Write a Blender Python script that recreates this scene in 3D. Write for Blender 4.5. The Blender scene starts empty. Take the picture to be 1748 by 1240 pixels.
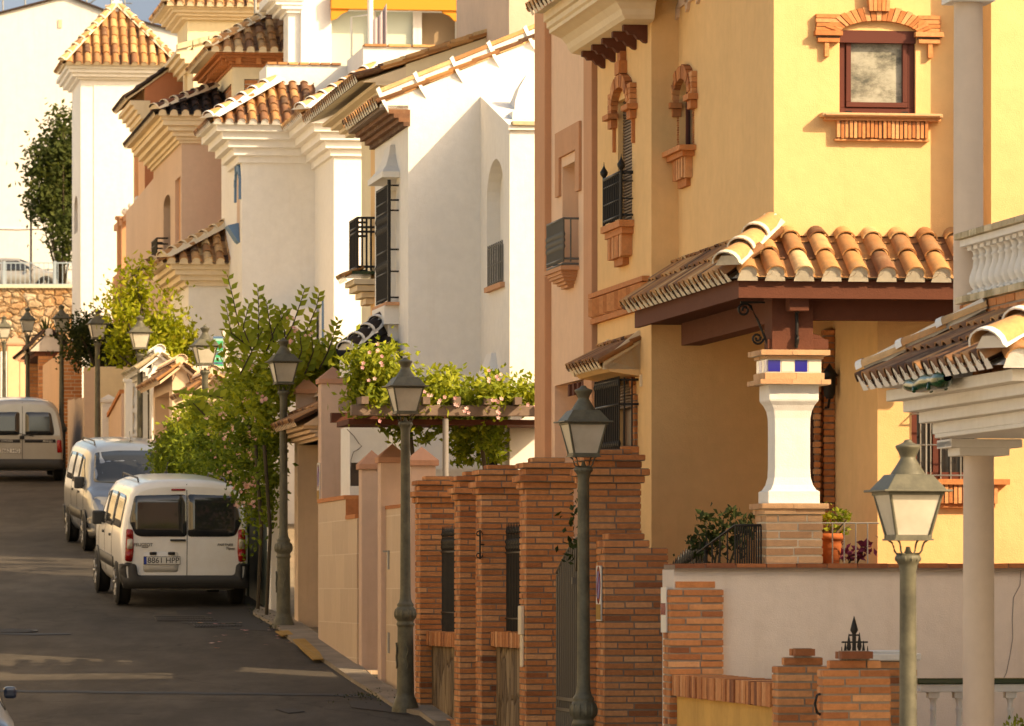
import bpy, bmesh, math, random
from math import sin, cos, tan, pi, radians, sqrt, atan2
from mathutils import Vector, Matrix
from mathutils.geometry import tessellate_polygon
from mathutils.bvhtree import BVHTree

SC = bpy.context.scene
COL = SC.collection
# ------------------------------------------------------------------ camera
K, CX, HY = 9000.0, 874.0, 1005.0        # focal length and principal point, in pixels of a 1748 px wide frame
cam = bpy.data.cameras.new('camera')
camo = bpy.data.objects.new('camera', cam); COL.objects.link(camo)
camo.location = (0, 0, 0); camo.rotation_euler = (pi / 2, 0, 0)
cam.sensor_width = 36; cam.lens = 36 * K / 1748; cam.shift_y = (HY - 620) / 1748
cam.clip_start = 1; cam.clip_end = 3000
cam.dof.use_dof = True; cam.dof.focus_distance = 49; cam.dof.aperture_fstop = 10
SC.camera = camo
# ------------------------------------------------------------------ light
SUN_A, SUN_E = radians(56), radians(32)    # to the right of the camera's back, and height
wd = bpy.data.worlds.new('World'); SC.world = wd; wd.use_nodes = True
nt = wd.node_tree; bg = nt.nodes['Background']
sky = nt.nodes.new('ShaderNodeTexSky'); sky.sky_type = 'NISHITA'; sky.sun_disc = False
sky.sun_elevation = SUN_E
sky.air_density = 1.0; sky.dust_density = 3.0; sky.ozone_density = 1.0
sdir = Vector((sin(SUN_A) * cos(SUN_E), -cos(SUN_A) * cos(SUN_E), sin(SUN_E)))
sky.sun_rotation = atan2(sdir.x, sdir.y)
nt.links.new(sky.outputs[0], bg.inputs[0]); bg.inputs[1].default_value = 0.15
sl = bpy.data.lights.new('sun', 'SUN'); so = bpy.data.objects.new('sun', sl); COL.objects.link(so)
sl.energy = 3.5; sl.angle = radians(0.6); sl.color = (1.0, 0.87, 0.70)
so.rotation_euler = (-sdir).to_track_quat('-Z', 'Y').to_euler()
so.location = (30, -20, 40)
vs = SC.view_settings; vs.view_transform = 'Standard'; vs.look = 'None'; vs.gamma = 1; vs.exposure = 0.9
vs.use_curve_mapping = False
try:
    vs.use_white_balance = True; vs.white_balance_temperature = 9300; vs.white_balance_tint = 10
except Exception: pass
SC.cycles.max_bounces = 7; SC.cycles.diffuse_bounces = 4; SC.cycles.glossy_bounces = 3
SC.cycles.transmission_bounces = 4; SC.cycles.transparent_max_bounces = 8
SC.cycles.caustics_reflective = False; SC.cycles.caustics_refractive = False

TH = radians(8.37)
CT, ST = cos(TH), sin(TH)
R = random.Random(7)

def road(d):
    kn = [(-400, -1.6), (0, -1.6), (12, -2.9), (24, -3.45), (32.85, -2.92), (57.5, -1.35), (106.5, 1.79), (118, 2.49), (132, 3.17),
          (143, 3.53), (160, 4.2), (198, 6.0), (600, 7)]
    for (a, za), (b, zb) in zip(kn, kn[1:]):
        if d <= b: return za + (zb - za) * (d - a) / (b - a)
    return 7
def W(px, py, d): return Vector(((px - CX) * d / K, d, (HY - py) * d / K))
def wall_d(px, x0=7.5): return K * x0 / (px + 450.0)     # distance at which the garden wall line stands at this column

# ------------------------------------------------------------------ node helpers / materials
def mat(name, col, rough=.85, metal=0, spec=.3, **k):
    m = bpy.data.materials.new(name); m.use_nodes = True
    b = m.node_tree.nodes['Principled BSDF']
    b.inputs['Base Color'].default_value = (*col, 1); b.inputs['Roughness'].default_value = rough
    b.inputs['Metallic'].default_value = metal
    b.inputs['Specular IOR Level'].default_value = spec
    for kk, v in k.items(): b.inputs[kk.replace('_', ' ')].default_value = v
    m.diffuse_color = (*col, 1)
    return m
class G:
    def __init__(s, m): s.t = m.node_tree; s.n = s.t.nodes; s.l = s.t.links; s.b = s.n['Principled BSDF']
    def new(s, t, **k):
        x = s.n.new('ShaderNode' + t)
        for a, v in k.items():
            if a in x.inputs.keys(): x.inputs[a].default_value = v
            else: setattr(x, a, v)
        return x
    def co(s, scale=(1, 1, 1)):
        tc = s.new('TexCoord'); mp = s.new('Mapping'); mp.inputs['Scale'].default_value = scale
        s.l.new(tc.outputs['Object'], mp.inputs[0]); return mp.outputs[0]
    def noise(s, scale, detail=3, rough=.55, sc=(1, 1, 1)):
        n = s.new('TexNoise'); n.inputs['Scale'].default_value = scale; n.inputs['Detail'].default_value = detail
        n.inputs['Roughness'].default_value = rough
        s.l.new(s.co(sc), n.inputs['Vector']); return n.outputs[0]
    def ramp(s, src, stops):
        r = s.new('ValToRGB'); e = r.color_ramp.elements
        while len(e) < len(stops): e.new(.5)
        for q, (p, c) in zip(e, stops):
            q.position = p; q.color = (*c, 1) if len(c) == 3 else c
        s.l.new(src, r.inputs[0]); return r.outputs[0]
    def mix(s, a, b, f, mode='MIX'):
        m = s.new('Mix'); m.data_type = 'RGBA'; m.blend_type = mode
        for v, i in ((f, 0), (a, 6), (b, 7)):
            if isinstance(v, (int, float)): m.inputs[i].default_value = v
            elif isinstance(v, tuple): m.inputs[i].default_value = (*v, 1)
            else: s.l.new(v, m.inputs[i])
        return m.outputs[2]
    def math(s, op, a, b=0.0):
        m = s.new('Math'); m.operation = op
        for i, v in enumerate((a, b)):
            if isinstance(v, (int, float)): m.inputs[i].default_value = v
            else: s.l.new(v, m.inputs[i])
        return m.outputs[0]
    def bump(s, h, st=.3, dist=.01):
        b = s.new('Bump'); b.inputs['Strength'].default_value = st; b.inputs['Distance'].default_value = dist
        s.l.new(h, b.inputs['Height']); s.l.new(b.outputs[0], s.b.inputs['Normal'])
    def col(s, c): s.l.new(c, s.b.inputs['Base Color'])
    def tone(s):
        a = s.new('Attribute'); a.attribute_name = 'tone'; return a.outputs['Fac']

def g3(c, k): return tuple(min(1, x * k) for x in c)
def stucco(name, col, var=.10, bump=.5, stain=.25, sc=1.0):
    m = mat(name, col, .93, spec=.15); g = G(m)
    big = g.ramp(g.noise(.55 * sc, 5, .6), [(.3, g3(col, 1 - var)), (.7, g3(col, 1 + var * .4))])
    mot = g.ramp(g.noise(7 * sc, 4, .65), [(.35, (.93, .93, .93)), (.65, (1, 1, 1))])
    c = g.mix(big, mot, .8, 'MULTIPLY')
    st = g.ramp(g.noise(1.6 * sc, 6, .7, (3.5, 3.5, .35)), [(.52, (1, 1, 1)), (.78, (.80, .74, .66))])
    c = g.mix(c, st, stain, 'MULTIPLY')
    g.col(c)
    h = g.math('ADD', g.noise(95, 3, .6), g.math('MULTIPLY', g.noise(9, 3, .5), 1.6))
    g.bump(h, bump, .006)
    return m
def toned(name, stops, rough=.85, nscale=18, amt=.35, lich=None, bump=.5, spec=.2):
    m = mat(name, stops[len(stops) // 2][1], rough, spec=spec); g = G(m)
    c = g.ramp(g.tone(), stops)
    v = g.ramp(g.noise(nscale, 5, .7), [(.3, (.62, .6, .58)), (.7, (1.15, 1.12, 1.08))])
    c = g.mix(c, v, amt, 'MULTIPLY')
    if lich:
        f = g.ramp(g.noise(5, 6, .75), [(.5, (0, 0, 0)), (.66, (1, 1, 1))])
        c = g.mix(c, lich, g.math('MULTIPLY', f, .55))
    g.col(c); g.bump(g.noise(70, 4, .6), bump, .006)
    return m
M = {}
M['white'] = stucco('white_stucco', (.80, .775, .74), .05, stain=.22)
M['white_trim'] = stucco('white_trim', (.78, .75, .71), .05, stain=.3)
M['yellow'] = stucco('yellow_stucco', (.80, .51, .25), .09, stain=.28)
M['yellow2'] = stucco('ochre_plaster', (.66, .38, .12), .22, stain=.6, sc=2)
M['cream'] = stucco('cream_plaster', (.80, .68, .47), .08)
M['cream_trim'] = stucco('cream_moulding', (.76, .63, .46), .07, stain=.4)
M['pink'] = stucco('pink_stucco', (.80, .545, .385), .06)
M['orange'] = stucco('terracotta_trim', (.60, .32, .19), .08)
M['pinkpost'] = stucco('pink_post_plaster', (.66, .47, .37), .08, stain=.5)
M['peachcap'] = stucco('terracotta_cap', (.55, .29, .19), .15, stain=.6)
M['peach'] = stucco('peach_stucco', (.76, .47, .29), .07)
M['redbrown'] = stucco('red_brown_plaster', (.50, .20, .11), .10)
M['tan'] = stucco('tan_plaster', (.64, .475, .37), .07)
M['doorcream'] = stucco('garage_plaster', (.72, .52, .36), .10, stain=.5)
M['greywall'] = stucco('retaining_wall_plaster', (.66, .57, .50), .10, stain=.35)
M['column'] = stucco('column_plaster', (.68, .55, .45), .05, bump=.2, stain=.2)
M['mortar'] = stucco('tile_mortar', (.74, .66, .53), .2, stain=.6, sc=4)
M['brick'] = toned('handmade_brick', [(0, (.22, .08, .042)), (.18, (.38, .14, .060)), (.55, (.56, .225, .092)), (1, (.68, .35, .175))], nscale=22, amt=.6)
M['brickpale'] = toned('pale_brick', [(0, (.45, .24, .13)), (1, (.66, .42, .25))], nscale=22, amt=.4)
M['jointgrey'] = stucco('brick_joint', (.33, .26, .205), .2, sc=5, stain=.5)
M['jointdark'] = stucco('brick_joint_dark', (.27, .20, .155), .2, sc=5, stain=.5)
M['tile'] = toned('roof_tile', [(0, (.10, .055, .038)), (.2, (.26, .125, .07)), (.5, (.52, .26, .11)), (.8, (.62, .37, .18)), (1, (.70, .50, .28))],
                  nscale=14, amt=.55, lich=(.30, .21, .13))
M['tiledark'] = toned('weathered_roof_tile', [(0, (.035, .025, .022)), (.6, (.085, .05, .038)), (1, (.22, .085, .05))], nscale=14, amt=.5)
M['wood'] = toned('stained_timber', [(0, (.10, .035, .022)), (1, (.155, .055, .034))], nscale=8, amt=.3)
M['woodred'] = toned('window_frame_brown', [(0, (.10, .030, .022)), (1, (.13, .04, .03))], .45, amt=.1, bump=.05)
M['greywood'] = toned('weathered_timber', [(0, (.15, .105, .085)), (1, (.24, .175, .14))], nscale=9, amt=.6)
M['iron'] = mat('black_iron', (.022, .020, .019), .5, .3)
M['irongrey'] = mat('grey_painted_iron', (.12, .115, .105), .5, .4)
m = M['lamp'] = mat('lamp_post_paint', (.10, .098, .07), .55, .1, spec=.4); g = G(m)
g.col(g.ramp(g.noise(6, 5, .7), [(.35, (.066, .062, .044)), (.6, (.115, .107, .074)), (.8, (.16, .15, .105))])); g.bump(g.noise(60, 3), .25, .003)
m = M['lens'] = mat('frosted_glass', (.62, .57, .47), .35, spec=.5, Transmission_Weight=.25); g = G(m)
g.col(g.ramp(g.noise(5, 4), [(.3, (.50, .455, .37)), (.7, (.68, .63, .53))]))
M['bulb'] = mat('lamp_bulb', (.30, .25, .18), .4)
M['glass'] = mat('window_glass', (.02, .022, .024), .06, spec=.9)
m = M['frost'] = mat('dusty_window_glass', (.3, .3, .26), .35, spec=.6); g = G(m)
g.col(g.ramp(g.noise(4.2, 10, .72, (1, 1, 1.7)), [(.36, (.08, .08, .065)), (.47, (.22, .21, .165)), (.54, (.33, .32, .26)), (.66, (.42, .40, .33))]))
M['shutter'] = mat('roller_shutter', (.115, .065, .035), .6)
M['door'] = mat('carved_door', (.075, .028, .016), .45)
M['grey'] = mat('grey_pipe', (.22, .2, .19), .6)
M['steel'] = mat('galvanised_steel', (.35, .34, .32), .4, .6)
M['blue_tile'] = mat('blue_ceramic_tile', (.012, .012, .25), .12, spec=.6)
M['white_tile'] = mat('white_ceramic_tile', (.72, .66, .55), .2, spec=.5)
M['blue_trim'] = mat('blue_painted_trim', (.12, .22, .36), .7)
M['green_glaze'] = mat('green_glazed_ceramic', (.010, .055, .02), .22, spec=.4)
M['terracotta'] = stucco('terracotta_pot', (.45, .13, .05), .15, sc=4)
m = M['travertine'] = mat('travertine_cladding', (.5, .4, .3), .6, spec=.3); g = G(m)
bt = g.new('TexBrick'); bt.inputs['Scale'].default_value = 1; bt.inputs['Mortar Size'].default_value = .006
bt.inputs['Brick Width'].default_value = .9; bt.inputs['Row Height'].default_value = .42; bt.inputs['Mortar Smooth'].default_value = .3
bt.inputs['Color1'].default_value = (.60, .45, .32, 1); bt.inputs['Color2'].default_value = (.52, .38, .27, 1); bt.inputs['Mortar'].default_value = (.66, .54, .42, 1)
tc = g.new('TexCoord'); sp = g.new('SeparateXYZ'); cb = g.new('CombineXYZ')
g.l.new(tc.outputs['Object'], sp.inputs[0]); g.l.new(g.math('ADD', sp.outputs[1], sp.outputs[0]), cb.inputs[0]); g.l.new(sp.outputs[2], cb.inputs[1])
g.l.new(cb.outputs[0], bt.inputs['Vector'])
g.col(g.mix(bt.outputs[0], g.ramp(g.noise(4, 6, .7, (9, 9, .8)), [(.3, (.74, .70, .66)), (.7, (1.06, 1.03, 1))]), .75, 'MULTIPLY'))
m = M['stone'] = mat('rubble_stone', (.4, .3, .2), .9); g = G(m)
nz = g.new('TexNoise'); nz.inputs['Scale'].default_value = 2.5; nz.inputs['Detail'].default_value = 5; g.l.new(g.co(), nz.inputs['Vector'])
vv = g.new('VectorMath'); vv.operation = 'MULTIPLY_ADD'; g.l.new(nz.outputs['Color'], vv.inputs[0]); vv.inputs[1].default_value = (.5, .5, .5); g.l.new(g.co((1, 1, 1.4)), vv.inputs[2])
vo = g.new('TexVoronoi'); vo.inputs['Scale'].default_value = 2.5; g.l.new(vv.outputs[0], vo.inputs['Vector'])
vd = g.new('TexVoronoi'); vd.feature = 'DISTANCE_TO_EDGE'; vd.inputs['Scale'].default_value = 2.5; g.l.new(vv.outputs[0], vd.inputs['Vector'])
sx = g.new('SeparateColor'); g.l.new(vo.outputs['Color'], sx.inputs[0])
c = g.ramp(sx.outputs[0], [(0, (.42, .26, .14)), (.4, (.56, .42, .28)), (.75, (.55, .31, .15)), (1, (.72, .60, .46))])
c = g.mix(g.ramp(vd.outputs['Distance'], [(.0, (.62, .5, .38)), (.10, (1, 1, 1))]), c, 1, 'MULTIPLY')
c = g.mix(c, g.ramp(g.noise(6, 6, .7), [(.3, (.7, .7, .7)), (.7, (1.1, 1.1, 1.1))]), .7, 'MULTIPLY')
g.col(g.mix(c, g.ramp(g.noise(1.1, 7, .75), [(.35, (.62, .56, .5)), (.6, (1.05, 1.03, 1))]), .8, 'MULTIPLY')); g.bump(g.math('ADD', g.ramp(vd.outputs['Distance'], [(0, (0, 0, 0)), (.2, (1, 1, 1))]), g.noise(7, 5, .7)), .9, .10)
m = M['slate'] = mat('split_stone_slabs', (.2, .15, .1), .85); g = G(m)
vo = g.new('TexVoronoi'); vo.inputs['Scale'].default_value = 5.5; g.l.new(g.co((1, 1, .4)), vo.inputs['Vector'])
vd = g.new('TexVoronoi'); vd.feature = 'DISTANCE_TO_EDGE'; vd.inputs['Scale'].default_value = 5.5; g.l.new(g.co((1, 1, .4)), vd.inputs['Vector'])
sx = g.new('SeparateColor'); g.l.new(vo.outputs['Color'], sx.inputs[0])
c = g.ramp(sx.outputs[0], [(0, (.13, .085, .05)), (.5, (.20, .135, .08)), (1, (.28, .20, .12))])
c = g.mix(c, g.ramp(vd.outputs['Distance'], [(0, (.35, .3, .25)), (.05, (1, 1, 1))]), 1, 'MULTIPLY')
g.col(c); g.bump(g.math('ADD', g.ramp(vd.outputs['Distance'], [(0, (0, 0, 0)), (.1, (1, 1, 1))]), g.math('MULTIPLY', sx.outputs[1], .8)), .9, .03)
m = M['asphalt'] = mat('asphalt', (.06, .055, .05), .9, spec=.25); g = G(m)
c = g.ramp(g.noise(.22, 6, .65), [(.3, (.055, .045, .037)), (.7, (.094, .079, .064))])
c = g.mix(c, g.ramp(g.noise(1.3, 5, .7, (1, .35, 1)), [(.40, (.52, .50, .48)), (.6, (1, 1, 1))]), .75, 'MULTIPLY')
c = g.mix(c, g.ramp(g.noise(170, 2, .5), [(.3, (.6, .6, .6)), (.7, (1.35, 1.33, 1.3))]), .8, 'MULTIPLY')
ck = g.new('TexVoronoi'); ck.feature = 'DISTANCE_TO_EDGE'; ck.inputs['Scale'].default_value = .28
wp = g.new('TexNoise'); wp.inputs['Scale'].default_value = .9; wp.inputs['Detail'].default_value = 6
g.l.new(g.co(), wp.inputs['Vector']); va = g.new('VectorMath'); va.operation = 'ADD'; g.l.new(g.co(), va.inputs[0]); g.l.new(wp.outputs['Color'], va.inputs[1])
g.l.new(va.outputs[0], ck.inputs['Vector'])
c = g.mix(c, g.ramp(ck.outputs['Distance'], [(0, (.35, .33, .32)), (.006, (1, 1, 1))]), .7, 'MULTIPLY')
g.col(c); g.bump(g.noise(120, 3, .7), .6, .008)
m = M['soil'] = mat('dry_ground', (.2, .15, .1), .95); g = G(m)
g.col(g.ramp(g.noise(.3, 6, .7), [(.3, (.13, .10, .06)), (.7, (.28, .21, .14))]))
m = M['concrete'] = stucco('kerb_concrete', (.30, .25, .20), .35, stain=.8, sc=3)
M['yellowpaint'] = stucco('worn_yellow_paint', (.42, .25, .08), .3, stain=.6, sc=6)
M['patch'] = mat('bitumen_seam', (.028, .025, .024), .7)
M['stain'] = mat('oil_stained_asphalt', (.035, .03, .027), .85)
M['castiron'] = mat('cast_iron_cover', (.05, .043, .038), .6, .3)
M['ceramic_green'] = mat('green_coping_tile', (.02, .04, .012), .25, spec=.5)
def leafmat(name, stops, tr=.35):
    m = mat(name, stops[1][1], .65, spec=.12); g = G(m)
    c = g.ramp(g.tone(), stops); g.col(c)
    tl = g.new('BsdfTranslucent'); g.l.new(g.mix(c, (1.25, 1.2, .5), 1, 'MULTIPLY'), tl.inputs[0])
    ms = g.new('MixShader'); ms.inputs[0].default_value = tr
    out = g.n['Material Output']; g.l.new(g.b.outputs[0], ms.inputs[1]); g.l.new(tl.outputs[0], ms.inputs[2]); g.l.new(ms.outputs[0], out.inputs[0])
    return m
M['leaf'] = leafmat('climber_leaves', [(0, (.06, .10, .014)), (.5, (.17, .22, .03)), (1, (.36, .38, .05))])
M['leaflemon'] = leafmat('lemon_leaves', [(0, (.09, .12, .012)), (.5, (.24, .27, .022)), (1, (.42, .38, .05))])
M['leafdark'] = leafmat('dark_leaves', [(0, (.018, .028, .010)), (.6, (.045, .06, .018)), (1, (.09, .10, .03))], .2)
M['leafolive'] = leafmat('tree_leaves', [(0, (.03, .05, .015)), (.5, (.07, .09, .025)), (1, (.14, .15, .05))])
M['purple'] = leafmat('purple_leaves', [(0, (.06, .008, .03)), (1, (.20, .04, .09))], .2)
M['petal'] = leafmat('pink_petals', [(0, (.62, .25, .30)), (.5, (.78, .42, .45)), (1, (.85, .62, .58))], .3)
M['bark'] = mat('bark', (.06, .045, .028), .95)
M['rubber'] = mat('tyre_rubber', (.018, .017, .016), .8)
M['alloy'] = mat('alloy_rim', (.30, .29, .28), .4, .6)
M['plastic'] = mat('dark_bumper_plastic', (.042, .040, .038), .55)
M['seam'] = mat('panel_gap', (.03, .028, .027), .8)
M['redlens'] = mat('red_lamp_lens', (.30, .008, .008), .15, spec=.6)
M['clearlens'] = mat('clear_lamp_lens', (.55, .50, .42), .12, spec=.7)
M['badge'] = mat('badge_chrome', (.16, .15, .14), .3, .5)
M['plate'] = mat('number_plate', (.62, .60, .56), .4)
M['ink'] = mat('black_ink', (.02, .02, .022), .6)
M['eublue'] = mat('plate_blue_band', (.02, .05, .30), .4)
def paint(name, col, metal=0, rough=.28):
    m = mat(name, col, rough, metal, .5, Coat_Weight=.6, Coat_Roughness=.08); g = G(m)
    g.col(g.mix(col, g.ramp(g.noise(2.5, 5, .7), [(.35, (.86, .83, .79)), (.65, (1, 1, 1))]), .6, 'MULTIPLY'))
    return m
M['carwhite'] = paint('white_car_paint', (.77, .76, .74))
M['carblue'] = paint('grey_blue_car_paint', (.21, .24, .29), .35)
M['carsilver'] = paint('silver_car_paint', (.42, .40, .37), .35)
M['cardark'] = paint('dark_blue_car_paint', (.03, .045, .08))

# ------------------------------------------------------------------ mesh builder
class MB:
    def __init__(s): s.v = []; s.f = []; s.m = []; s.t = []; s.sm = []
    def poly(s, pts, m=0, t=.5, sm=False):
        i = len(s.v); s.v += [tuple(p) for p in pts]; s.f.append(tuple(range(i, i + len(pts)))); s.m.append(m); s.t.append(t); s.sm.append(sm)
    def mesh(s, vs, fs, m=0, t=.5, sm=False):
        i = len(s.v); s.v += [tuple(p) for p in vs]
        for f in fs: s.f.append(tuple(i + k for k in f)); s.m.append(m); s.t.append(t); s.sm.append(sm)
    def box(s, x0, x1, y0, y1, z0, z1, m=0, t=.5, X=None):
        vs = [Vector(p) for p in ((x0, y0, z0), (x1, y0, z0), (x1, y1, z0), (x0, y1, z0), (x0, y0, z1), (x1, y0, z1), (x1, y1, z1), (x0, y1, z1))]
        if X: vs = [X @ p for p in vs]
        s.mesh(vs, [(0, 3, 2, 1), (4, 5, 6, 7), (0, 1, 5, 4), (1, 2, 6, 5), (2, 3, 7, 6), (3, 0, 4, 7)], m, t)
    def prism(s, pts, vec, m=0, t=.5):
        pts = [Vector(p) for p in pts]; vec = Vector(vec); n = len(pts)
        if n > 4:
            tri = tessellate_polygon([pts])
        else: tri = [tuple(range(n))]
        s.mesh(pts + [p + vec for p in pts], [tuple(q) for q in tri] + [tuple(n + k for k in reversed(q)) for q in tri] +
               [(i, (i + 1) % n, n + (i + 1) % n, n + i) for i in range(n)], m, t)
    def lathe(s, prof, c=(0, 0, 0), n=16, m=0, t=.5, sm=True, axis='z', ph=0):
        vs = []
        for r, z in prof:
            for k in range(n):
                a = 2 * pi * k / n + ph
                p = (r * cos(a), r * sin(a), z)
                if axis == 'x': p = (z, p[0], p[1])
                if axis == 'y': p = (p[0], z, p[1])
                vs.append((p[0] + c[0], p[1] + c[1], p[2] + c[2]))
        fs = []
        for j in range(len(prof) - 1):
            for k in range(n): fs.append((j * n + k, j * n + (k + 1) % n, (j + 1) * n + (k + 1) % n, (j + 1) * n + k))
        s.mesh(vs, fs, m, t, sm)
        b = [vs[k] for k in range(n)]; e = [vs[(len(prof) - 1) * n + k] for k in range(n)]
        s.poly(b[::-1], m, t); s.poly(e, m, t)
    def tube(s, path, r, n=6, m=0, t=.5, r1=None):
        path = [Vector(p) for p in path]; vs = []; N = len(path)
        for i, p in enumerate(path):
            d = (path[min(i + 1, N - 1)] - path[max(i - 1, 0)]).normalized()
            a = d.orthogonal().normalized() if abs(d.z) > .9 else Vector((0, 0, 1)).cross(d).normalized()
            b = d.cross(a); rr = r if r1 is None else r + (r1 - r) * i / (N - 1)
            for k in range(n): vs.append(p + a * (rr * cos(2 * pi * k / n)) + b * (rr * sin(2 * pi * k / n)))
        fs = [(i * n + k, i * n + (k + 1) % n, (i + 1) * n + (k + 1) % n, (i + 1) * n + k) for i in range(N - 1) for k in range(n)]
        s.mesh(vs, fs, m, t, True); s.poly(vs[:n][::-1], m, t); s.poly(vs[-n:], m, t)
    def holed(s, P, outer, holes=(), m=0, t=.5, side=True):
        """flat face P(a, b, depth) with openings; holes = [(polygon, recess)]"""
        loops = [[Vector((a, b, 0)) for a, b in outer]] + [[Vector((a, b, 0)) for a, b in h[0]] for h in holes]
        flat = [p for l in loops for p in l]
        s.mesh([P(p.x, p.y, 0) for p in flat], [tuple(q) for q in tessellate_polygon(loops)], m, t)
        for h, dep in holes:
            n = len(h)
            for i in range(n):
                a, b = h[i], h[(i + 1) % n]
                s.poly([P(*a, 0), P(*b, 0), P(*b, dep), P(*a, dep)], m, t)
    def build(s, name, mats, parent=None, bevel=0, loc=None):
        me = bpy.data.meshes.new(name); me.from_pydata(s.v, [], s.f); 
        if not isinstance(mats, (list, tuple)): mats = [mats]
        for x in mats: me.materials.append(M[x] if isinstance(x, str) else x)
        me.polygons.foreach_set('material_index', [min(k, len(mats) - 1) for k in s.m])
        me.polygons.foreach_set('use_smooth', s.sm)
        a = me.attributes.new('tone', 'FLOAT', 'FACE'); a.data.foreach_set('value', s.t)
        me.update()
        o = bpy.data.objects.new(name, me); COL.objects.link(o)
        if parent: o.parent = parent
        if loc: o.location = loc
        if bevel:
            b = o.modifiers.new('bevel', 'BEVEL'); b.width = bevel; b.segments = 2; b.limit_method = 'ANGLE'; b.angle_limit = radians(40)
        return o
def tag(o, label=None, cat=None, group=None, kind=None):
    if label: o['label'] = label
    if cat: o['category'] = cat
    if group: o['group'] = group
    if kind: o['kind'] = kind
    return o
def empty(name, loc, rz, label, cat, group=None):
    o = bpy.data.objects.new(name, None); COL.objects.link(o); o.location = loc; o.rotation_euler = (0, 0, rz); o.empty_display_size = .3
    return tag(o, label, cat, group)
def copy_tree(o, parent=None):
    c = o.copy(); COL.objects.link(c); c.parent = parent
    for ch in list(o.children): copy_tree(ch, c)
    return c

class Fr:
    """local frame of a thing: x across to the right, y away along the street, z up from its base"""
    def __init__(s, px, d, zb=0.0, rot=TH):
        s.o = Vector(((px - CX) * d / K, d, zb)); s.c, s.s, s.rot = cos(rot), sin(rot), rot
    def Y(s, u, v): return s.o.y + u * s.s + v * s.c
    def u(s, px, v=0):
        p = px - CX; X = s.o.x - v * s.s; Y = s.o.y + v * s.c
        return (p * Y - K * X) / (K * s.c - p * s.s)
    def v(s, px, u=0):
        p = px - CX; X = s.o.x + u * s.c; Y = s.o.y + u * s.s
        return (K * X - p * Y) / (p * s.c + K * s.s)
    def z(s, py, u=0, v=0): return (HY - py) * s.Y(u, v) / K - s.o.z
    def root(s, name, label, cat, group=None): return empty(name, s.o, s.rot, label, cat, group)
def side(u0): return lambda a, b, dep: (u0 + dep, a, b)       # a = v, b = z
def front(v0): return lambda a, b, dep: (a, v0 + dep, b)      # a = u, b = z
def rect(a0, a1, b0, b1): return [(a0, b0), (a1, b0), (a1, b1), (a0, b1)]
def arch(a0, a1, b0, bs, bt, n=12):
    c, w = (a0 + a1) / 2, (a1 - a0) / 2
    return [(a0, b0), (a1, b0)] + [(c + w * cos(pi * k / n), bs + (bt - bs) * sin(pi * k / n)) for k in range(n + 1)]
def block(mb, u0, u1, v0, v1, z0, z1, hf=(), hl=(), m=0):
    mb.holed(front(v0), rect(u0, u1, z0, z1), hf, m)
    mb.holed(side(u0), rect(v0, v1, z0, z1), hl, m)
    mb.poly([(u1, v0, z0), (u1, v1, z0), (u1, v1, z1), (u1, v0, z1)], m)
    mb.poly([(u1, v1, z0), (u0, v1, z0), (u0, v1, z1), (u1, v1, z1)], m)
    mb.poly([(u0, v0, z1), (u1, v0, z1), (u1, v1, z1), (u0, v1, z1)], m)
    mb.poly([(u0, v0, z0), (u0, v1, z0), (u1, v1, z0), (u1, v0, z0)], m)
def cornice(mb, u0, u1, v0, v1, zt, steps, m=0):
    z = zt
    for dz, p in steps:
        mb.box(u0 - p, u1 + p, v0 - p, v1 + p, z - dz, z, m); z -= dz

# ------------------------------------------------------------------ roof tiles
def barrel(mb, O, A, U, N, a, l, r0, r1, ln, h0, h1, up, m, t, seg=7, eave=False, mo=1, thick=.014):
    vs = []
    for (ll, r, h) in ((l, r0, h0), (l + ln, r1, h1)):
        for k in range(seg + 1):
            an = pi * k / seg
            x = -cos(an) * r; y = sin(an) * r * (.85 if up else -.7)
            vs.append(O + A * (a + x) + U * ll + N * (h + y))
    n = seg + 1
    mb.mesh(vs, [(k, k + 1, n + k + 1, n + k) for k in range(seg)], m, t, True)
    if up:                                   # visible rim
        rim = [O + A * (a - cos(pi * k / seg) * (r0 - thick)) + U * (l + .001) + N * (h0 + sin(pi * k / seg) * (r0 - thick) * .85) for k in range(n)]
        mb.mesh(vs[:n] + rim, [(k, k + 1, n + k + 1, n + k) for k in range(seg)], m, min(1, t + .1))
        if eave:
            mb.poly([p + U * .012 for p in rim] + [O + A * (a + r0) + U * (l + .013) + N * (-.02), O + A * (a - r0) + U * (l + .013) + N * (-.02)], mo)
def tiles(mb, O, A, U, Wd, L, clip=None, pitch=.226, bias=0, mo=1, m=0, ex=.31, eave=True, rr=R):
    O, A, U = Vector(O), Vector(A).normalized(), Vector(U).normalized()
    N = A.cross(U)
    if N.z < 0: N = -N
    n = max(1, round(Wd / pitch)); p = Wd / n; rows = int(L / ex + .999); k = p / .226
    for i in range(n + 1):
        for j in range(rows):
            l = j * ex
            jit = rr.uniform(-.006, .006)
            a = i * p + jit
            if a <= Wd + .01 and a > -.01 and (clip is None or clip(a - p / 2, l + .1)) and i > 0:
                barrel(mb, O, A, U, N, a - p / 2, l - (.04 if j == 0 else rr.uniform(-.01, .01)), .083 * k, .070 * k, min(.40, L - l + .05), .055, .03, True, m,
                       max(0, min(1, rr.gauss(.5 + bias, .22))), 7, j == 0 and eave, mo)
            if i < n + 1 and (clip is None or clip(a, l + .1)):
                barrel(mb, O, A, U, N, a, l - (.03 if j == 0 else 0), .085 * k, .075 * k, min(.36, L - l + .02), .075, .055, False, m,
                       max(0, min(1, rr.gauss(.38 + bias, .22))), 5)
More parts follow.
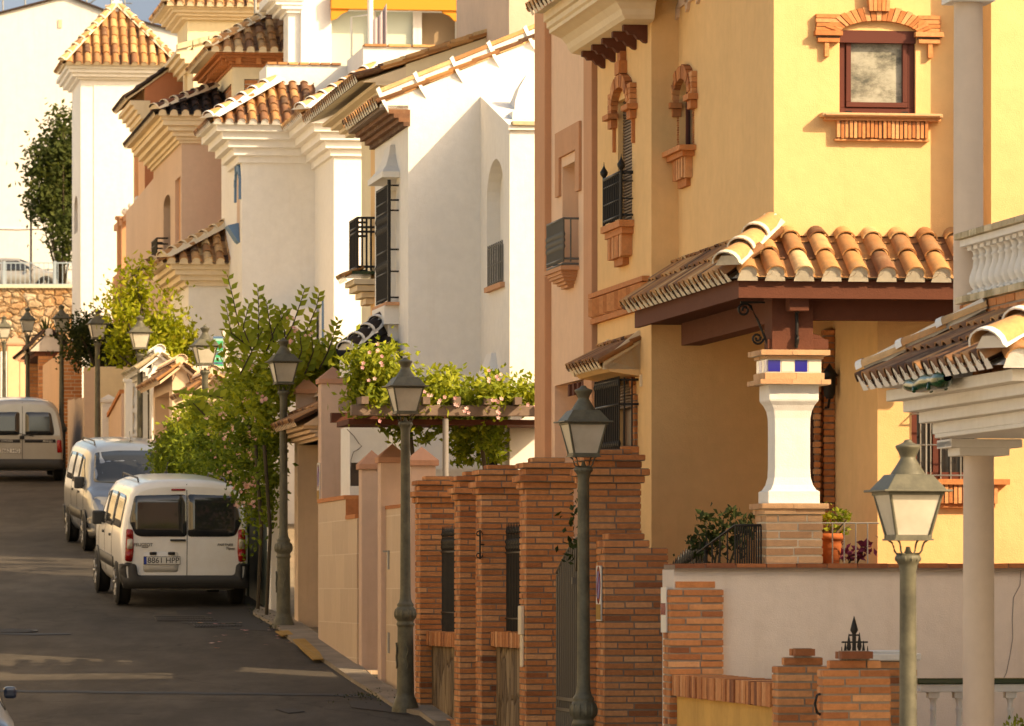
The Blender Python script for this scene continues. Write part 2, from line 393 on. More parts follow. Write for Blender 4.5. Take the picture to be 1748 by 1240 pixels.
def caps(mb, P0, P1, r=.105, mo=1, m=0, bias=.15, rr=R, strip=.12):
    P0, P1 = Vector(P0), Vector(P1); D = P1 - P0; L = D.length; U = D.normalized()
    A = U.cross(Vector((0, 0, 1))).normalized(); N = A.cross(U); N = N if N.z > 0 else -N
    mb.mesh([P0 - A * strip + N * .08, P0 + A * strip + N * .08, P1 + A * strip + N * .08, P1 - A * strip + N * .08,
             P0 + N * .16 - A * .05, P0 + N * .16 + A * .05, P1 + N * .16 + A * .05, P1 + N * .16 - A * .05],
            [(0, 1, 5, 4), (1, 2, 6, 5), (2, 3, 7, 6), (3, 0, 4, 7), (4, 5, 6, 7)], mo)
    n = max(1, round(L / .33)); e = L / n
    for j in range(n):
        barrel(mb, P0, A, U, N, 0, j * e - .03, r, r * .82, e + .05, .115, .085, True, m, max(0, min(1, rr.gauss(.5 + bias, .2))), 8, False, mo)
        # pale mortar collar where one cap laps the next
        barrel(mb, P0, A, U, N, 0, j * e - .045, r * 1.06, r * 1.04, .05, .112, .112, True, mo, .5, 8)
def hip_roof(mb, u0, u1, v0, v1, ze, sl, sides='FLBR', pitch=.226, bias=0, top=True):
    """four-sided tiled roof, eaves at ze, slope sl"""
    w, d = u1 - u0, v1 - v0; h = min(w, d) / 2; ca = 1 / sqrt(1 + sl * sl); sa = sl * ca
    zr = ze + h * sl
    if w > d: r0, r1 = Vector((u0 + h, v0 + h, zr)), Vector((u1 - h, v0 + h, zr))
    else: r0, r1 = Vector((u0 + h, v0 + h, zr)), Vector((u0 + h, v1 - h, zr))
    c = [Vector((u0, v0, ze)), Vector((u1, v0, ze)), Vector((u1, v1, ze)), Vector((u0, v1, ze))]
    e = Vector((0, 0, -.01))
    if w > d: und = [[c[0], c[1], r1, r0], [c[1], c[2], r1], [c[2], c[3], r0, r1], [c[3], c[0], r0]]
    else: und = [[c[0], c[1], r0], [c[1], c[2], r1, r0], [c[2], c[3], r1], [c[3], c[0], r0, r1]]
    for q in und: mb.poly([p + e for p in q], 1)
    mb.poly([p + Vector((0, 0, -.012)) for p in c[::-1]], 1)
    Ls = h / ca + .05
    def cl(wd): return lambda a, l: a > l * ca - .03 and a < wd - l * ca + .03 and l * ca < h + .02
    if 'F' in sides: tiles(mb, c[0], (1, 0, 0), (0, ca, sa), w, Ls, cl(w), pitch, bias)
    if 'L' in sides: tiles(mb, c[3], (0, -1, 0), (ca, 0, sa), d, Ls, cl(d), pitch, bias)
    if 'B' in sides: tiles(mb, c[2], (-1, 0, 0), (0, -ca, sa), w, Ls, cl(w), pitch, bias)
    if 'R' in sides: tiles(mb, c[1], (0, 1, 0), (-ca, 0, sa), d, Ls, cl(d), pitch, bias)
    caps(mb, c[0], r0)
    if 'R' in sides: caps(mb, c[1], r0 if w <= d else r1)
    if 'B' in sides: caps(mb, c[3], r1 if w <= d else r0); caps(mb, c[2], r1)
    if (r1 - r0).length > .1: caps(mb, r0, r1)
    return zr

# ------------------------------------------------------------------ bricks
def bricks(mb, x0, x1, y0, y1, z0, z1, course=.058, seed=0, tb=0, joint=.015, faces='FLRB', blen=.26, m=0, mo=1, dark=False, slope=0):
    """a block laid in real bricks: every brick a box around a mortar core"""
    rr = random.Random(seed); n = max(1, round((z1 - z0) / course)); c = (z1 - z0) / n
    mb.box(x0 + .008, x1 - .008, y0 + .008, y1 - .008, z0, z1 - .002, mo)
    for j in range(n):
        a, b = z0 + j * c + joint * .5, z0 + (j + 1) * c - joint * .5
        for fc in faces:
            L = (x1 - x0) if fc in 'FB' else (y1 - y0)
            p = 0.0; off = rr.uniform(.3, 1.) * blen if (j % 2) else blen
            first = True
            while p < L - .012:
                q = min(L, p + (off if first else blen * rr.uniform(.92, 1.06))); first = False
                if L - q < .07: q = L
                t = max(0, min(1, rr.gauss(.55 + tb, .19))); pr = rr.uniform(-.004, .004); dz = rr.uniform(-.0022, .0022)
                g0 = 0 if p == 0 else joint * .45; g1 = 0 if q >= L else joint * .45
                w = .09
                if fc == 'F': mb.box(x0 + p + g0 + pr * .7 * (p == 0), x0 + q - g1 - pr * .7 * (q >= L), y0 + pr, y0 + w, a + dz, b + dz, m, t)
                elif fc == 'B': mb.box(x0 + p + g0, x0 + q - g1, y1 - w, y1 - pr, a + dz, b + dz, m, t)
                elif fc == 'L': mb.box(x0 + pr + .001, x0 + w, y0 + max(p + g0, .092), y0 + q - g1 - .0015, a + dz, b + dz, m, t) if q > .1 else None
                elif fc == 'R': mb.box(x1 - w, x1 - pr - .001, y0 + max(p + g0, .092), y0 + q - g1 - .0015, a + dz, b + dz, m, t) if q > .1 else None
                p = q
def soldier(mb, P, a0, a1, b0, b1, t0, t1, n, seed=1, m=0, mo=1, axis='u'):
    """upright bricks in a row; P maps (along, up, depth)"""
    rr = random.Random(seed); w = (a1 - a0) / n
    def bx(al, ar, bl, bh, tl, th, mm, tt):
        vs = [P(al, bl, tl), P(ar, bl, tl), P(ar, bl, th), P(al, bl, th), P(al, bh, tl), P(ar, bh, tl), P(ar, bh, th), P(al, bh, th)]
        mb.mesh(vs, [(0, 3, 2, 1), (4, 5, 6, 7), (0, 1, 5, 4), (1, 2, 6, 5), (2, 3, 7, 6), (3, 0, 4, 7)], mm, tt)
    bx(a0 + .01, a1 - .01, b0 + .01, b1 - .01, t0 + .015, t1, mo, .5)
    for k in range(n):
        p = rr.uniform(-.008, .008)
        bx(a0 + k * w + .005, a0 + (k + 1) * w - .005, b0 + rr.uniform(-.004, .004), b1 + rr.uniform(-.004, .004), t0 + p, t1 - .002, m, max(0, min(1, rr.gauss(.55, .25))))
def voussoirs(mb, P, ca, cb, w, h, dr, t0, t1, n, a_from=0, a_to=pi, seed=3, m=0):
    """arch ring of wedge bricks: centre (ca, cb), inner half-width w, inner rise h, ring depth dr"""
    rr = random.Random(seed)
    for k in range(n):
        f0 = a_from + (a_to - a_from) * (k + .06) / n; f1 = a_from + (a_to - a_from) * (k + .94) / n
        p = rr.uniform(-.008, .006); d2 = dr + rr.uniform(-.008, .008)
        q = [(ca + w * cos(f0), cb + h * sin(f0)), (ca + (w + d2) * cos(f0), cb + (h + d2) * sin(f0)),
             (ca + (w + d2) * cos(f1), cb + (h + d2) * sin(f1)), (ca + w * cos(f1), cb + h * sin(f1))]
        vs = [P(a, b, t0 + p) for a, b in q] + [P(a, b, t1) for a, b in q]
        mb.mesh(vs, [(0, 1, 2, 3), (7, 6, 5, 4), (0, 4, 5, 1), (1, 5, 6, 2), (2, 6, 7, 3), (3, 7, 4, 0)], m, max(0, min(1, rr.gauss(.55, .25))))
def scroll(c, r, turns=1.6, n=26, ax=(1, 0, 0), up=(0, 0, 1), s=1, a0=0):
    A, U, c = Vector(ax), Vector(up), Vector(c)
    return [c + (A * cos(a0 + s * 2 * pi * turns * k / n) + U * sin(a0 + s * 2 * pi * turns * k / n)) * r * (1 - .8 * k / n) for k in range(n + 1)]
def text_mesh(name, s, size, M4, mt, parent, ext=.002, bold=0, shear=0):
    c = bpy.data.curves.new(name, 'FONT'); c.body = s; c.size = size; c.align_x = 'CENTER'; c.align_y = 'CENTER'; c.extrude = ext; c.offset = bold; c.shear = shear
    o = bpy.data.objects.new(name, c); COL.objects.link(o)
    dg = bpy.context.evaluated_depsgraph_get(); me = bpy.data.meshes.new_from_object(o.evaluated_get(dg)); bpy.data.objects.remove(o)
    me.materials.clear(); me.materials.append(M[mt])
    o = bpy.data.objects.new(name, me); COL.objects.link(o); o.parent = parent; o.matrix_local = M4
    return o
# ------------------------------------------------------------------ ground, road
def sheet(name, m, ds, xs, dz=0.0, lab=None):
    """sheet following the street's slope; xs(d) gives the left and right edge"""
    mb = MB(); rows = []
    for d in ds:
        a, b = xs(d); rows.append([Vector((a + (b - a) * k / 6, d, road(d) + dz)) for k in range(7)])
    for r0, r1 in zip(rows, rows[1:]):
        for k in range(6): mb.poly([r0[k], r0[k + 1], r1[k + 1], r1[k]], 0)
    return tag(mb.build(name, m), kind='structure')
TT = tan(TH)
DS = [-400, -100, 0, 12, 24, 32.85, 45, 57.5, 70, 85, 106.5, 118, 132, 143, 160, 198]
sheet('ground', 'soil', [-400, -100, 0, 12, 24, 32.85, 57.5, 106.5, 118, 132, 143, 160, 198, 600, 2800], lambda d: (-900, 900), -.03)
sheet('road', 'asphalt', DS[1:], lambda d: (.6 - TT * d, 7.62 - TT * d))
sheet('pavement', 'concrete', DS[1:], lambda d: (-.9 - TT * d, .6 - TT * d), .11)
def gp(px, py):
    lo, hi = 40.0, 150.0
    for _ in range(50):
        m_ = (lo + hi) / 2
        if (HY - py) * m_ / K > road(m_): lo = m_
        else: hi = m_
    return W(px, py, lo)
def flat(name, m, pts, dz=.006, lab=None, cat=None, kind=None, h=0.0):
    mb = MB(); q = [gp(*p) for p in pts]; q = [Vector((p.x, p.y, road(p.y) + dz)) for p in q]
    if h: mb.prism(q, (0, 0, -h))
    else: mb.prism(q, (0, 0, -.003))
    return tag(mb.build(name, m), lab, cat, kind=kind)
# seam of newer bitumen across the road, patches, stains
mb = MB(); prev = None
for k in range(13):
    px = -60 + k * 62; y = 1178 + 9 * k / 12 + R.uniform(-.8, .8); a, b = gp(px, y), gp(px, y + (3.4 if k < 11 else 6))
    cur = [Vector((p.x, p.y, road(p.y) + .005)) for p in (a, b)]
    if prev: mb.poly([prev[0], prev[1], cur[1], cur[0]])
    prev = cur
tag(mb.build('road_seam', 'patch'), kind='structure')
flat('road_seam', 'patch', [(-10, 1084), (60, 1085), (120, 1084), (122, 1082), (60, 1082), (-10, 1081)], .007, kind='structure')
flat('oil_stain', 'stain', [(595, 1199), (640, 1196), (672, 1190), (690, 1204), (700, 1222), (640, 1214), (600, 1209)], .009, kind='structure')
flat('oil_stain', 'stain', [(470, 1212), (500, 1210), (520, 1216), (492, 1219)], .009, kind='structure')
flat('road_patch', 'stain', [(300, 1042), (420, 1040), (470, 1056), (465, 1078), (380, 1074), (310, 1064)], .005, kind='structure')
# concrete apron along the garden walls, worn yellow kerb paint on it
def strip(name, m, pts, z0, z1, kind=None, lab=None, cat=None):
    mb = MB(); q = [Vector((p.x, p.y, road(p.y))) for p in (gp(*p) for p in pts)]
    mb.prism([p + Vector((0, 0, z0)) for p in q], (0, 0, z1 - z0)); return tag(mb.build(name, m, bevel=.01), lab, cat, kind=kind)
strip('kerb', 'concrete', [(432, 1051), (470, 1072), (492, 1092), (520, 1112), (552, 1131), (602, 1166), (650, 1196), (680, 1216), (716, 1222), (742, 1240), (800, 1240), (760, 1205), (700, 1198), (640, 1165), (590, 1120), (552, 1095), (500, 1060), (440, 1040)], -.02, .05, kind='structure')
strip('kerb_paint', 'yellowpaint', [(500, 1098), (520, 1097), (546, 1121), (552, 1132), (534, 1133), (512, 1113)], .04, .0525, kind='structure')
strip('kerb_paint', 'yellowpaint', [(470, 1084), (492, 1083), (500, 1090), (482, 1092)], .04, .0525, kind='structure')
def cover(name, c0, c1, c2, c3, lab, cat, rows, cols):
    q = [gp(*p) for p in (c0, c1, c2, c3)]; q = [Vector((p.x, p.y, road(p.y) + .004)) for p in q]
    mb = MB(); mb.prism(q, (0, 0, .006))
    for i in range(rows):
        for j in range(cols):
            f = lambda u, v: (q[0] * (1 - u) + q[1] * u) * (1 - v) + (q[3] * (1 - u) + q[2] * u) * v
            a, b, c, d = ((j + .12) / cols, (i + .15) / rows, (j + .72) / cols, (i + .8) / rows)
            mb.prism([f(a, b) + Vector((0, 0, .006)), f(c, b) + Vector((0, 0, .006)), f(c, d) + Vector((0, 0, .006)), f(a, d) + Vector((0, 0, .006))], (0, 0, .012))
    return tag(mb.build(name, 'castiron'), lab, cat)
cover('drain_grate', (268, 1061), (372, 1062), (352, 1053), (262, 1053), 'rusty drain grate in the asphalt just behind the white van', 'drain grate', 3, 22)
cover('drain_cover', (332, 1072), (416, 1071), (396, 1064), (322, 1064), 'square iron inspection cover between drain grate and lamp post foot', 'manhole cover', 2, 16)
mh = gp(18, 1078.5); mb = MB(); z = road(mh.y) + .004
mb.lathe([(.36, 0), (.36, .012), (.33, .014), (.32, .006), (.02, .006)], (0, 0, 0), 28, sm=False)
for k in range(-5, 6):
    w = sqrt(.09 - (k * .052) ** 2); mb.box(-w, w, k * .052 - .012, k * .052 + .012, .004, .014)
o = mb.build('manhole_cover', 'castiron', loc=(mh.x, mh.y, z)); tag(o, 'round iron manhole cover in the road at the left edge', 'manhole cover')
o.rotation_euler = (atan2(.0642, 1), 0, 0)

# ------------------------------------------------------------------ street lamps
def make_lamp():
    root = empty('street_lamp', (0, 0, 0), 0, 'x', 'street lamp')
    mb = MB()
    mb.lathe([(.150, -.1), (.150, .03), (.142, .07), (.122, .12), (.112, .16), (.102, .17), (.096, .22), (.090, .60), (.086, .92), (.090, .94), (.098, .95),
              (.098, .97), (.088, .985), (.092, 1.0), (.112, 1.03), (.119, 1.07), (.114, 1.11), (.098, 1.14), (.088, 1.15), (.092, 1.165), (.092, 1.18), (.074, 1.20), (.062, 1.24), (.058, 1.3),
              (.053, 2.2), (.050, 3.07), (.056, 3.085), (.056, 3.10), (.066, 3.115), (.078, 3.135), (.080, 3.15), (.072, 3.165), (.03, 3.17), (.018, 3.19), (.012, 3.215)], n=20)
    for k in range(12):       # lobes of the collar
        a = 2 * pi * k / 12; mb.lathe([(.004, 1.02), (.016, 1.045), (.019, 1.07), (.015, 1.1), (.004, 1.13)], (.108 * cos(a), .108 * sin(a), 0), 6)
        mb.lathe([(.004, 3.125), (.011, 3.14), (.004, 3.158)], (.074 * cos(a), .074 * sin(a), 0), 5)
    for s_, a0 in ((1, pi), (1, -pi / 2)):       # cast ornament on the base
        c = Vector((.094 * cos(a0), .094 * sin(a0), .62)); ax = Vector((-sin(a0), cos(a0), 0))
        mb.tube([c + ax * (.012 * sin(k * .8)) + Vector((0, 0, -.14 + .02 * k)) + Vector((cos(a0), sin(a0), 0)) * .004 for k in range(15)], .010, 5)
    mb.build('post', 'lamp', root)
    S2 = sqrt(2)
    fr = MB(); gl = []
    t, b = .165, .105                    # half widths of the glass at top and bottom
    z0, z1 = 3.272, 3.545
    for sx in (-1, 1):
        for sy in (-1, 1):
            fr.tube([(sx * b, sy * b, z0), (sx * t, sy * t, z1)], .011, 4)
    for h, w in ((z0, b), (z1 - .008, t)):
        for q in (-1, 1):
            fr.box(-w - .012, w + .012, q * w - .010, q * w + .010, h - .008, h + .014); fr.box(q * w - .010, q * w + .010, -w - .012, w + .012, h - .0085, h + .0145)
    fr.box(-b - .02, b + .02, -b - .02, b + .02, z0 - .02, z0 - .009)
    # four curved arms
    for sx in (-1, 1):
        for sy in (-1, 1):
            P = [(0.03 * sx, .03 * sy, 3.17), (.055 * sx, .055 * sy, 3.172), (.066 * sx, .066 * sy, 3.19), (.070 * sx, .070 * sy, 3.215), (.078 * sx, .078 * sy, 3.24), (.096 * sx, .096 * sy, 3.256)]
            fr.tube(P, .0065, 5)
    fr.build('lantern_frame', 'lamp', root)
    rf = MB()
    def frustum(a, za, c, zc): 
        rf.mesh([(-a, -a, za), (a, -a, za), (a, a, za), (-a, a, za), (-c, -c, zc), (c, -c, zc), (c, c, zc), (-c, c, zc)],
                [(0, 3, 2, 1), (4, 5, 6, 7), (0, 1, 5, 4), (1, 2, 6, 5), (2, 3, 7, 6), (3, 0, 4, 7)])
    frustum(.218, 3.548, .216, 3.562); frustum(.190, 3.560, .118, 3.655)
    rf.lathe([(.112, 3.648), (.104, 3.665), (.090, 3.685), (.070, 3.715), (.052, 3.745), (.046, 3.76), (.048, 3.765), (.062, 3.795), (.078, 3.822), (.076, 3.832), (.050, 3.842), (.028, 3.852), (.022, 3.866), (.004, 3.87)], n=20)
    rf.build('lantern_roof', 'lamp', root, bevel=.004)
    for k in range(4):
        gm = MB(); a = k * pi / 2; ca, sa = cos(a), sin(a); e = .010
        q = [(-b + e, -b, z0 + .012), (b - e, -b, z0 + .012), (t - e, -t, z1 - .012), (-t + e, -t, z1 - .012)]
        q = [Vector((x * ca - y * sa, x * sa + y * ca, z)) for x, y, z in q]; gm.prism(q, (-.004 * sa * -1 if False else 0, 0, 0.0))
        gm = MB(); nrm = Vector((-sin(a) * -1, -cos(a), 0)); nrm = Vector((sa, -ca, 0)); gm.prism(q, nrm * -.005)
        gm.build('glass_pane', 'lens', root)
    bl = MB(); bl.lathe([(.012, 3.3), (.022, 3.32), (.024, 3.42), (.030, 3.43), (.030, 3.52), (.02, 3.545)], n=10); bl.build('bulb', 'bulb', root)
    return root
lamp_labels = ['nearest street lamp, pale sunlit lantern in front of the white column', 'street lamp with tall lantern in front of the grilled window and brick pillars',
  'street lamp whose foot stands beside the pink gateposts and first brick pillar', 'street lamp beside the flowering climber and garage doorway',
  'street lamp half covered by climber shoots near the striped towel', 'street lamp in front of the bright green lemon tree and white gable gateway',
  'street lamp in front of the dark hedge, right of the sunlit one', 'sunlit pale street lamp in front of the stone wall beside a brick pillar',
  'dark street lamp against the stone wall left of the grey gabled gateway', 'farthest street lamp, at the left edge of the picture']
lamp0 = make_lamp()
for i, px in enumerate([1550, 996, 692, 484, 350, 239, 166.5, 105, 47, 7]):
    d = [32.2, 45.4, 57.5, 70.3, 82.1, 95.4, 106.5, 118, 132, 143][i]
    o = lamp0 if i == 0 else copy_tree(lamp0)
    o.location = ((px - CX) * d / K, d, road(d)); o.rotation_euler = (0, 0, TH + radians([5, 4, 5, 5, 6, 4, 5, 2, 3, 4][i]))
    tag(o, lamp_labels[i], group='lantern street lamps along the garden walls')

# ------------------------------------------------------------------ brick garden walls
def cap_steps(mb, x0, x1, y0, y1, z1, seed, top=True):
    """corbelled brick cap, two courses out, then stepping in"""
    bricks(mb, x0 - .03, x1 + .03, y0 - .03, y1 + .03, z1 - .30, z1 - .235, seed=seed)
    bricks(mb, x0 - .065, x1 + .065, y0 - .065, y1 + .065, z1 - .235, z1 - .17, seed=seed + 1)
    bricks(mb, x0 - .005, x1 + .005, y0 - .005, y1 + .005, z1 - .17, z1 - .105, seed=seed + 2)
    bricks(mb, x0 - .035, x1 + .035, y0 - .035, y1 + .035, z1 - .105, z1 - .05, seed=seed + 3)
    bricks(mb, x0 + .07, x1 - .07, y0 + .07, y1 - .07, z1 - .05, z1, seed=seed + 4)
def brick_pillar(parent, x0, x1, y0, y1, z0, z1, seed, cap=True, label=None, step=False):
    mb = MB()
    bricks(mb, x0, x1, y0, y1, z0, z1 - (.30 if cap else 0) - (.13 if step else 0), seed=seed)
    if cap: cap_steps(mb, x0, x1, y0, y1, z1, seed + 50)
    if step:
        bricks(mb, x0 + .06, x1 - .06, y0 + .06, y1 - .06, z1 - .13, z1 - .065, seed=seed + 7)
        bricks(mb, x0 + .13, x1 - .13, y0 + .13, y1 - .13, z1 - .065, z1, seed=seed + 8, tb=-.3)
    o = mb.build('brick_pillar', ['brick', 'jointgrey' if step else 'jointdark'], parent)
    if label: o['label'] = label
    return o
def spike_fence(parent, u, v0, v1, z0, z1, r1z, r2z, name='grille', sp=.105, spike=.12):
    mb = MB(); n = int((v1 - v0) / sp)
    for k in range(n + 1):
        v = v0 + (v1 - v0) * k / n
        mb.tube([(u, v, z0), (u, v, z1 - spike)], .009, 5); mb.lathe([(.004, z1 - spike), (.018, z1 - spike + .03), (.010, z1 - spike + .06), (.002, z1)], (u, v, 0), 5)
        mb.lathe([(.009, r1z + .02), (.022, r1z + .05), (.012, r1z + .08), (.022, r1z + .11), (.009, r1z + .14)], (u, v, 0), 6)
    for z in (r1z, r2z): mb.box(u - .014, u + .014, v0 - .05, v1 + .05, z - .008, z + .008)
    return mb.build(name, 'iron', parent)
def low_wall(parent, u, v0, v1, zb, zt, seed):
    """stone-faced low wall with a soldier course on top and a brick plinth"""
    w = MB(); w.box(u + .06, .40, v0, v1, zb - .4, zt - .15)
    o = w.build('stone_panel', 'slate', parent)
    c = MB(); soldier(c, lambda a, b, t: (t, a, b), v0, v1, zt - .15, zt, u, .40, int((v1 - v0) / .062), seed); c.build('coping', ['brick', 'jointdark'], parent)
    p = MB(); bricks(p, u - .02, .42, v0, v1, zb - .45, zb + .10, seed=seed + 3, faces='L'); p.build('plinth', ['brick', 'jointdark'], parent)
# wall 1: far pillar, stone panel, near pillar
f = Fr(785, 54.7, road(54.7)); t = f.root('garden_wall', 'farther brick garden wall with stone panel, beside the pink gateposts', 'garden wall', 'brick garden walls')
va = f.v(717); zt = 1.22 - f.o.z
brick_pillar(t, 0, .46, 0, .42, -.4, zt, 11); brick_pillar(t, 0, .46, va, va + .42, -.2, zt + .02, 12)
low_wall(t, .07, .42, va, 0.05, -.47 - f.o.z, 21); spike_fence(t, .24, .50, va - .06, -.48 - f.o.z, .68 - f.o.z, .40 - f.o.z, -.26 - f.o.z)
# wall 2
f = Fr(898, 50.1, road(50.1)); t = f.root('garden_wall', 'nearer brick garden wall with stone panel and spiked grille, left of the second street lamp', 'garden wall', 'brick garden walls')
va = f.v(822); zt = 1.25 - f.o.z
brick_pillar(t, 0, .46, 0, .42, -.6, zt, 13); brick_pillar(t, 0, .46, va, va + .42, -.2, zt, 14)
low_wall(t, .09, .42, va, .15, -.43 - f.o.z, 22); spike_fence(t, .25, .50, va - .06, -.44 - f.o.z, .66 - f.o.z, .36 - f.o.z, -.3 - f.o.z)
mb = MB(); mb.box(-.035, 0, .10, .30, -.44 - f.o.z, -.165 - f.o.z); mb.box(-.02, 0, .12, .28, -.75 - f.o.z, -.44 - f.o.z); mb.build('letter_box', 'cream_trim', t, bevel=.008)
# pair: tall E and stepped F
f = Fr(1032, 45.5, road(45.5)); t = f.root('garden_wall', 'tall brick gate pillars with no-parking plate, right of the second street lamp', 'garden wall', 'brick garden walls')
x0 = f.u(1015, .62); 
brick_pillar(t, 0, .555, 0, .45, -.8, .354 - f.o.z, 15, cap=False)
mb = MB(); bricks(mb, 0, .40, .02, .45, .354 - f.o.z, .42 - f.o.z, seed=91); bricks(mb, .05, .36, .05, .42, .42 - f.o.z, .48 - f.o.z, seed=92); mb.build('brick_cap', ['brick', 'jointdark'], t)
brick_pillar(t, -.08, .40, .46, .92, -.6, 1.22 - f.o.z, 16)
mb = MB(); mb.box(.535, .575, -.025, 0, -.0 - f.o.z, .045 - f.o.z); mb.build('bell_push', 'steel', t)
# no-parking plate facing the street
def parking_plate(parent, u, v0, v1, z0, z1):
    mb = MB(); zm = z0 + (z1 - z0) * .3
    mb.box(u - .012, u, v0, v1, z0, z1); p = mb.build('sign_plate', 'plate', parent)
    c = (v0 + v1) / 2; h = (zm + z1) / 2; r = (v1 - v0) * .42
    for nm, rr, mt, o in (('ring', r, 'redlens', .014), ('disc', r * .74, 'eublue', .016)):
        q = MB(); q.prism([(u - o, c + rr * cos(2 * pi * k / 20), h + rr * 1.5 * sin(2 * pi * k / 20)) for k in range(20)], (.003, 0, 0)); q.build(nm, mt, p)
    q = MB(); q.prism([(u - .018, c - r * .7, h + r * .85), (u - .018, c - r * .55, h + r), (u - .018, c + r * .7, h - r * .85), (u - .018, c + r * .55, h - r)], (.002, 0, 0)); q.build('slash', 'redlens', p)
    q = MB(); q.box(u - .014, u - .0125, v0 + .01, v1 - .01, z0 + .01, zm); q.build('yellow_field', 'yellowpaint', p)
parking_plate(t, -.004, .1, .36, f.z(1060, 0, .2), f.z(966, 0, .2))
# G, low plastered wall, H
f = Fr(1322, 38.1, road(38.1)); t = f.root('garden_wall', 'low ochre wall with upright brick coping between two brick pillars', 'garden wall', 'brick garden walls')
vg = f.v(1143)
brick_pillar(t, 0, .44, vg, vg + .30, -.3, .127 - f.o.z, 17, cap=False, step=True)
brick_pillar(t, .025, .43, 0, .22, -.5, -.43 - f.o.z, 18, cap=False, step=True)
w = MB(); w.box(.06, .34, .22, vg, -.5, -.86 - f.o.z); w.build('plaster_panel', 'yellow2', t)
c = MB(); soldier(c, lambda a, b, q: (q, a, b), .23, vg, -.86 - f.o.z, -.69 - f.o.z, .02, .38, 46, 31); c.build('coping', ['brick', 'jointgrey'], t)
mb = MB(); mb.box(-.012, 0, vg + .1, vg + .34, f.z(1080, 0, vg + .2), f.z(1003, 0, vg + .2)); nt_ = mb.build('notice_plate', 'plate', t)
mb = MB(); mb.box(-.0145, -.012, vg + .12, vg + .32, f.z(1050, 0, vg + .2), f.z(1030, 0, vg + .2)); mb.build('red_band', 'redlens', nt_)
# I
f = Fr(1400, 36.5, road(36.5)); t = f.root('gate_pillar', 'nearest brick gate pillar with stepped top below the porch column', 'brick pillar', 'brick garden walls')
brick_pillar(t, .02, .50, 0, .20, -.6, -.43 - f.o.z, 19, cap=False, step=True)
mb = MB(); zc = -.80 - f.o.z
mb.tube([(.015, .06, zc + .07), (-.01, .06, zc + .06), (-.025, .06, zc), (-.01, .06, zc - .06), (.015, .06, zc - .075)], .010, 6); mb.build('handle', 'iron', t)
# J with white cap
f = Fr(1478, 38.6, road(38.6)); t = f.root('gate_pillar', 'brick pillar with flat white cap behind the nearest lamp post', 'brick pillar', 'brick garden walls')
mb = MB(); bricks(mb, 0, .38, 0, .38, -.6, -.53 - f.o.z, seed=40); mb.build('brick_pillar', ['brick', 'jointgrey'], t)
mb = MB(); mb.box(-.03, .41, -.03, .41, -.53 - f.o.z, -.475 - f.o.z); mb.box(.02, .36, .02, .36, -.475 - f.o.z, -.455 - f.o.z); mb.build('cap', 'white_trim', t, bevel=.01)
# gates
f = Fr(822, 53.1, road(53.1)); t = f.root('garden_gate', 'black iron side gate between two brick pillars with scroll handle', 'gate', 'iron gates')
mb = MB(); 
for k in range(13): mb.tube([(.22, .46 + k * .085, .1), (.22, .46 + k * .085, 2.15)], .009, 5)
for z in (.12, 1.1, 2.1): mb.box(.2, .24, .44, 1.5, z, z + .03)
mb.build('gate_leaf', 'iron', t)
mb = MB(); mb.tube([(-.02, -.03 + .0, f.z(y, 0, 0)) for y in (905, 915, 930, 945, 955)], .010, 6); mb.tube(scroll((-.03, -.03, f.z(912)), .035, 1.2), .007, 5); mb.tube(scroll((-.03, -.03, f.z(948)), .035, 1.2, s=-1), .007, 5)
mb.tube([(-.02, -.03, f.z(930)), (.03, .0, f.z(930))], .008, 5); mb.build('scroll_handle', 'iron', t)
f = Fr(1015, 46.5, road(46.5)); t = f.root('driveway_gate', 'iron driveway gate half hidden behind the second street lamp', 'gate', 'iron gates')
mb = MB(); zt = .15 - f.o.z
for k in range(30):
    v = .1 + k * .115; h = zt + .35 * sin(pi * k / 29)
    mb.tube([(.2, v, .1), (.2, v, h)], .010, 5); mb.tube([(.2, v + .05, .1), (.2, v + .05, .9)], .008, 4)
mb.tube([(.2, .1 + k * .115, zt + .35 * sin(pi * k / 29)) for k in range(30)], .016, 6)
for z in (.15, .9, 1.0): mb.box(.185, .215, .1, 3.4, z, z + .03)
mb.tube(scroll((.14, .2, zt), .09, 1.4, ax=(0, 1, 0)), .012, 5); mb.box(-.2, .2, .0, .04, zt - .11, zt - .05)
mb.build('gate_leaf', 'irongrey', t)
f = Fr(1137, 45.0, road(45)); t = f.root('spiked_gate', 'black iron gate with spear tips, ajar behind the stepped brick pillar', 'gate', 'iron gates')
mb = MB(); u1, v1 = f.u(1206, -1.6), -1.6
for k in range(17):
    g_ = k / 16; u_, v_ = u1 * g_, v1 * g_; zt = f.z(1000 - 55 * g_ - 8 * sin(pi * g_), u_, v_)
    mb.tube([(u_, v_, .1), (u_, v_, zt)], .011, 5); mb.lathe([(.006, zt), (.028, zt + .03), (.018, zt + .08), (.002, zt + .14)], (u_, v_, 0), 6)
mb.tube([(u1 * k / 16, v1 * k / 16, f.z(1000 - 55 * k / 16, u1 * k / 16, v1 * k / 16) - .06) for k in range(17)], .014, 6)
mb.box(-.02, .03, -.02, .02, .05, f.z(1022)); mb.box(-.03, .0, -.03, .03, .05, f.z(1022))
mb.build('gate_leaf', 'iron', t)
f = Fr(1452, 37.4, road(37.4)); t = f.root('finial_gate', 'black iron gate spear finial rising behind the nearest brick pillar', 'gate', 'iron gates')
mb = MB(); 
for px, py, r in ((1458, 1052, .03), (1449, 1082, .018), (1467, 1080, .018), (1443, 1095, .016), (1474, 1094, .016), (1437, 1104, .014), (1481, 1103, .014)):
    u_ = f.u(px); zt = f.z(py); mb.tube([(u_, 0, .1), (u_, 0, zt - .1)], r * .5, 5); mb.lathe([(r * .4, zt - .13), (r, zt - .10), (r * .75, zt - .07), (.002, zt)], (u_, 0, 0), 7)
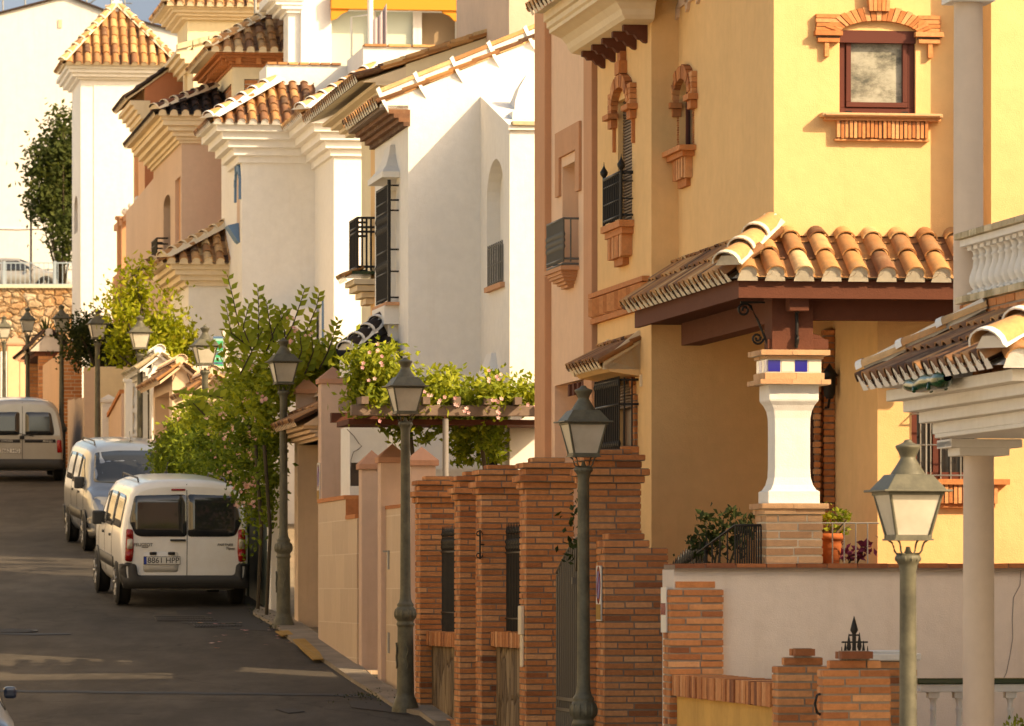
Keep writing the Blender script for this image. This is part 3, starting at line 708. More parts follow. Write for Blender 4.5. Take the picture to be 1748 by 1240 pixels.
mb.box(f.u(1437), f.u(1481), -.012, .012, f.z(1098), f.z(1095)); mb.box(f.u(1449), f.u(1467), -.012, .012, f.z(1086), f.z(1083))
mb.build('gate_leaf', 'iron', t)

# ------------------------------------------------------------------ white balustrade and retaining wall
def baluster(mb, x, y, z0, h, r=.045, m=0, n=12):
    s = h
    mb.box(x - r, x + r, y - r, y + r, z0, z0 + .08 * s, m); mb.box(x - r, x + r, y - r, y + r, z0 + .92 * s, z0 + s, m)
    mb.lathe([(r * a, z0 + s * b) for a, b in ((.7, .08), (.7, .11), (.45, .14), (.8, .2), (1.0, .3), (.92, .4), (.55, .58), (.45, .72), (.62, .75), (.62, .78), (.45, .80), (.55, .88), (.8, .92))], (x, y, 0), n, m)
f = Fr(1568, 39.4, road(39.4)); t = f.root('terrace_balustrade', 'low white balustrade with green tiled coping below the grey wall', 'balustrade')
zt = f.z(1158); u1 = 2.2
mb = MB(); mb.box(-.02, u1, -.06, .10, zt - .045, zt); mb.build('green_coping', 'ceramic_green', t, bevel=.01)
mb = MB(); mb.box(0, u1, -.045, .085, zt - .105, zt - .045); mb.box(0, u1, -.045, .085, zt - .75, zt - .66); mb.build('rail', 'white_trim', t, bevel=.006)
for k in range(10):
    b = MB(); baluster(b, .115 + k * .197, .02, zt - .66, .555, .042); b.build('baluster', 'white_trim', t)
f = Fr(1321, 43.0, 0.0); YH = f
t = f.root('retaining_wall', 'long grey plastered retaining wall with flat brick coping under the porch', 'retaining wall')
mb = MB(); u0, u1 = f.u(1150, -.42), 7.0
mb.box(u0, u1, -.42, .1, -3.2, .155); mb.build('wall_face', 'greywall', t)
mb = MB(); n = int((u1 - u0) / .25)
for k in range(n): mb.box(u0 + k * .25 + .004, u0 + (k + 1) * .25 - .004, -.47 + R.uniform(-.006, .006), .05, .168 + R.uniform(-.003, .003), .203 + R.uniform(-.004, .003), 0, max(0, min(1, R.gauss(.12, .12))))
mb.box(u0, u1, -.46, .04, .15, .19, 1); mb.build('coping', ['brick', 'jointdark'], t)
mb = MB(); pts = [(1743, 968), (1741, 1000), (1730, 1020), (1728, 1060), (1729, 1090), (1724, 1120), (1718, 1150), (1702, 1180)]
mb.tube([(f.u(x, -.421), -.421, f.z(y, 0, -.421)) for x, y in pts], .0035, 4); mb.build('crack', 'grey', t)

# ------------------------------------------------------------------ yellow house
f = YH; t = f.root('yellow_house', 'large yellow house with tiled corner porch and brick window surrounds', 'house')
Lb = f.v(1158); uL = f.u(1112, Lb); vP = f.v(1020, uL); ZT = 5.75; uR = f.u(1692, -.38)
wx0, wx1, wz0, wz1 = f.u(1433), f.u(1563), f.z(193), f.z(50)
def ns(px, v_=True): return f.v(px)
# main upper block with the big front window and the narrow side window
na, nb = f.v(1183), f.v(1160); nz0, nzs, nzt = f.z(255, 0, (na + nb) / 2), f.z(165, 0, (na + nb) / 2), f.z(135, 0, (na + nb) / 2)
nd = .5 * (na + nb)
mb = MB()
block(mb, 0, uR + 3.5, 0, 9, f.z(402), ZT, [(rect(wx0, wx1, wz0, wz1 + .0), .13)], [(arch(nd - .36, nd + .36, nz0, nzs, nzt), .10)])
mb.box(uR, uR + 3.5, -.38, 0.0, 2.5, ZT)
mb.build('upper_wall', 'yellow', t)
# left rear block down to the ground, with its tall window and grilled window
ta, tb = f.v(1079, uL), f.v(1055, uL); tz0 = f.z(377, uL, ta); tzs, tzt = f.z(172, uL, ta), f.z(143, uL, ta)
ga, gb = f.v(1086, uL), f.v(1046, uL); gz0 = f.z(762, uL, ga); gz1 = f.z(655, uL, ga)
mb = MB()
block(mb, uL, 6, Lb, vP, -3, ZT, [], [(rect(ta, tb, tz0, tzs + .06), .09), (arch(ga + .1, gb - .1, gz0, gz1 - .1, gz1 + .12), .14)])
mb.build('rear_wall', 'yellow', t)
# lower right bay
fl = f; vb = .35; ub = f.u(1498, vb); vb1 = f.v(1422, ub)
gx0, gx1, gzz0, gzz1 = f.u(1556, vb), f.u(1668, vb), f.z(818, ub, vb), f.z(672, ub, vb)
mb = MB(); block(mb, ub, 7, vb, 8, .0, f.z(402), [(rect(gx0, gx1, gzz0, gzz1), .16)]); mb.build('lower_wall', 'yellow', t)
# porch floor
mb = MB(); mb.box(uL, 6, -.36, Lb, -.3, .158); mb.build('porch_floor', 'terracotta', t)

# --- upper front window
def casement(parent, P, a0, a1, b0, b1, dep, fm='woodred', gm='frost', w=.05, double=True):
    def fbox(x0, x1, z0, z1, t0, t1, m=0):
        vs = [P(x, z, q) for z in (z0, z1) for q in (t0, t1) for x in (x0, x1)]
        mm.mesh(vs, [(0, 1, 3, 2), (4, 6, 7, 5), (0, 4, 5, 1), (2, 3, 7, 6), (0, 2, 6, 4), (1, 5, 7, 3)], m)
    mm = MB()
    for (i, t0, ww) in ((0, dep - .05, w), (w + .004, dep - .065, w * .75)) if double else ((0, dep - .04, w),):
        fbox(a0 + i, a1 - i, b0 + i, b0 + i + ww, t0, dep); fbox(a0 + i, a1 - i, b1 - i - ww, b1 - i, t0, dep)
        fbox(a0 + i, a0 + i + ww, b0 + i + ww, b1 - i - ww, t0, dep); fbox(a1 - i - ww, a1 - i, b0 + i + ww, b1 - i - ww, t0, dep)
    fr = mm.build('window', fm, parent, bevel=.004)
    mm = MB(); mm.poly([P(a0 + .01, b0 + .01, dep - .02), P(a1 - .01, b0 + .01, dep - .02), P(a1 - .01, b1 - .01, dep - .02), P(a0 + .01, b1 - .01, dep - .02)]); mm.build('pane', gm, fr)
    return fr
P0 = front(0)
fw = casement(t, P0, wx0 + .002, wx1 - .002, wz0, wz1, .09, w=.055)
fw['label'] = 'brown framed window with dusty pane under brick arch'
mb = MB(); mb.box(wx0 + .0, wx1, -.005, .03, wz1 - .10, wz1, 0); mb.build('blind_box', 'woodred', fw)
mb = MB()
for px in (1450, 1546): mb.box(f.u(px) - .025, f.u(px) + .025, -.0 + .025, .045, f.z(191), f.z(187.5))
mb.build('drain_cap', 'iron', fw)
mb = MB(); mb.box(wx0 - .17, wx1 + .20, -.13, .02, wz0 - .035, wz0); mb.box(wx0 - .15, wx1 + .18, -.145, -.11, wz0 - .026, wz0 - .008); mb.build('sill', 'brickpale', t, bevel=.01)
mb = MB(); soldier(mb, P0, f.u(1425), f.u(1582), f.z(235), f.z(206), -.075, 0, 22, 5); mb.box(f.u(1423), f.u(1584), -.055, 0, f.z(239.5), f.z(236), 0, .8)
mb.box(f.u(1405), f.u(1602), -.09, 0, wz0 - .06, wz0 - .036, 0, .8); mb.build('brick_apron', ['brick', 'jointdark'], t)
mb = MB(); cu = (wx0 + wx1) / 2; hw = (f.u(1567) - f.u(1430)) / 2
ca_z = f.z(51); rz = f.z(34) - ca_z
# segmental ring: part of an ellipse
voussoirs(mb, P0, cu, f.z(62), hw * 1.03, f.z(34) - f.z(62), .115, -.06, 0, 21, radians(17), radians(163), 4)
for s in (-1, 1):
    for k, (y0, y1, w0, w1, pr) in enumerate([(24, 30.5, 1392, 1431, .06), (31.5, 38, 1392, 1431, .055), (39, 45, 1392, 1431, .06), (46, 51.5, 1392, 1431, .055), (52.5, 60.5, 1388, 1436, .085), (64.5, 71.5, 1393, 1431, .06)]):
        a, b = f.u(w0), f.u(w1)
        if s > 0: a, b = 2 * cu - b, 2 * cu - a
        mb.box(a + R.uniform(-.006, .006), b + R.uniform(-.004, .004), -pr, 0, f.z(y1), f.z(y0), 0, R.uniform(.4, .9))
    a, b = f.u(1406), f.u(1413.5)
    if s > 0: a, b = 2 * cu - b, 2 * cu - a
    mb.box(a, b, -.05, 0, f.z(96), f.z(72), 0, .7)
    mb.box((cu + s * f_ if False else min(cu + s * (cu - f.u(1431)), cu + s * (cu - f.u(1393)))), max(cu + s * (cu - f.u(1431)), cu + s * (cu - f.u(1393))), -.03, 0, f.z(64), f.z(25), 1)
for k in range(5): mb.prism([(cu - .085 + k * .034, -.09 + R.uniform(-.005, .005), f.z(18)), (cu - .085 + (k + 1) * .034 - .004, -.09, f.z(18)), (cu - .095 + (k + 1) * .038 - .004, -.09, f.z(-22)), (cu - .095 + k * .038, -.09, f.z(-22))], (0, .09, 0), 0, R.uniform(.4, .9))
mb.build('brick_arch', ['brick', 'jointdark'], t)
# --- narrow window on the side wall
PL = side(0)
mb = MB(); voussoirs(mb, PL, nd, nzs - .0, .36, nzt - nzs, .12, -.06, 0, 11, 0, pi, 9)
for s in (-1, 1):
    c0 = nd + s * .45
    for k in range(4): mb.box(-.05, 0, c0 - .09, c0 + .09, nzs + .05 * k - .02, nzs + .05 * k + .026, 0, R.uniform(.3, .8))
    mb.box(-.09, .02, c0 - .14, c0 + .13, nzs - .075, nzs - .025, 0, .5); mb.box(-.06, .02, c0 - .10, c0 + .08, nzs - .15, nzs - .08, 0, .4)
    for k in range(15):
        za = nz0 + (nzs - .15 - nz0) * k / 15; mb.box(-.010 - .004 * (k % 2), .02, nd + s * .385 - .02, nd + s * .385 + .02, za + .004, za + (nzs - .15 - nz0) / 15 - .004, 0, R.uniform(.2, .7))
mb.box(-.15, .0, nd - .50, nd + .50, nz0 - .045, nz0, 0, .6); mb.box(-.11, .0, nd - .42, nd + .42, nz0 - .09, nz0 - .045, 0, .5)
soldier(mb, PL, nd - .32, nd + .32, nz0 - .27, nz0 - .09, -.075, 0, 9, 15); mb.box(-.04, 0, nd - .22, nd + .22, nz0 - .34, nz0 - .27, 0, .4)
mb.build('brick_surround', ['brick', 'jointdark'], t)
casement(t, PL, nd - .36, nd + .36, nz0, nzt, .098, 'woodred', 'glass', .04, False)
# --- tall window with shutter and balconet
PT = side(uL); tc_, th = (ta + tb) / 2, (tb - ta) / 2
mb = MB(); n = 42
for k in range(n):
    za = tz0 + (tzs + .1 - tz0) * k / n; mb.box(uL + .045, uL + .07, ta, tb, za, za + (tzs + .1 - tz0) / n - .010)
mb.box(uL + .065, uL + .09, ta, tb, tz0, tzs + .06); mb.build('roller_shutter', 'shutter', t)
mb = MB(); voussoirs(mb, PT, tc_, tzs - .02, th + .02, tzt - tzs + .02, .12, -.07, 0, 13, 0, pi, 23)
for s in (-1, 1):
    c0 = tc_ + s * (th + .14)
    for k in range(4): mb.box(uL - .06, uL, c0 - .10, c0 + .10, tzs + .05 * k - .05, tzs + .05 * k - .006, 0, R.uniform(.3, .8))
    mb.box(uL - .10, uL, c0 - .17, c0 + .17, tzs - .10, tzs - .052, 0, .5); mb.box(uL - .06, uL, c0 - .10, c0 + .10, tzs - .18, tzs - .105, 0, .4)
    mb.box(uL - .03, uL, c0 - .025, c0 + .025, tzs - .40, tzs - .18, 0, .45)
mb.box(uL - .08, uL, tc_ - .12, tc_ + .12, tzt + .12, tzt + .24, 0, .5); mb.box(uL - .06, uL, tc_ - .08, tc_ + .08, tzt + .24, tzt + .33, 0, .3)
mb.build('brick_arch', ['brick', 'jointdark'], t); mb = MB(); mb.box(uL - .14, uL, ta - .12, tb + .16, tz0 - .06, tz0, 0, .6); mb.box(uL - .11, uL, ta - .08, tb + .10, tz0 - .12, tz0 - .06, 0, .5)
soldier(mb, PT, ta - .02, tb + .02, tz0 - .32, tz0 - .12, -.10, 0, 9, 25); mb.box(uL - .06, uL, tc_ - .22, tc_ + .26, tz0 - .39, tz0 - .318, 0, .4)
mb.build('brick_surround', ['brick', 'jointdark'], t)
mb = MB(); e = .11; zr = tz0 + .44; yA, yB = ta - .05, f.v(1031, uL - .11)
for k in range(11): mb.tube([(uL - e, yA + (yB - yA) * k / 10, tz0 + .02), (uL - e, yA + (yB - yA) * k / 10, zr)], .009, 5)
for z, r in ((zr, .017), (tz0 + .05, .011), (tz0 + .2, .008), (zr - .08, .007)): mb.tube([(uL, yA, z), (uL - e, yA, z), (uL - e, yB, z), (uL, yB, z)], r, 6)
for y in (yA, yB):
    mb.tube([(uL - e, y, tz0 - .02), (uL - e, y, zr + .05)], .014, 6); mb.lathe([(.012, zr + .02), (.035, zr + .05), (.038, zr + .075), (.015, zr + .11), (.006, zr + .13), (.002, zr + .17)], (uL - e, y, 0), 10)
mb.build('balconet_railing', 'iron', t)
# --- grilled ground window with little tiled canopy
mb = MB(); voussoirs(mb, PT, (ga + gb) / 2, gz1 - .1, (gb - ga) / 2 - .1, .2, .12, -.03, 0, 11, 0, pi, 33)
bricks(mb, uL - .03, uL + .02, ga - .08, ga + .1, gz0, gz1 - .1, seed=34, faces='FL'); bricks(mb, uL - .03, uL + .02, gb - .1, gb + .08, gz0, gz1 - .1, seed=35, faces='FL')
bricks(mb, uL - .16, uL, ga - .15, gb + .15, gz0 - .14, gz0, seed=36, faces='FL'); mb.build('brick_surround', ['brick', 'jointdark'], t)
mb = MB(); mb.box(uL + .08, uL + .13, ga + .1, gb - .1, gz0, gz1 + .1, 0)
w_ = mb.build('window', 'door', t)
mb = MB()
for k in range(8): mb.tube([(uL + .02 + .02 * sin(k), ga + .1, gz0 + .38 + k * .028), (uL + .02, gb - .1, gz0 + .38 + k * .028)], .017, 6)
mb.build('rolled_blind', 'shutter', w_)
mb = MB(); e = .18; gB = f.v(1016, uL - .18)
for k in range(14):
    y = ga - .12 + (gB - ga + .12) * k / 13; mb.tube([(uL - e, y, gz0 - .08), (uL - e, y, gz1 + .06)], .009, 5)
    for z in (gz1 - .0, gz0 + .02): mb.lathe([(.01, z - .03), (.02, z), (.01, z + .03)], (uL - e, y, 0), 6)
for z in (gz0 - .06, gz0 + .38, gz1 + .03): mb.tube([(uL, ga - .12, z), (uL - e, ga - .12, z), (uL - e, gB, z), (uL, gB, z)], .012, 6)
for uu in (.06, .13): mb.tube([(uL - uu, ga - .12, gz0 - .06), (uL - uu, ga - .12, gz1 + .05)], .008, 5)
mb.build('window_grille', 'iron', t)
mb = MB(); ya, yb = ga - .22, gb + .22; ze = gz1 + .16
sl = .62; ca = 1 / sqrt(1 + sl * sl)
tiles(mb, (uL - .34, yb, ze), (0, -1, 0), (ca, 0, sl * ca), yb - ya, .40, None, .2, -.12)
for y in (ya - .0, yb - .06): mb.prism([(uL - .34, y, ze - .04), (uL, y, ze - .04 - .0), (uL, y, ze + .34 * sl + .10), (uL - .02, y, ze + .34 * sl + .10), (uL - .34, y, ze + .05)], (0, .06, 0), 1)
mb.prism([(uL - .34, ya, ze - .01), (uL, ya, ze + .34 * sl - .01), (uL, ya, ze - .10), (uL - .28, ya, ze - .06)], (0, yb - ya, 0), 2)
mb.build('window_canopy', ['tile', 'cream_trim', 'yellow'], t)
mb = MB(); y = f.v(1096, uL); mb.box(uL - .02, uL, y - .02, y + .02, f.z(660, uL, y), f.z(640, uL, y)); mb.build('vent_plate', 'cream_trim', t)
# --- zigzag brick band
mb = MB(); y0, y1 = Lb + .12, f.v(1016, uL); zb_, zt_ = f.z(500, uL, Lb) , f.z(470, uL, Lb); zb_ = zt_ - .24
mb.box(uL - .05, uL, y0, y1, zb_ - .05, zb_, 0, .5); mb.box(uL - .07, uL, y0 - .03, y1, zt_ - .045, zt_, 0, .5); mb.box(uL - .012, uL, y0, y1, zb_, zt_ - .045, 1, .3)
n = int((y1 - y0) / .21)
for k in range(n):
    c = y0 + (k + .5) * (y1 - y0) / n; w = (y1 - y0) / n * .48
    mb.mesh([(uL, c - w, zb_), (uL, c + w, zb_), (uL - .085, c, zb_ + .02), (uL, c - w, zt_ - .045), (uL, c + w, zt_ - .045), (uL - .085, c, zt_ - .06)],
            [(0, 2, 1), (0, 3, 5, 2), (2, 5, 4, 1), (3, 4, 5)], 0, R.uniform(.3, .7))
mb.build('brick_frieze', ['brick', 'jointdark'], t)
# --- cornice with timber brackets
vc0, vc1 = Lb + .12, vP - .05; zc = 5.08
mb = MB(); prof = [(.18, 0), (.26, .015), (.29, .05), (.31, .10), (.36, .155), (.44, .19), (.475, .20), (.475, .235), (.50, .25), (.50, .30), (.53, .31), (.53, .36)]
for (p0, h0), (p1, h1) in zip(prof, prof[1:]):
    a, b = lambda p, h: [(uL - p, vc1 + p * .0, zc + h), (uL - p, vc0 - p, zc + h), (uL + .0, vc0 - p, zc + h)], None
    A_, B_ = a(p0, h0), a(p1, h1)
    mb.mesh(A_ + B_, [(0, 1, 4, 3), (1, 2, 5, 4)], 0, .5)
mb.poly([(uL - .18, vc1, zc), (uL - .18, vc0 - .18, zc), (uL, vc0 - .18, zc), (uL, vc1, zc)], 0)
mb.poly([(uL - p, vc1, zc + h) for p, h in prof] + [(uL, vc1, zc + .36), (uL, vc1, zc)], 0)
mb.box(uL - .53, uL + .3, vc0 - .53, vc1, zc + .36, zc + .40)
mb.build('cornice', 'cream_trim', t)
for k in range(5):
    v_ = vc0 + .08 + k * (vc1 - vc0 - .5) / 4; b = MB()
    b.prism([(uL - .22, v_, zc), (uL, v_, zc), (uL, v_, zc - .16), (uL - .03, v_, zc - .155), (uL - .06, v_, zc - .13), (uL - .09, v_, zc - .125), (uL - .12, v_, zc - .085), (uL - .17, v_, zc - .085), (uL - .19, v_, zc - .055), (uL - .22, v_, zc - .05)], (0, .09, 0)); b.build('bracket', 'wood', t)
mb = MB(); sl = .55; ca = 1 / sqrt(1 + sl * sl); ev, ezz = uL - .62, zc + .40
tiles(mb, (ev, vc1 + .05, ezz), (0, -1, 0), (ca, 0, sl * ca), vc1 - vc0 + .6, 1.3, None, .2, -.05)
tiles(mb, (ev, vc0 - .58, ezz), (1, 0, 0), (0, ca, sl * ca), .7, .6, None, .2, 0)
mb.prism([(ev + .02, vc0 - .5, ezz - .01), (ev + 1.3 * ca, vc0 - .5, ezz + 1.3 * sl * ca), (ev + 1.3 * ca, vc0 - .5, ezz - .0)], (0, vc1 - vc0 + .5, 0), 1)
mb.build('eave_roof', ['tile', 'mortar'], t)
# scalloped plaster frieze high on the side wall
mb = MB()
for k in range(6):
    y = f.v(1158) - .25 - k * .52; mb.prism([(-.03, y - .26, 5.2), (-.03, y + .26, 5.2), (-.03, y + .26, f.z(30 - k * 14, 0, y)), (-.03, y + .2, f.z(26 - k * 14, 0, y)), (-.03, y + .08, f.z(-2 - k * 14, 0, y)), (-.03, y - .15, f.z(-10 - k * 14, 0, y)), (-.03, y - .26, f.z(22 - k * 14, 0, y))], (.03, 0, 0))
mb.build('scalloped_frieze', 'tan', t)
# main roof
mb = MB(); mb.box(-.35, uR + 3.8, -.35, 9.2, ZT, ZT + .2, 1); hip_roof(mb, -.5, uR + 3.9, -.5, 9.4, ZT + .2, .5, 'F'); mb.build('roof', ['tile', 'cream_trim'], t)

# --- porch: roof, beams, column
ue, ve, ze = f.u(1252, -.62), -.62, f.z(478, 0, -.62) + .02
mb = MB(); sF = (f.z(402) - ze - .03) / .62; sL_ = (f.z(402) - ze - .03) / (-ue); 
cF = 1 / sqrt(1 + sF * sF); cL = 1 / sqrt(1 + sL_ * sL_); uE = f.u(1648, -.62) + .6
k_ = (-ue) / .62
tiles(mb, (ue, ve, ze), (1, 0, 0), (0, cF, sF * cF), uE - ue, .62 / cF + .06, lambda a, l: a > l * cF * k_ - .02, .226, .06)
tiles(mb, (ue, Lb - .02, ze), (0, -1, 0), (cL, 0, sL_ * cL), Lb - ve - .02, (-ue) / cL + .04, lambda a, l: a < (Lb - ve) - l * cL / k_ + .02, .226, -.05, ex=.28)
caps(mb, (ue - .03, ve - .03, ze + .02), (0, 0, ze + .62 * sF + .06), .115)
for q in ([(ue, ve, ze), (uE, ve, ze), (uE, 0, ze + .62 * sF), (0, 0, ze + .62 * sF)], [(ue, Lb, ze), (ue, ve, ze), (0, 0, ze + .62 * sF), (0, Lb, ze + .62 * sF)]):
    mb.poly([Vector(p) - Vector((0, 0, .01)) for p in q], 1)
pr = mb.build('porch_roof', ['tile', 'mortar'], t)
zs = ze - .015
mb = MB()
mb.box(ue + .05, uE, ve + .04, ve + .08, zs - .15, zs); mb.box(ue + .05, ue + .09, ve + .08, Lb - .03, zs - .151, zs - .001)
mb.box(ue + .09, uE, ve + .08, Lb - .02, zs - .12, zs - .09, 0, .1)
fa = mb.build('fascia', 'wood', t)
cu0, cu1 = f.u(1308, -.42), f.u(1405, -.42); cc = (cu0 + cu1) / 2; ccv = -.42 + .235
bz0 = 2.17; mb = MB()
mb.box(cc - .06, uE, ccv - .10, ccv + .06, bz0 + .01, zs - .12); mb.box(cc - .11, cc + .07, ccv + .06, f.v(1163, cc - .11), bz0, zs - .12)
mb.build('beam', 'wood', t)
mb = MB(); mb.box(cc - .17, cc + .17, ccv - .15, ccv + .17, 1.93, bz0 + .2); mb.box(cc - .2, cc + .30, ccv - .13, ccv - .09, 1.94, 2.02)
mb.box(cc - .06, cc + .10, ccv - .32, ccv - .1, bz0 + .07, bz0 + .2)
mb.prism([(cc + .17, ccv - .12, 1.935), (cc + .27, ccv - .12, 1.935), (cc + .30, ccv - .12, 1.97), (cc + .27, ccv - .12, 2.02), (cc + .22, ccv - .12, 2.05), (cc + .17, ccv - .12, 2.07)], (0, .2, 0))
mb.build('timber_capital', 'wood', t, bevel=.006)
mb = MB()
def cxb(h, z0, z1, m_=0, tt=.7): mb.box(cc - h, cc + h, ccv - h, ccv + h, z0, z1, m_, tt)
bricks(mb, cc - .285, cc + .285, ccv - .285, ccv + .285, 1.885, 1.93, course=.045, seed=61, joint=.004)
bricks(mb, cc - .24, cc + .24, ccv - .24, ccv + .24, 1.855, 1.885, course=.03, seed=62, joint=.003)
bricks(mb, cc - .245, cc + .245, ccv - .245, ccv + .245, 1.69, 1.745, course=.055, seed=63, joint=.003)
bricks(mb, cc - .29, cc + .29, ccv - .29, ccv + .29, 1.648, 1.69, course=.04, seed=64, joint=.004)
mb.build('brick_capital', ['brickpale', 'mortar'], t)
mb = MB(); cxb(.222, 1.745, 1.855, 0); mb.build('tile_band', 'white_tile', t)
for k in range(4):
    w = .444 / 4
    for nm, P in (('front', lambda a, b, q: (cc - .222 + a, ccv - .222 - q, b)), ('left', lambda a, b, q: (cc - .222 - q, ccv - .222 + a, b))):
        b = MB(); vs = [P(k * w + .005, 1.753, .004), P((k + 1) * w - .005, 1.753, .004), P((k + 1) * w - .005, 1.847, .004), P(k * w + .005, 1.847, .004)]
        b.prism(vs, (0, .004, 0) if nm == 'front' else (.004, 0, 0)); b.build('glazed_tile', 'blue_tile' if k % 2 == 0 else 'white_tile', t)
shaft = [(.205, 1.648), (.205, 1.53), (.200, 1.515), (.178, 1.485), (.158, 1.44), (.148, 1.38), (.146, 1.30), (.146, .98), (.150, .90), (.165, .84), (.188, .80), (.212, .785), (.212, .69)]
mb = MB()
for (a, z0), (b, z1) in zip(shaft, shaft[1:]):
    mb.mesh([(cc + sx * r, ccv + sy * r, z) for r, z in ((a, z0), (b, z1)) for sx, sy in ((-1, -1), (1, -1), (1, 1), (-1, 1))], [(0, 4, 5, 1), (1, 5, 6, 2), (2, 6, 7, 3), (3, 7, 4, 0)])
mb.build('column_shaft', 'white_trim', t, bevel=.006)
mb = MB(); bricks(mb, cc - .275, cc + .275, ccv - .275, ccv + .275, .645, .69, course=.045, seed=65, joint=.004); bricks(mb, cc - .25, cc + .25, ccv - .25, ccv + .25, .60, .645, course=.045, seed=66, joint=.004)
bricks(mb, cc - .232, cc + .232, ccv - .232, ccv + .232, .2, .60, course=.066, seed=67); mb.build('column_base', ['brickpale', 'mortar'], t)
mb = MB()
for s, y in ((1, -.3),):
    x0 = cc + .03; mb.tube(scroll((x0, ccv - .22, 2.27), .06, 1.3, ax=(0, 1, 0)), .014, 6); mb.tube(scroll((x0, ccv - .17, 2.02), .05, 1.3, ax=(0, 1, 0), s=-1), .014, 6); mb.tube([(x0, ccv - .16, 2.27), (x0, ccv - .18, 2.15), (x0, ccv - .17, 2.02), (x0, ccv - .15, 1.95)], .014, 6)
mb.build('scroll_bracket', 'iron', t); mb = MB()
xL = cc - .2
mb.tube(scroll((xL - .17, ccv, 2.26), .06, 1.6), .010, 6); mb.tube(scroll((xL - .06, ccv, 2.03), .05, 1.6, s=-1), .010, 6); mb.tube([(xL - .12, ccv, 2.30), (xL - .06, ccv, 2.18), (xL + .03, ccv, 1.97)], .010, 6); mb.box(xL - .2, xL + .0, ccv - .015, ccv + .015, 2.315, 2.33)
mb.build('scroll_bracket', 'iron', t)
# --- front door with brick jamb inside the porch
dv = f.v(1422, ub) ; pu = f.u(1385, dv); 
mb = MB(); mb.box(f.u(1330, dv), 6, dv, dv + .3, .158, 2.4); mb.build('porch_back_wall', 'yellow', t)
mb = MB(); mb.box(f.u(1335, dv), f.u(1398, dv), dv - .06, dv, .2, f.z(590, 0, dv)); 
for k in range(6): mb.box(f.u(1366, dv), f.u(1392, dv), dv - .085, dv - .06, .3 + k * .24, .3 + k * .24 + .18)
mb.build('front_door', 'door', t, bevel=.01)
mb = MB(); bricks(mb, f.u(1402, dv), f.u(1421, dv), dv - .10, dv, .16, f.z(562, 0, dv), seed=71, faces='FL', blen=.11); bricks(mb, f.u(1385, dv), f.u(1395, dv), dv - .14, dv, .16, f.z(660, 0, dv), seed=72, faces='FL', blen=.09)
bricks(mb, f.u(1380, dv), f.u(1424, dv), dv - .17, dv, f.z(658, 0, dv), f.z(645, 0, dv), seed=73, faces='FL'); mb.build('door_jamb', ['brick', 'jointdark'], t)
mb = MB(); uu, vv = f.u(1416, dv - .25), dv - .25
mb.lathe([(.03, 1.62), (.05, 1.66), (.055, 1.80), (.075, 1.82), (.03, 1.88), (.004, 1.92)], (uu, vv, 0), 6); mb.tube([(uu, vv, 1.62), (uu, vv + .05, 1.55), (uu, dv, 1.55)], .012, 6); mb.build('wall_lantern', 'iron', t)
# --- grilled window of the lower bay
PB = front(vb)
mb = MB(); mb.box(gx0, gx1, vb + .10, vb + .16, gzz0, gzz1); w_ = mb.build('window', 'glass', t)
mb = MB()
for x in (gx0 + .03, (gx0 + gx1) / 2 - .05): mb.box(x - .03, x + .03, vb + .07, vb + .1, gzz0, gzz1)
mb.box(gx0, gx1, vb + .07, vb + .1, gzz1 - .05, gzz1); mb.box(gx0, gx1, vb + .07, vb + .1, gzz0, gzz0 + .06); mb.build('frame', 'woodred', w_)
mb = MB()
for k in range(7): x = gx0 + .09 + k * .085; mb.tube([(x, vb + .06, gzz0), (x, vb + .06, gzz1)], .006, 5)
mb.tube([(f.u(1581, vb - .1), vb - .1, gzz0 - .02), (f.u(1581, vb - .1), vb - .1, gzz1)], .008, 5)
for py in (707, 760, 812): mb.tube([(f.u(1556, vb), vb, f.z(py, ub, vb)), (f.u(1562, vb - .1), vb - .1, f.z(py, ub, vb)), (gx1, vb - .1, f.z(py, ub, vb))], .007, 5)
mb.build('window_grille', 'steel', t)
mb = MB(); mb.box(gx0 + .2, gx1 + .25, vb - .12, vb, gzz0 - .045, gzz0, 0, .5); soldier(mb, PB, f.u(1600, vb), f.u(1700, vb), gzz0 - .20, gzz0 - .045, -.09, 0, 13, 81)
mb.box(f.u(1604, vb), f.u(1696, vb), vb - .06, vb, gzz0 - .235, gzz0 - .2, 0, .4); mb.build('brick_sill', ['brick', 'jointdark'], t)
# --- porch railings
t2 = f.root('porch_railing', 'dark iron porch railing with sloping handrail left of the column', 'railing', 'porch railings')
mb = MB(); ua, ub_ = f.u(1255, -.3), cu0 - .02; zr = f.z(897, 0, -.3)
for k in range(12): mb.tube([(ua + (ub_ - ua) * k / 11, -.3, .2), (ua + (ub_ - ua) * k / 11, -.3, zr)], .0075, 5)
mb.tube([(ua, -.3, zr), (ub_, -.3, zr)], .011, 5); mb.tube([(ua, -.3, zr), (f.u(1190, .3), .3, f.z(945, 0, .3))], .010, 5)
for k in range(4): 
    g_ = (k + 1) / 5; u_ = ua + (f.u(1190, .3) - ua) * g_; v_ = -.3 + .6 * g_; mb.tube([(u_, v_, .18), (u_, v_, zr + (f.z(945, 0, .3) - zr) * g_)], .0065, 5)
mb.build('bars', 'iron', t2)
t2 = f.root('porch_railing', 'thin pale metal porch railing right of the column', 'railing', 'porch railings')
mb = MB(); ua, ub_ = cu1 + .0, f.u(1501, -.3); zr = f.z(893, 0, -.3)
for px in (1421, 1441, 1461, 1481): mb.tube([(f.u(px, -.3), -.3, .2), (f.u(px, -.3), -.3, zr)], .006, 6)
mb.tube([(ua, -.3, zr), (ub_, -.3, zr)], .006, 5); mb.build('bars', 'steel', t2)

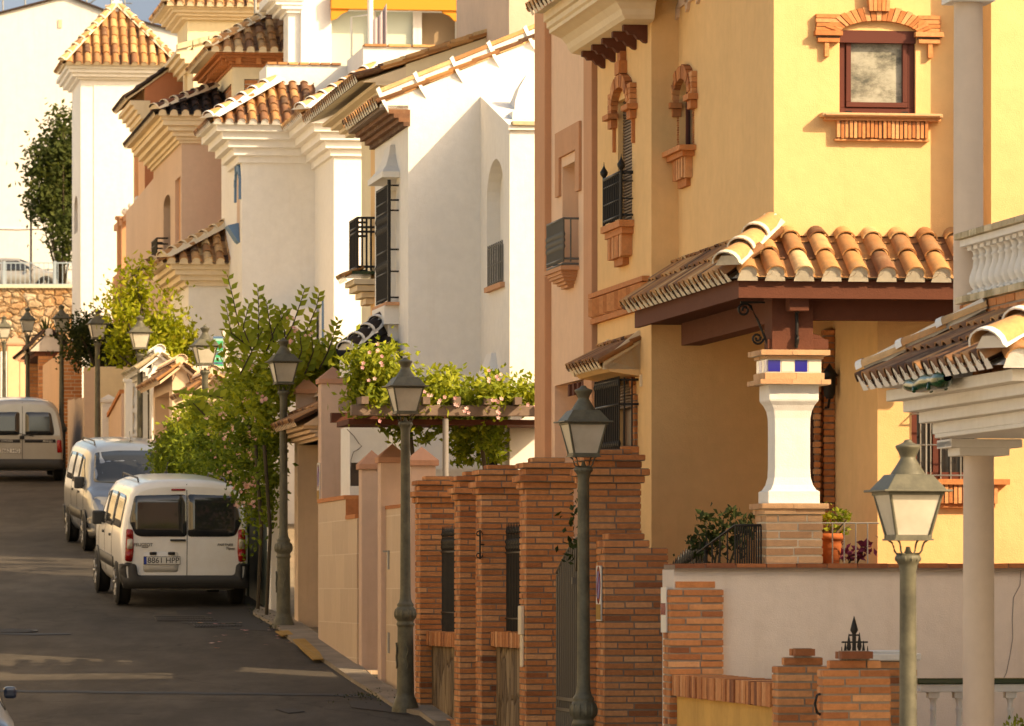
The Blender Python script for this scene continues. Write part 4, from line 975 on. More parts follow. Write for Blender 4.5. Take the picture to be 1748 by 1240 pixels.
# ------------------------------------------------------------------ unseen houses opposite, added for bounce light, and a ridge standing in for sky
mb = MB()
for k, (a, b, h) in enumerate(((20, 44, 3.2), (44.3, 70, 5), (70.3, 96, 7.5), (96.3, 124, 9), (124.3, 160, 8))):
    X0 = -1.2; z0 = road(a) - 1
    for (p, q) in ((a, b),):
        A = Vector((X0 - TT * p, p, z0)); B = Vector((X0 - TT * q, q, z0)); D_ = Vector((-9, 0, 0)); H = Vector((0, 0, h + 1 + (road(b) - road(a))))
        mb.mesh([A, B, B + D_, A + D_, A + H, B + H, B + D_ + H, A + D_ + H], [(0, 1, 5, 4), (1, 2, 6, 5), (2, 3, 7, 6), (3, 0, 4, 7), (4, 5, 6, 7)], k % 2)
        for i in range(5):
            for j in range(2):
                c = A.lerp(B, (i + .5) / 5) + Vector((.03, 0, 2.6 + j * 3 + (road(b) - road(a)) * (i + .5) / 5)); u_ = (B - A).normalized() * .5
                mb.mesh([c - u_, c + u_, c + u_ + Vector((0, 0, 1.3)), c - u_ + Vector((0, 0, 1.3))], [(0, 1, 2, 3)], 2)
tag(mb.build('opposite_bounce_terrace', ['white', 'cream', 'glass']), kind='structure')
m = M['skyridge'] = mat('sky_blue_ridge', (.05, .085, .15), 1); g = G(m); g.col(g.ramp(g.noise(.006, 6, .6), [(.3, (.12, .19, .32)), (.7, (.14, .21, .34))]))  # added ridge, coloured as the blue of the sky
mb = MB(); hs = [300 + 60 * sin(k * .5) + 35 * sin(k * 1.3) + 40 * sin(k * .21 + 1) for k in range(60)]
for k in range(59):
    x0, x1 = -1800 + k * 60, -1740 + k * 60; r0 = [(x0, 1300, 0), (x0, 1700, hs[k] * .7), (x0, 2100, hs[k]), (x0, 2600, 0)]; r1 = [(x1, 1300, 0), (x1, 1700, hs[k + 1] * .7), (x1, 2100, hs[k + 1]), (x1, 2600, 0)]
    for i in range(3): mb.poly([r0[i], r1[i], r1[i + 1], r0[i + 1]], 0, .5, True)
tag(mb.build('sky_ridge', 'skyridge'), kind='structure')
# ------------------------------------------------------------------ near house on the right: porch roof, columns, balcony
f = Fr(1645, 37.0, 0.0); t = f.root('white_porch_house', 'near house with white columns, tiled porch roof and white balcony balustrade', 'house')
zg = -2.9
# eave line of the left slope, hip at the far end
vF = f.v(1476, -.67); ue = -.67; vE = vF; ze = f.z(664, ue, vF) + .015
vN = f.v(1700, ue) - .02                                   # near corner of the porch roof
uW, zW = .11, 1.84                                           # foot of the brick balcony wall
sl = (zW - ze) / (uW - ue); ca = 1 / sqrt(1 + sl * sl); Ls = (uW - ue) / ca
mb = MB()
tiles(mb, (ue, vE, ze), (0, -1, 0), (ca, 0, sl * ca), vE - vN, Ls, lambda a, l: a > l * ca * .9 - .05 and a < (vE - vN) - l * ca * .9 + .05, .226, -.33)
tiles(mb, (ue, vN, ze), (1, 0, 0), (0, ca, sl * ca), 2.6, Ls, lambda a, l: a > l * ca * .9 - .02, .25, -.2)
mb.poly([(ue, vE, ze - .01), (ue, vN, ze - .01), (uW, vN + .65, zW - .01), (uW, vE - .65, zW - .01)], 1)
mb.poly([(ue, vN, ze - .01), (3, vN, ze - .01), (3, vN + .65, zW - .01), (uW, vN + .65, zW - .01)], 1)
mb.poly([(ue, vE, ze - .01), (3, vE, ze - .01), (3, vE - .65, zW - .01), (uW, vE - .65, zW - .01)], 1)
caps(mb, (ue - .02, vN - .02, ze + .02), (uW, vN + .62, zW + .03), .13)
caps(mb, (ue + .05, vE - .04, ze + .03), (uW, vE - .62, zW + .03), .085, strip=.04)
pr = mb.build('porch_roof', ['tile', 'white_trim'], t)
# stepped white cornice below the tiles
mb = MB(); zz = ze - .03; q = [.075, .075, .075, .075]
for k, px in enumerate((1514, 1540, 1564, 1584)):
    u_ = f.u(px, vF - .15); off = (k * .055)
    mb.box(u_, 3, vN + .12 + off, vF - .12 - off, zz - .078, zz); zz -= .078
zb = zz; mb.box(f.u(1592, vF - .3), 3, vN + .36, vF - .36, zb - .03, zb); mb.build('cornice', 'white_trim', t, bevel=.006)
def round_col(px0, px1, v, z0, z1, nm='column'):
    u0_, u1_ = f.u(px0, v), f.u(px1, v); r = (u1_ - u0_) / 2; c = (u0_ + u1_) / 2; mb = MB()
    mb.lathe([(r * 1.0, z0), (r * 1.0, z0 + .3 * (z1 - z0)), (r * .985, z0 + .7 * (z1 - z0)), (r * .96, z1)], (c, v, 0), 36); return mb.build(nm, 'column', t), c, r
vc = .12
o, c, r = round_col(1644, 1697, vc, zg, zb - .115)
mb = MB(); mb.box(c - .255, c + .255, vc - .25, vc + .2, zb - .085, zb - .031); mb.box(c - .255 + .075, c + .18, vc - .18, vc + .18, zb - .145, zb - .085); mb.box(c - .255, c + .255, vc - .252, vc + .202, zb - .09, zb - .04); mb.build('capital', 'white_trim', t, bevel=.005)
o, c2, r2 = round_col(1628, 1678, .55, 1.6, 4.18)
mb = MB(); mb.box(c2 - .16, c2 + .16, .39, .71, 4.17, 4.28); mb.box(c2 - .12, 3, .3, .8, 4.28, 4.5); mb.build('capital', 'white_trim', t, bevel=.006)
# brick balcony wall and balustrade, running towards the camera
ub_ = f.u(1642, .35); mb = MB(); zt = f.z(512, ub_, .35)
bricks(mb, ub_, 2.8, -3.6, .42, zW - .35, zt - .03, seed=101, course=.068); mb.build('brick_parapet', ['brick', 'jointgrey'], t)
def cop(z0, z1, w, m_='mossy'):
    mb = MB(); n = 18
    for k in range(n): mb.box(ub_ - w, ub_ + .2 + w, -3.6 + k * 4.05 / n + .004, -3.6 + (k + 1) * 4.05 / n - .004, z0, z1, 0, max(0, min(1, R.gauss(.5, .3))))
    return mb.build('coping', 'mosstile', t, bevel=.004)
m = M['mosstile'] = toned('mossy_coping_tile', [(0, (.42, .34, .22)), (1, (.66, .56, .40))], nscale=9, amt=.5, lich=(.10, .10, .03))
cop(zt - .03, zt + .02, .03); zr1 = f.z(401, ub_, .35); cop(zr1 - .035, zr1 + .01, .035)
mb = MB(); mb.box(ub_, ub_ + .2, -3.6, .42, zr1 - .085, zr1 - .035); mb.build('rail', 'white_trim', t, bevel=.005)
for k in range(20):
    b = MB(); baluster(b, ub_ + .10, .30 - k * .19, zt + .02, zr1 - .085 - zt - .02, .060, n=16); b.build('baluster', 'white_trim', t)
# unseen body of the house, blocks shaped to shade the porch and garden walls
mb = MB(); block(mb, 2.1, 16, -4.4, -1.2, zg, 6.8); block(mb, 1.95, 16, -1.19, 2.6, zg, 2.85); mb.box(2.0, 16.3, -4.5, -1.15, 6.8, 6.95); mb.build('house_shade_mass', 'white', t)
mb = MB(); mb.box(.05, 2.2, -1.2, 1.1, zg - .3, zg + .1); mb.build('porch_floor', 'terracotta', t)
# green glazed ceramic lizard sitting on the eave
g0, g1 = f.v(1541, ue - .02), f.v(1612, ue - .02); zc = f.z(655, ue, (g0 + g1) / 2)
o = empty('ceramic_lizard', (0, 0, 0), 0, 'green glazed ceramic lizard perched on the white cornice under the dark porch tiles', 'garden ornament')
o.location = Matrix.Translation(f.o) @ Matrix.Rotation(TH, 4, 'Z') @ Vector((ue + .16, (g0 + g1) / 2, zc)); o.rotation_euler = (0, 0, TH)
L = abs(g1 - g0) / 2; mb = MB()
def blob(mb, c, r, n=12):
    c = Vector(c); mb.lathe([(max(.001, r[0] * sin(pi * k / 8)), r[2] * cos(pi * k / 8)) for k in range(9)], c, n, sm=True)
bodyp = [Vector((-.16, L * (1 - 2 * k / 16), .008 * sin(k * .8) + (.012 if k > 11 else 0))) for k in range(17)]
rad = [1.45 * q for q in [.012, .028, .036, .040, .040, .038, .040, .045, .048, .05, .048, .045, .040, .046, .05, .042, .02]]
vs = []; nn = 10
for p, r_ in zip(bodyp, rad):
    for k in range(nn): a = 2 * pi * k / nn; vs.append(p + Vector((cos(a) * r_, 0, sin(a) * r_ * .85)))
mb.mesh(vs, [(i * nn + k, i * nn + (k + 1) % nn, (i + 1) * nn + (k + 1) % nn, (i + 1) * nn + k) for i in range(16) for k in range(nn)], 0, .5, True)
for y in (-L * .45, L * .25):
    for s in (-1, 1): mb.tube([(-.16, y, 0), (-.16 + s * .05, y - .02, -.015), (-.16 + s * .06, y - .05, -.05)], .014, 6)
for s in (-1, 1): mb.tube([(-.16 + s * .028, -L * .78, .035), (-.16 + s * .03, -L * .80, .055)], .014, 6)
mb.build('body', 'green_glaze', o)

# ------------------------------------------------------------------ pink house
f = Fr(1020, 50.5, 0.0); t = f.root('pink_house', 'narrow pink house with terracotta corner strips between the yellow and white houses', 'house')
Lp = f.v(925); zt = 6.4
na, nb = f.v(988), f.v(960); nz0 = f.z(452, 0, na); nz1 = f.z(272, 0, na)
da, db = f.v(1012), f.v(947); dz1 = f.z(643, 0, da)
mb = MB(); block(mb, 0, 8, 0, Lp, -3, zt, [], [(rect(na, nb, nz0, nz1), .16), (rect(da, db, -2.5, dz1), .45)])
mb.poly([(.16, na, nz0), (.16, nb, nz0), (.16, nb, nz1), (.16, na, nz1)], 0); mb.poly([(.45, da, -2.5), (.45, db, -2.5), (.45, db, dz1), (.45, da, dz1)], 0); mb.build('wall', 'pink', t)
mb = MB(); mb.box(.10, .155, na + .02, (na + nb) / 2 + .1, nz0, nz1 - .04); mb.build('window', 'door', t)
for a, b in ((-.06, f.v(1008)), (f.v(941), Lp + .05)):
    mb = MB(); mb.box(-.07, .3, a, b, -3, zt + .1); mb.build('corner_strip', 'orange', t, bevel=.01)
mb = MB(); oa, ob = f.v(993), f.v(952); zz = f.z(232, 0, na); w = (ob - oa) * .16
mb.box(-.03, 0, oa, ob, nz1 + .10, nz1 + .36); mb.box(-.03, 0, oa, oa + w, f.z(325, 0, oa), nz1 + .10); mb.box(-.03, 0, ob - w, ob, f.z(338, 0, ob), nz1 + .10); mb.build('window_surround', 'orange', t)
mb = MB(); e = .15; ba, bb = f.v(988), f.v(934, -e); zb_ = f.z(447, 0, ba); zr = f.z(373, -.1, ba)
n = 14
for k in range(n + 1):
    y = ba + (bb - ba) * k / n; mb.tube([(-e, y, zb_), (-e, y, zr)], .009, 5)
    for q in (.36, .5, .64): mb.lathe([(.009, zb_ + (zr - zb_) * q - .03), (.018, zb_ + (zr - zb_) * q), (.009, zb_ + (zr - zb_) * q + .03)], (-e, y, 0), 6)
for z in (zr, zb_ + .03, zb_ - .02): mb.tube([(0, ba, z), (-e, ba, z), (-e, bb, z), (0, bb, z)], .012, 6)
for x in (-.08, -.16): mb.tube([(x, ba, zb_), (x, ba, zr)], .008, 5)
mb.build('balcony_railing', 'irongrey', t)
mb = MB(); mb.box(-.18, 0, ba - .02, bb + .02, zb_ - .08, zb_ - .04)
for k, (p, h) in enumerate(((.16, .03), (.145, .03), (.12, .03), (.09, .03), (.06, .03))):
    z = zb_ - .08 - k * .03; mb.box(-p, 0, ba + .03 + (.18 - p) * 2.4, bb - .03 - (.18 - p) * 2.4, z - h - .003, z)
mb.build('balcony_ledge', 'orange', t)
mb = MB()
for k in range(6):
    v_ = da + .05 + k * .28; mb.prism([(.0, v_, dz1 - .02), (.38, v_, dz1 + .0), (.38, v_, dz1 - .36), (.33, v_, dz1 - .3), (.28, v_, dz1 - .33), (.22, v_, dz1 - .22), (.16, v_, dz1 - .24), (.08, v_, dz1 - .12), (.0, v_, dz1 - .14)], (0, .10, 0))
mb.build('scalloped_beams', 'wood', t)
# set-back upper part seen above the white roofs
mb = MB(); v_ = Lp + 13.5; u_ = f.u(869, v_); mb.box(u_, 8, v_, v_ + 5, -1, 10.5); mb.build('upper_wall', 'tan', t)
mb = MB(); mb.box(-.3, 8.3, -.2, Lp + .3, zt, zt + .25); mb.build('roof_slab', 'cream_trim', t)

# ------------------------------------------------------------------ white house with diagonal roof verge
f = Fr(870, 61.6, 0.0); t = f.root('white_house', 'tall white house with arched niche, iron grille and sloping tiled verge', 'house')
vB = f.v(820); uB = f.u(697, vB); vG = f.v(640, uB)
zg = -1.8
aa, ab = f.v(860), f.v(831); az0, azs, azt = f.z(480, 0, aa), f.z(330, 0, aa), f.z(272, 0, (aa + ab) / 2)
wa, wb_ = f.v(860), f.v(836)
mb = MB()
zTf, zTb = f.z(215), f.z(165, 0, vB)
c_, hw_ = (aa + ab) / 2, (ab - aa) / 2
# projecting stair block: side face with niche, front face, sloping top
mb.holed(side(0), [(0, zg), (vB, zg), (vB, zTb), (0, zTf)], [(arch(c_ - hw_, c_ + hw_, az0, azs, azt), .16)])
mb.poly([(.16, 0, az0 - .1), (.16, vB, az0 - .1), (.16, vB, azt + .2), (.16, 0, azt + .2)])
mb.poly([(0, 0, zg), (4, 0, zg), (4, 0, zTf), (0, 0, zTf)]); mb.poly([(0, 0, zTf), (4, 0, zTf), (4, vB, zTb), (0, vB, zTb)])
mb.box(-.02, 4, -.05, .03, zTf - .05, zTf + .01)
# main block; front face with the rising verge
uV = f.u(926, vB) + .5
z1 = f.z(158, uB, vB); z2 = f.z(62, f.u(926, vB), vB); slr = (z2 - z1) / (f.u(926, vB) - uB)
zR = z1 + slr * (uV + 1.6 - uB); uR_ = uV + 1.6
ga, gb = f.v(681, uB) + vB * 0, f.v(646, uB); gz0, gz1 = f.z(512, uB, ga), f.z(300, uB, ga)
mb.holed(front(vB), [(uB, zg), (uR_, zg), (uR_, zR), (uB, z1)])
mb.holed(side(uB), rect(vB, vG, zg, z1), [(rect(ga + .25, gb, gz0 + .05, gz1 - .03), .22)])
mb.poly([(uB + .22, ga, gz0), (uB + .22, gb + .2, gz0), (uB + .22, gb + .2, gz1), (uB + .22, ga, gz1)])
mb.poly([(uB, vG, zg), (uR_, vG, zg), (uR_, vG, zR), (uB, vG, z1)]); mb.poly([(uR_, vB, zg), (uR_, vG, zg), (uR_, vG, zR), (uR_, vB, zR)])
mb.poly([(uB, vB, z1), (uR_, vB, zR), (uR_, vG, zR), (uB, vG, z1)])
mb.build('wall', 'white', t)
mb = MB(); 
for k in range(5): mb.box(.02 + k * .8, .78 + k * .8, -.09, .06, zTf - .0, zTf + .05, 0, R.uniform(.4, .9))
mb.build('block_coping', 'mosstile', t, bevel=.008)
# chimney hood on the stair block
mb = MB(); cu = f.u(903, 1.2); mb.lathe([(.36, zTf + .25), (.34, zTf + .42), (.26, zTf + .58), (.12, zTf + .74), (.03, zTf + .80)], (cu + .1, 1.6, 0), 4, sm=False, ph=pi / 4); mb.box(cu - .3, cu + .5, .5, .9, zTf + .12, zTf + .22)
mb.build('chimney_hood', 'white', t)
# verge tiles along the rising edge with mortar collars
def verge(mb, u0, z0, u1, z1, v, wdt=.24, n=None, collar=True):
    L = sqrt((u1 - u0) ** 2 + (z1 - z0) ** 2); n = n or int(L / .40); U = Vector((u1 - u0, 0, z1 - z0)) / L; N = Vector((-U.z, 0, U.x))
    for k in range(n):
        a, b = Vector((u0, v, z0)) + U * (k * L / n), Vector((u0, v, z0)) + U * ((k + 1) * L / n)
        for (o1, o2, pr, m_) in ((.115, .175, .055, 0), (.0, .06, .03, 0)):
            jit = R.uniform(-.008, .008)
            mb.prism([a + N * (o1 + .012) + Vector((0, -pr, 0)), a + N * o2 + Vector((0, -pr, 0)), b + N * (o2 - .012 + jit) + Vector((0, -pr, 0)), b + N * (o1 + jit) + Vector((0, -pr, 0))], (0, wdt, 0), m_, R.uniform(.25, .9))
        mb.prism([a + N * .055 + Vector((0, -.035, 0)), a + N * .12 + Vector((0, -.035, 0)), b + N * .12 + Vector((0, -.035, 0)), b + N * .055 + Vector((0, -.035, 0))], (0, wdt, 0), 1)
        if collar:
            mb.prism([a - N * .02 - U * .02 + Vector((0, -.062, 0)), a + N * .185 - U * .03 + Vector((0, -.062, 0)), a + N * .20 + U * .02 + Vector((0, -.062, 0)), a + N * .0 + U * .02 + Vector((0, -.05, 0)), a - N * .15 + U * .01 + Vector((0, -.008, 0))], (0, .08, 0), 1)
mb = MB(); a_ = .30
mb.prism([(uB - .34, vB, ez_ := z1 - .36 * slr - .03), (uB + .0, vB, ez_ - .02), (uB + .01, vB, z1 + .02), (uB - .34, vB, ez_ + .04)], (0, .12, 0), 1)
verge(mb, uB - a_, z1 - a_ * slr, uR_, zR, vB, n=9)
mb.build('verge', ['tile', 'white'], t)
# left slope of the roof, eave, corbelled cornice
ca = 1 / sqrt(1 + slr * slr); ez = z1 - .35 * slr
mb = MB(); tiles(mb, (uB - .35, vG, ez), (0, -1, 0), (ca, 0, slr * ca), vG - vB, (uR_ - uB) * .75, None, .226, -.15); mb.poly([(uB - .3, vG, ez - .02), (uB - .3, vB, ez - .02), (uR_, vB, zR - .01), (uR_, vG, zR - .01)], 1); mb.build('roof', ['tile', 'mortar'], t)
mb = MB()
for k, (p, h) in enumerate(((.24, .05), (.18, .05), (.12, .05), (.06, .05))): mb.box(uB - p, uB + .02, vB + .0 - .02, vG + .1, ez - .06 - k * .05 - h, ez - .06 - k * .05, 0, R.uniform(0, .15))
mb.box(uB - .33, uB, vB + .0, vG + .1, ez - .06, ez - .01, 1)
mb.build('eave_corbel', ['tile', 'jointdark'], t)
# grille bay with plaster hood
mb = MB(); e = .12; A, B = ga + .02, f.v(643, uB - .12)
n = 13
for k in range(n + 1):
    y = A + (B - A) * k / n; mb.tube([(uB - e, y, gz0), (uB - e, y, gz1 - .1)], .010, 5)
    for z in (gz0 + .45, gz0 + .9, gz1 - .5): mb.lathe([(.01, z - .05), (.022, z), (.01, z + .05)], (uB - e, y, 0), 6)
for z in (gz0 + .03, gz0 + .35, gz0 + .62, gz0 + 1.1, gz1 - .3, gz1 - .12): mb.tube([(uB, A, z), (uB - e, A, z), (uB - e, B, z), (uB, B, z)], .012, 6)
mb.tube([(uB - e, A, gz0 - .05), (uB - e, A, gz1 - .05)], .022, 6); mb.build('window_grille', 'iron', t)
def hood(mb, u, v0, v1, z0, z1, p, m=0):
    pr = [(p, z0), (p, z0 + .07), (p * .92, z0 + .085), (p * .66, z0 + (z1 - z0) * .35), (p * .40, z0 + (z1 - z0) * .68), (p * .24, z1)]
    for (p0, h0), (p1, h1) in zip(pr, pr[1:]):
        s0, s1 = (1 - p0 / p), (1 - p1 / p); g_ = (v1 - v0) * .45
        mb.mesh([(u, v0 + s0 * g_, h0), (u - p0, v0 + s0 * g_, h0), (u - p0, v1 - s0 * g_, h0), (u, v1 - s0 * g_, h0), (u, v0 + s1 * g_, h1), (u - p1, v0 + s1 * g_, h1), (u - p1, v1 - s1 * g_, h1), (u, v1 - s1 * g_, h1)],
                [(0, 1, 5, 4), (1, 2, 6, 5), (2, 3, 7, 6)], m)
    mb.poly([(u, v0, z0), (u - p, v0, z0), (u - p, v1, z0), (u, v1, z0)], m)
mb = MB(); hood(mb, uB, A - .12, B + .12, f.z(304, uB, A), f.z(243, uB, A), .22); mb.build('plaster_hood', 'white', t)
mb = MB(); mb.box(uB - .17, uB + .05, A - .08, B + .08, gz0 - .07, gz0 - .03); mb.build('sill', 'orange', t)
mb = MB(); mb.box(uB - .18, uB, A - .02, B, gz0 - .30, gz0 - .07); mb.box(uB - .12, uB, A + .1, B - .1, gz0 - .5, gz0 - .30); mb.build('sill_corbel', 'white', t)
# niche window grille and second small hood
mb = MB(); z0_, z1_ = f.z(482, 0, wa), f.z(410, 0, wa); mb.box(.10, .155, wa + .02, wb_ - .02, z0_, z1_); w_ = mb.build('window', 'glass', t)
mb = MB()
for k in range(9): y = wa + (wb_ - wa) * k / 8; mb.tube([(-.02, y, z0_), (-.02, y, z1_)], .009, 5)
for z in (z0_ + .03, (z0_ + z1_) / 2, z1_ - .03): mb.tube([(-.02, wa, z), (-.02, wb_, z)], .010, 5)
mb.build('window_grille', 'irongrey', t)
mb = MB(); mb.box(-.06, .1, wa - .08, wb_ + .08, z0_ - .06, z0_); mb.build('sill', 'orange', t)
mb = MB(); a2, b2 = f.v(856), f.v(828); hood(mb, 0, a2, b2, f.z(658, 0, a2), f.z(600, 0, a2), .22); mb.build('plaster_hood', 'white', t)
# small tiled porch roof low on the house
mb = MB(); uu = uB - 1.25; q = f.v(690, uB) + 0; z_e = f.z(608, uB - .6, 3.6)
tiles(mb, (uB - .72, 3.0, z_e - .06), (1, 0, 0), (0, .93, .36), .72, 1.0, lambda a, l: a > l * .62 - .1, .24, -.42)
caps(mb, (uB - .68, 2.95, z_e - .03), (uB - .05, 4.0, z_e + .45), .11, bias=-.45)
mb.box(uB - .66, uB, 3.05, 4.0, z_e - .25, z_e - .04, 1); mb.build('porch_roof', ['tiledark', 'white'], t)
# second roof edge farther back, creamy gable above the verge
f2 = Fr(693, 69.5, 0.0); t2 = f2.root('cream_gable_house', 'cream gabled house rising just behind the white verge', 'house')
z1b = f2.z(110); uC = f2.u(868); z2b = f2.z(52, uC); s2 = (z2b - z1b) / uC
mb = MB(); mb.holed(front(0), [(0, -1), (uC + 1, -1), (uC + 1, z2b + s2), (0, z1b)]); mb.poly([(0, 0, -1), (0, 5, -1), (0, 5, z1b), (0, 0, z1b)]); mb.poly([(0, 5, -1), (uC + 1, 5, -1), (uC + 1, 5, z2b + s2), (0, 5, z1b)])
mb.poly([(0, 0, z1b), (uC + 1, 0, z2b + s2), (uC + 1, 5, z2b + s2), (0, 5, z1b)]); mb.poly([(uC + 1, 0, -1), (uC + 1, 5, -1), (uC + 1, 5, z2b + s2), (uC + 1, 0, z2b + s2)]); mb.build('wall', 'cream', t2)
mb = MB(); n = 9; L = sqrt((uC + 1) ** 2 + (z2b + s2 - z1b) ** 2)
for k in range(n + 1):
    a = -.3 + (uC + 1.3) * k / n; b = -.3 + (uC + 1.3) * (k + 1) / n - .01
    mb.prism([(a, -.06, z1b + a * s2 + .03), (a, -.06, z1b + a * s2 + .12), (b, -.06, z1b + b * s2 + .11), (b, -.06, z1b + b * s2 + .02)], (0, .24, 0), 0, R.uniform(.5, 1))
mb.build('verge', 'tile', t2)
ca = 1 / sqrt(1 + s2 * s2); mb = MB(); e_ = .62
tiles(mb, (-e_, 6.5, z1b - e_ * s2), (0, -1, 0), (ca, 0, s2 * ca), 6.5, 2.5, None, .226, -.12); mb.poly([(-e_, 0, z1b - e_ * s2 - .02), (-e_, 6.5, z1b - e_ * s2 - .02), (2, 6.5, z1b + 2 * s2 - .02), (2, 0, z1b + 2 * s2 - .02)], 1)
mb.build('roof', ['tile', 'mortar'], t2)
mb = MB()
for k, (p, h) in enumerate(((.40, .05), (.28, .05), (.16, .05), (.07, .05))): z = z1b - e_ * s2 - .02 - k * .05; mb.box(-p, .05, -.0 + k * .01, 6.4, z - h, z)
mb.prism([(-e_ + .03, .0, z1b - e_ * s2 - .03), (0, .0, z1b - e_ * s2 - .03), (0, .0, z1b - .03)], (0, .08, 0))
mb.build('cornice', 'cream_trim', t2)

# ------------------------------------------------------------------ ochre house with the small balcony
f = Fr(633, 68.4, 0.0); t = f.root('ochre_house', 'thin strip of ochre house with green-edged balcony between the two white houses', 'house')
mb = MB(); block(mb, 0, 2, -.6, .02, -1, f.z(222)); mb.build('wall', 'yellow', t)
b0, b1 = -.50, .35; zf = f.z(462, -.3, b0); zr = f.z(372, -.3, b0)
e = .23
mb = MB()
for k in range(6): y = b0 + (b1 - b0) * k / 5; mb.tube([(-e, y, zf), (-e, y, zr)], .014, 5)
for k in range(1, 4): mb.tube([(-e * k / 4, b0, zf), (-e * k / 4, b0, zr)], .014, 5)
for z in (zf + .05, zf + .5, zr, zr - .12): mb.tube([(0, b0, z), (-e, b0, z), (-e, b1, z), (0, b1, z)], .017, 6)
mb.build('balcony_railing', 'iron', t)
mb = MB()
for k, (p, h) in enumerate(((.10, .12), (.02, .10), (-.10, .10), (-.2, .1))): mb.box(-e - p * .6, 0, b0 - .05 - p * .6 + k * .02, b1 + p * .6, zf - .11 - k * .08 - .07, zf - .11 - k * .08)

mb.build('balcony_slab', 'cream_trim', t)
mb = MB(); tiles(mb, (-e - .12, b1, zf - .10), (0, -1, 0), (.9, 0, .43), b1 - b0, .25, None, .14, .1); mb.box(-e - .08, 0, b0 - .08, b1, zf - .05, zf - .01, 2); mb.build('tiled_edge', ['tile', 'mortar', 'ceramic_green'], t)

# ------------------------------------------------------------------ second white house with stepped cornice
f = Fr(570, 95.5, 0.0); t = f.root('white_cornice_house', 'white house with stepped cornice, terraces and orange awning', 'house')
v1 = f.v(537); u1 = f.u(413, v1); v2 = v1 + 2.2; zA, zB = f.z(222), f.z(250, u1, v1)
zg = 0
mb = MB()
block(mb, 0, 5, 0, 6, zg, zA + .4); 
aw0, aw1 = f.v(410, u1), f.v(404, u1)
block(mb, u1, 5, v1, v2 + 2, zg, zB + .3); mb.build('wall', 'white', t)
# blue painted arch on the side wall
mb = MB(); y0, y1 = f.v(411.5, u1), f.v(403, u1); za, zs, zt_ = f.z(412, u1, y0), f.z(315, u1, y0), f.z(283, u1, y0)
c_, w_ = (y0 + y1) / 2, (y1 - y0) / 2
voussoirs(mb, side(u1), c_, zs, w_ * .75, (zt_ - zs) * .85, w_ * .32, -.04, 0, 8, 0, pi); mb.box(u1 - .04, u1, c_ + w_ * .75, c_ + w_ * 1.05, f.z(340, u1, y0), zs); mb.box(u1 - .04, u1, c_ - w_ * 1.05, c_ - w_ * .75, f.z(340, u1, y0), zs)
mb.build('window_trim', 'blue_trim', t); mb = MB(); mb.prism([(u1 - .22, c_ + w_ * .9, f.z(383, u1, y0)), (u1, c_ + w_, f.z(378, u1, y0)), (u1, c_ + w_ * .6, f.z(413, u1, y0)), (u1 - .05, c_ + w_ * .6, f.z(410, u1, y0))], (0, -w_ * 1.2, 0)); mb.build('window_trim', 'blue_trim', t)
mb = MB(); mb.poly([(u1 - .004, y, z) for y, z in arch(c_ - w_ * .6, c_ + w_ * .6, za, zs, zs + (zt_ - zs) * .75)]); mb.build('window', 'tan', t)
mb = MB(); y0, y1 = f.v(558), f.v(552); za, zs, zt_ = f.z(600, 0, y0), f.z(540, 0, y0), f.z(508, 0, y0)
mb.prism([(-.03, y, z) for y, z in arch(y1 - .1, y0 + .6, za, zs, zt_)], (.03, 0, 0)); mb.build('blue_niche', 'blue_trim', t)
# lower porch volume of this house behind the climber
mb = MB(); block(mb, f.u(455, v1 - .5), f.u(537, v1 - .5), v1 - .8, v1, zg, f.z(530, 0, v1)); mb.build('porch_wall', 'white', t)
# cornices
stp = [(.13, .52), (.14, .40), (.14, .28), (.14, .17), (.13, .07)]
mb = MB(); zt1 = f.z(198, -.4, -.5) ; zz = zt1
for dz, p in stp: mb.box(-p, 5, -p, 4, zz - dz, zz); zz -= dz
zt2 = f.z(212, u1, v1 - .5); zz = zt2
for dz, p in stp: mb.box(u1 - p, -.02, v1 - p, v2 + p, zz - dz, zz); zz -= dz
mb.build('cornice', 'white', t)
mb = MB(); s = .62; ca = 1 / sqrt(1 + s * s); e = .62; h = 2.1
# right roof: front slope and left slope meeting in a hip
def two_slope(u0, v0, ze, wf, ws, hh, bias, mbb):
    tiles(mbb, (u0, v0, ze), (1, 0, 0), (0, ca, s * ca), wf, hh / ca, lambda a, l: a > l * ca - .05, .226, bias)
    tiles(mbb, (u0, v0 + ws, ze), (0, -1, 0), (ca, 0, s * ca), ws, hh / ca, lambda a, l: a < ws - l * ca + .05, .226, bias)
    mbb.poly([(u0, v0, ze - .01), (u0 + wf, v0, ze - .01), (u0 + wf, v0 + hh, ze + hh * s - .01), (u0 + hh, v0 + hh, ze + hh * s - .01)], 1)
    mbb.poly([(u0, v0 + ws, ze - .01), (u0, v0, ze - .01), (u0 + hh, v0 + hh, ze + hh * s - .01), (u0 + hh, v0 + ws, ze + hh * s - .01)], 1)
    mbb.poly([(u0, v0, ze - .012), (u0 + wf, v0, ze - .012), (u0 + wf, v0 + ws, ze - .012), (u0, v0 + ws, ze - .012)], 1)
    caps(mbb, (u0 - .02, v0 - .02, ze + .02), (u0 + hh, v0 + hh, ze + hh * s + .03), .12, strip=.24)
two_slope(-e, -e, zt1 + .01, 5.6, 3.2, 1.5, .05, mb); mb.build('roof', ['tile', 'white'], t)
mb = MB(); two_slope(u1 - e, v1 - e, zt2 + .01, -u1 + .6, 3.0, 1.35, -.15, mb); mb.build('roof', ['tile', 'white'], t)
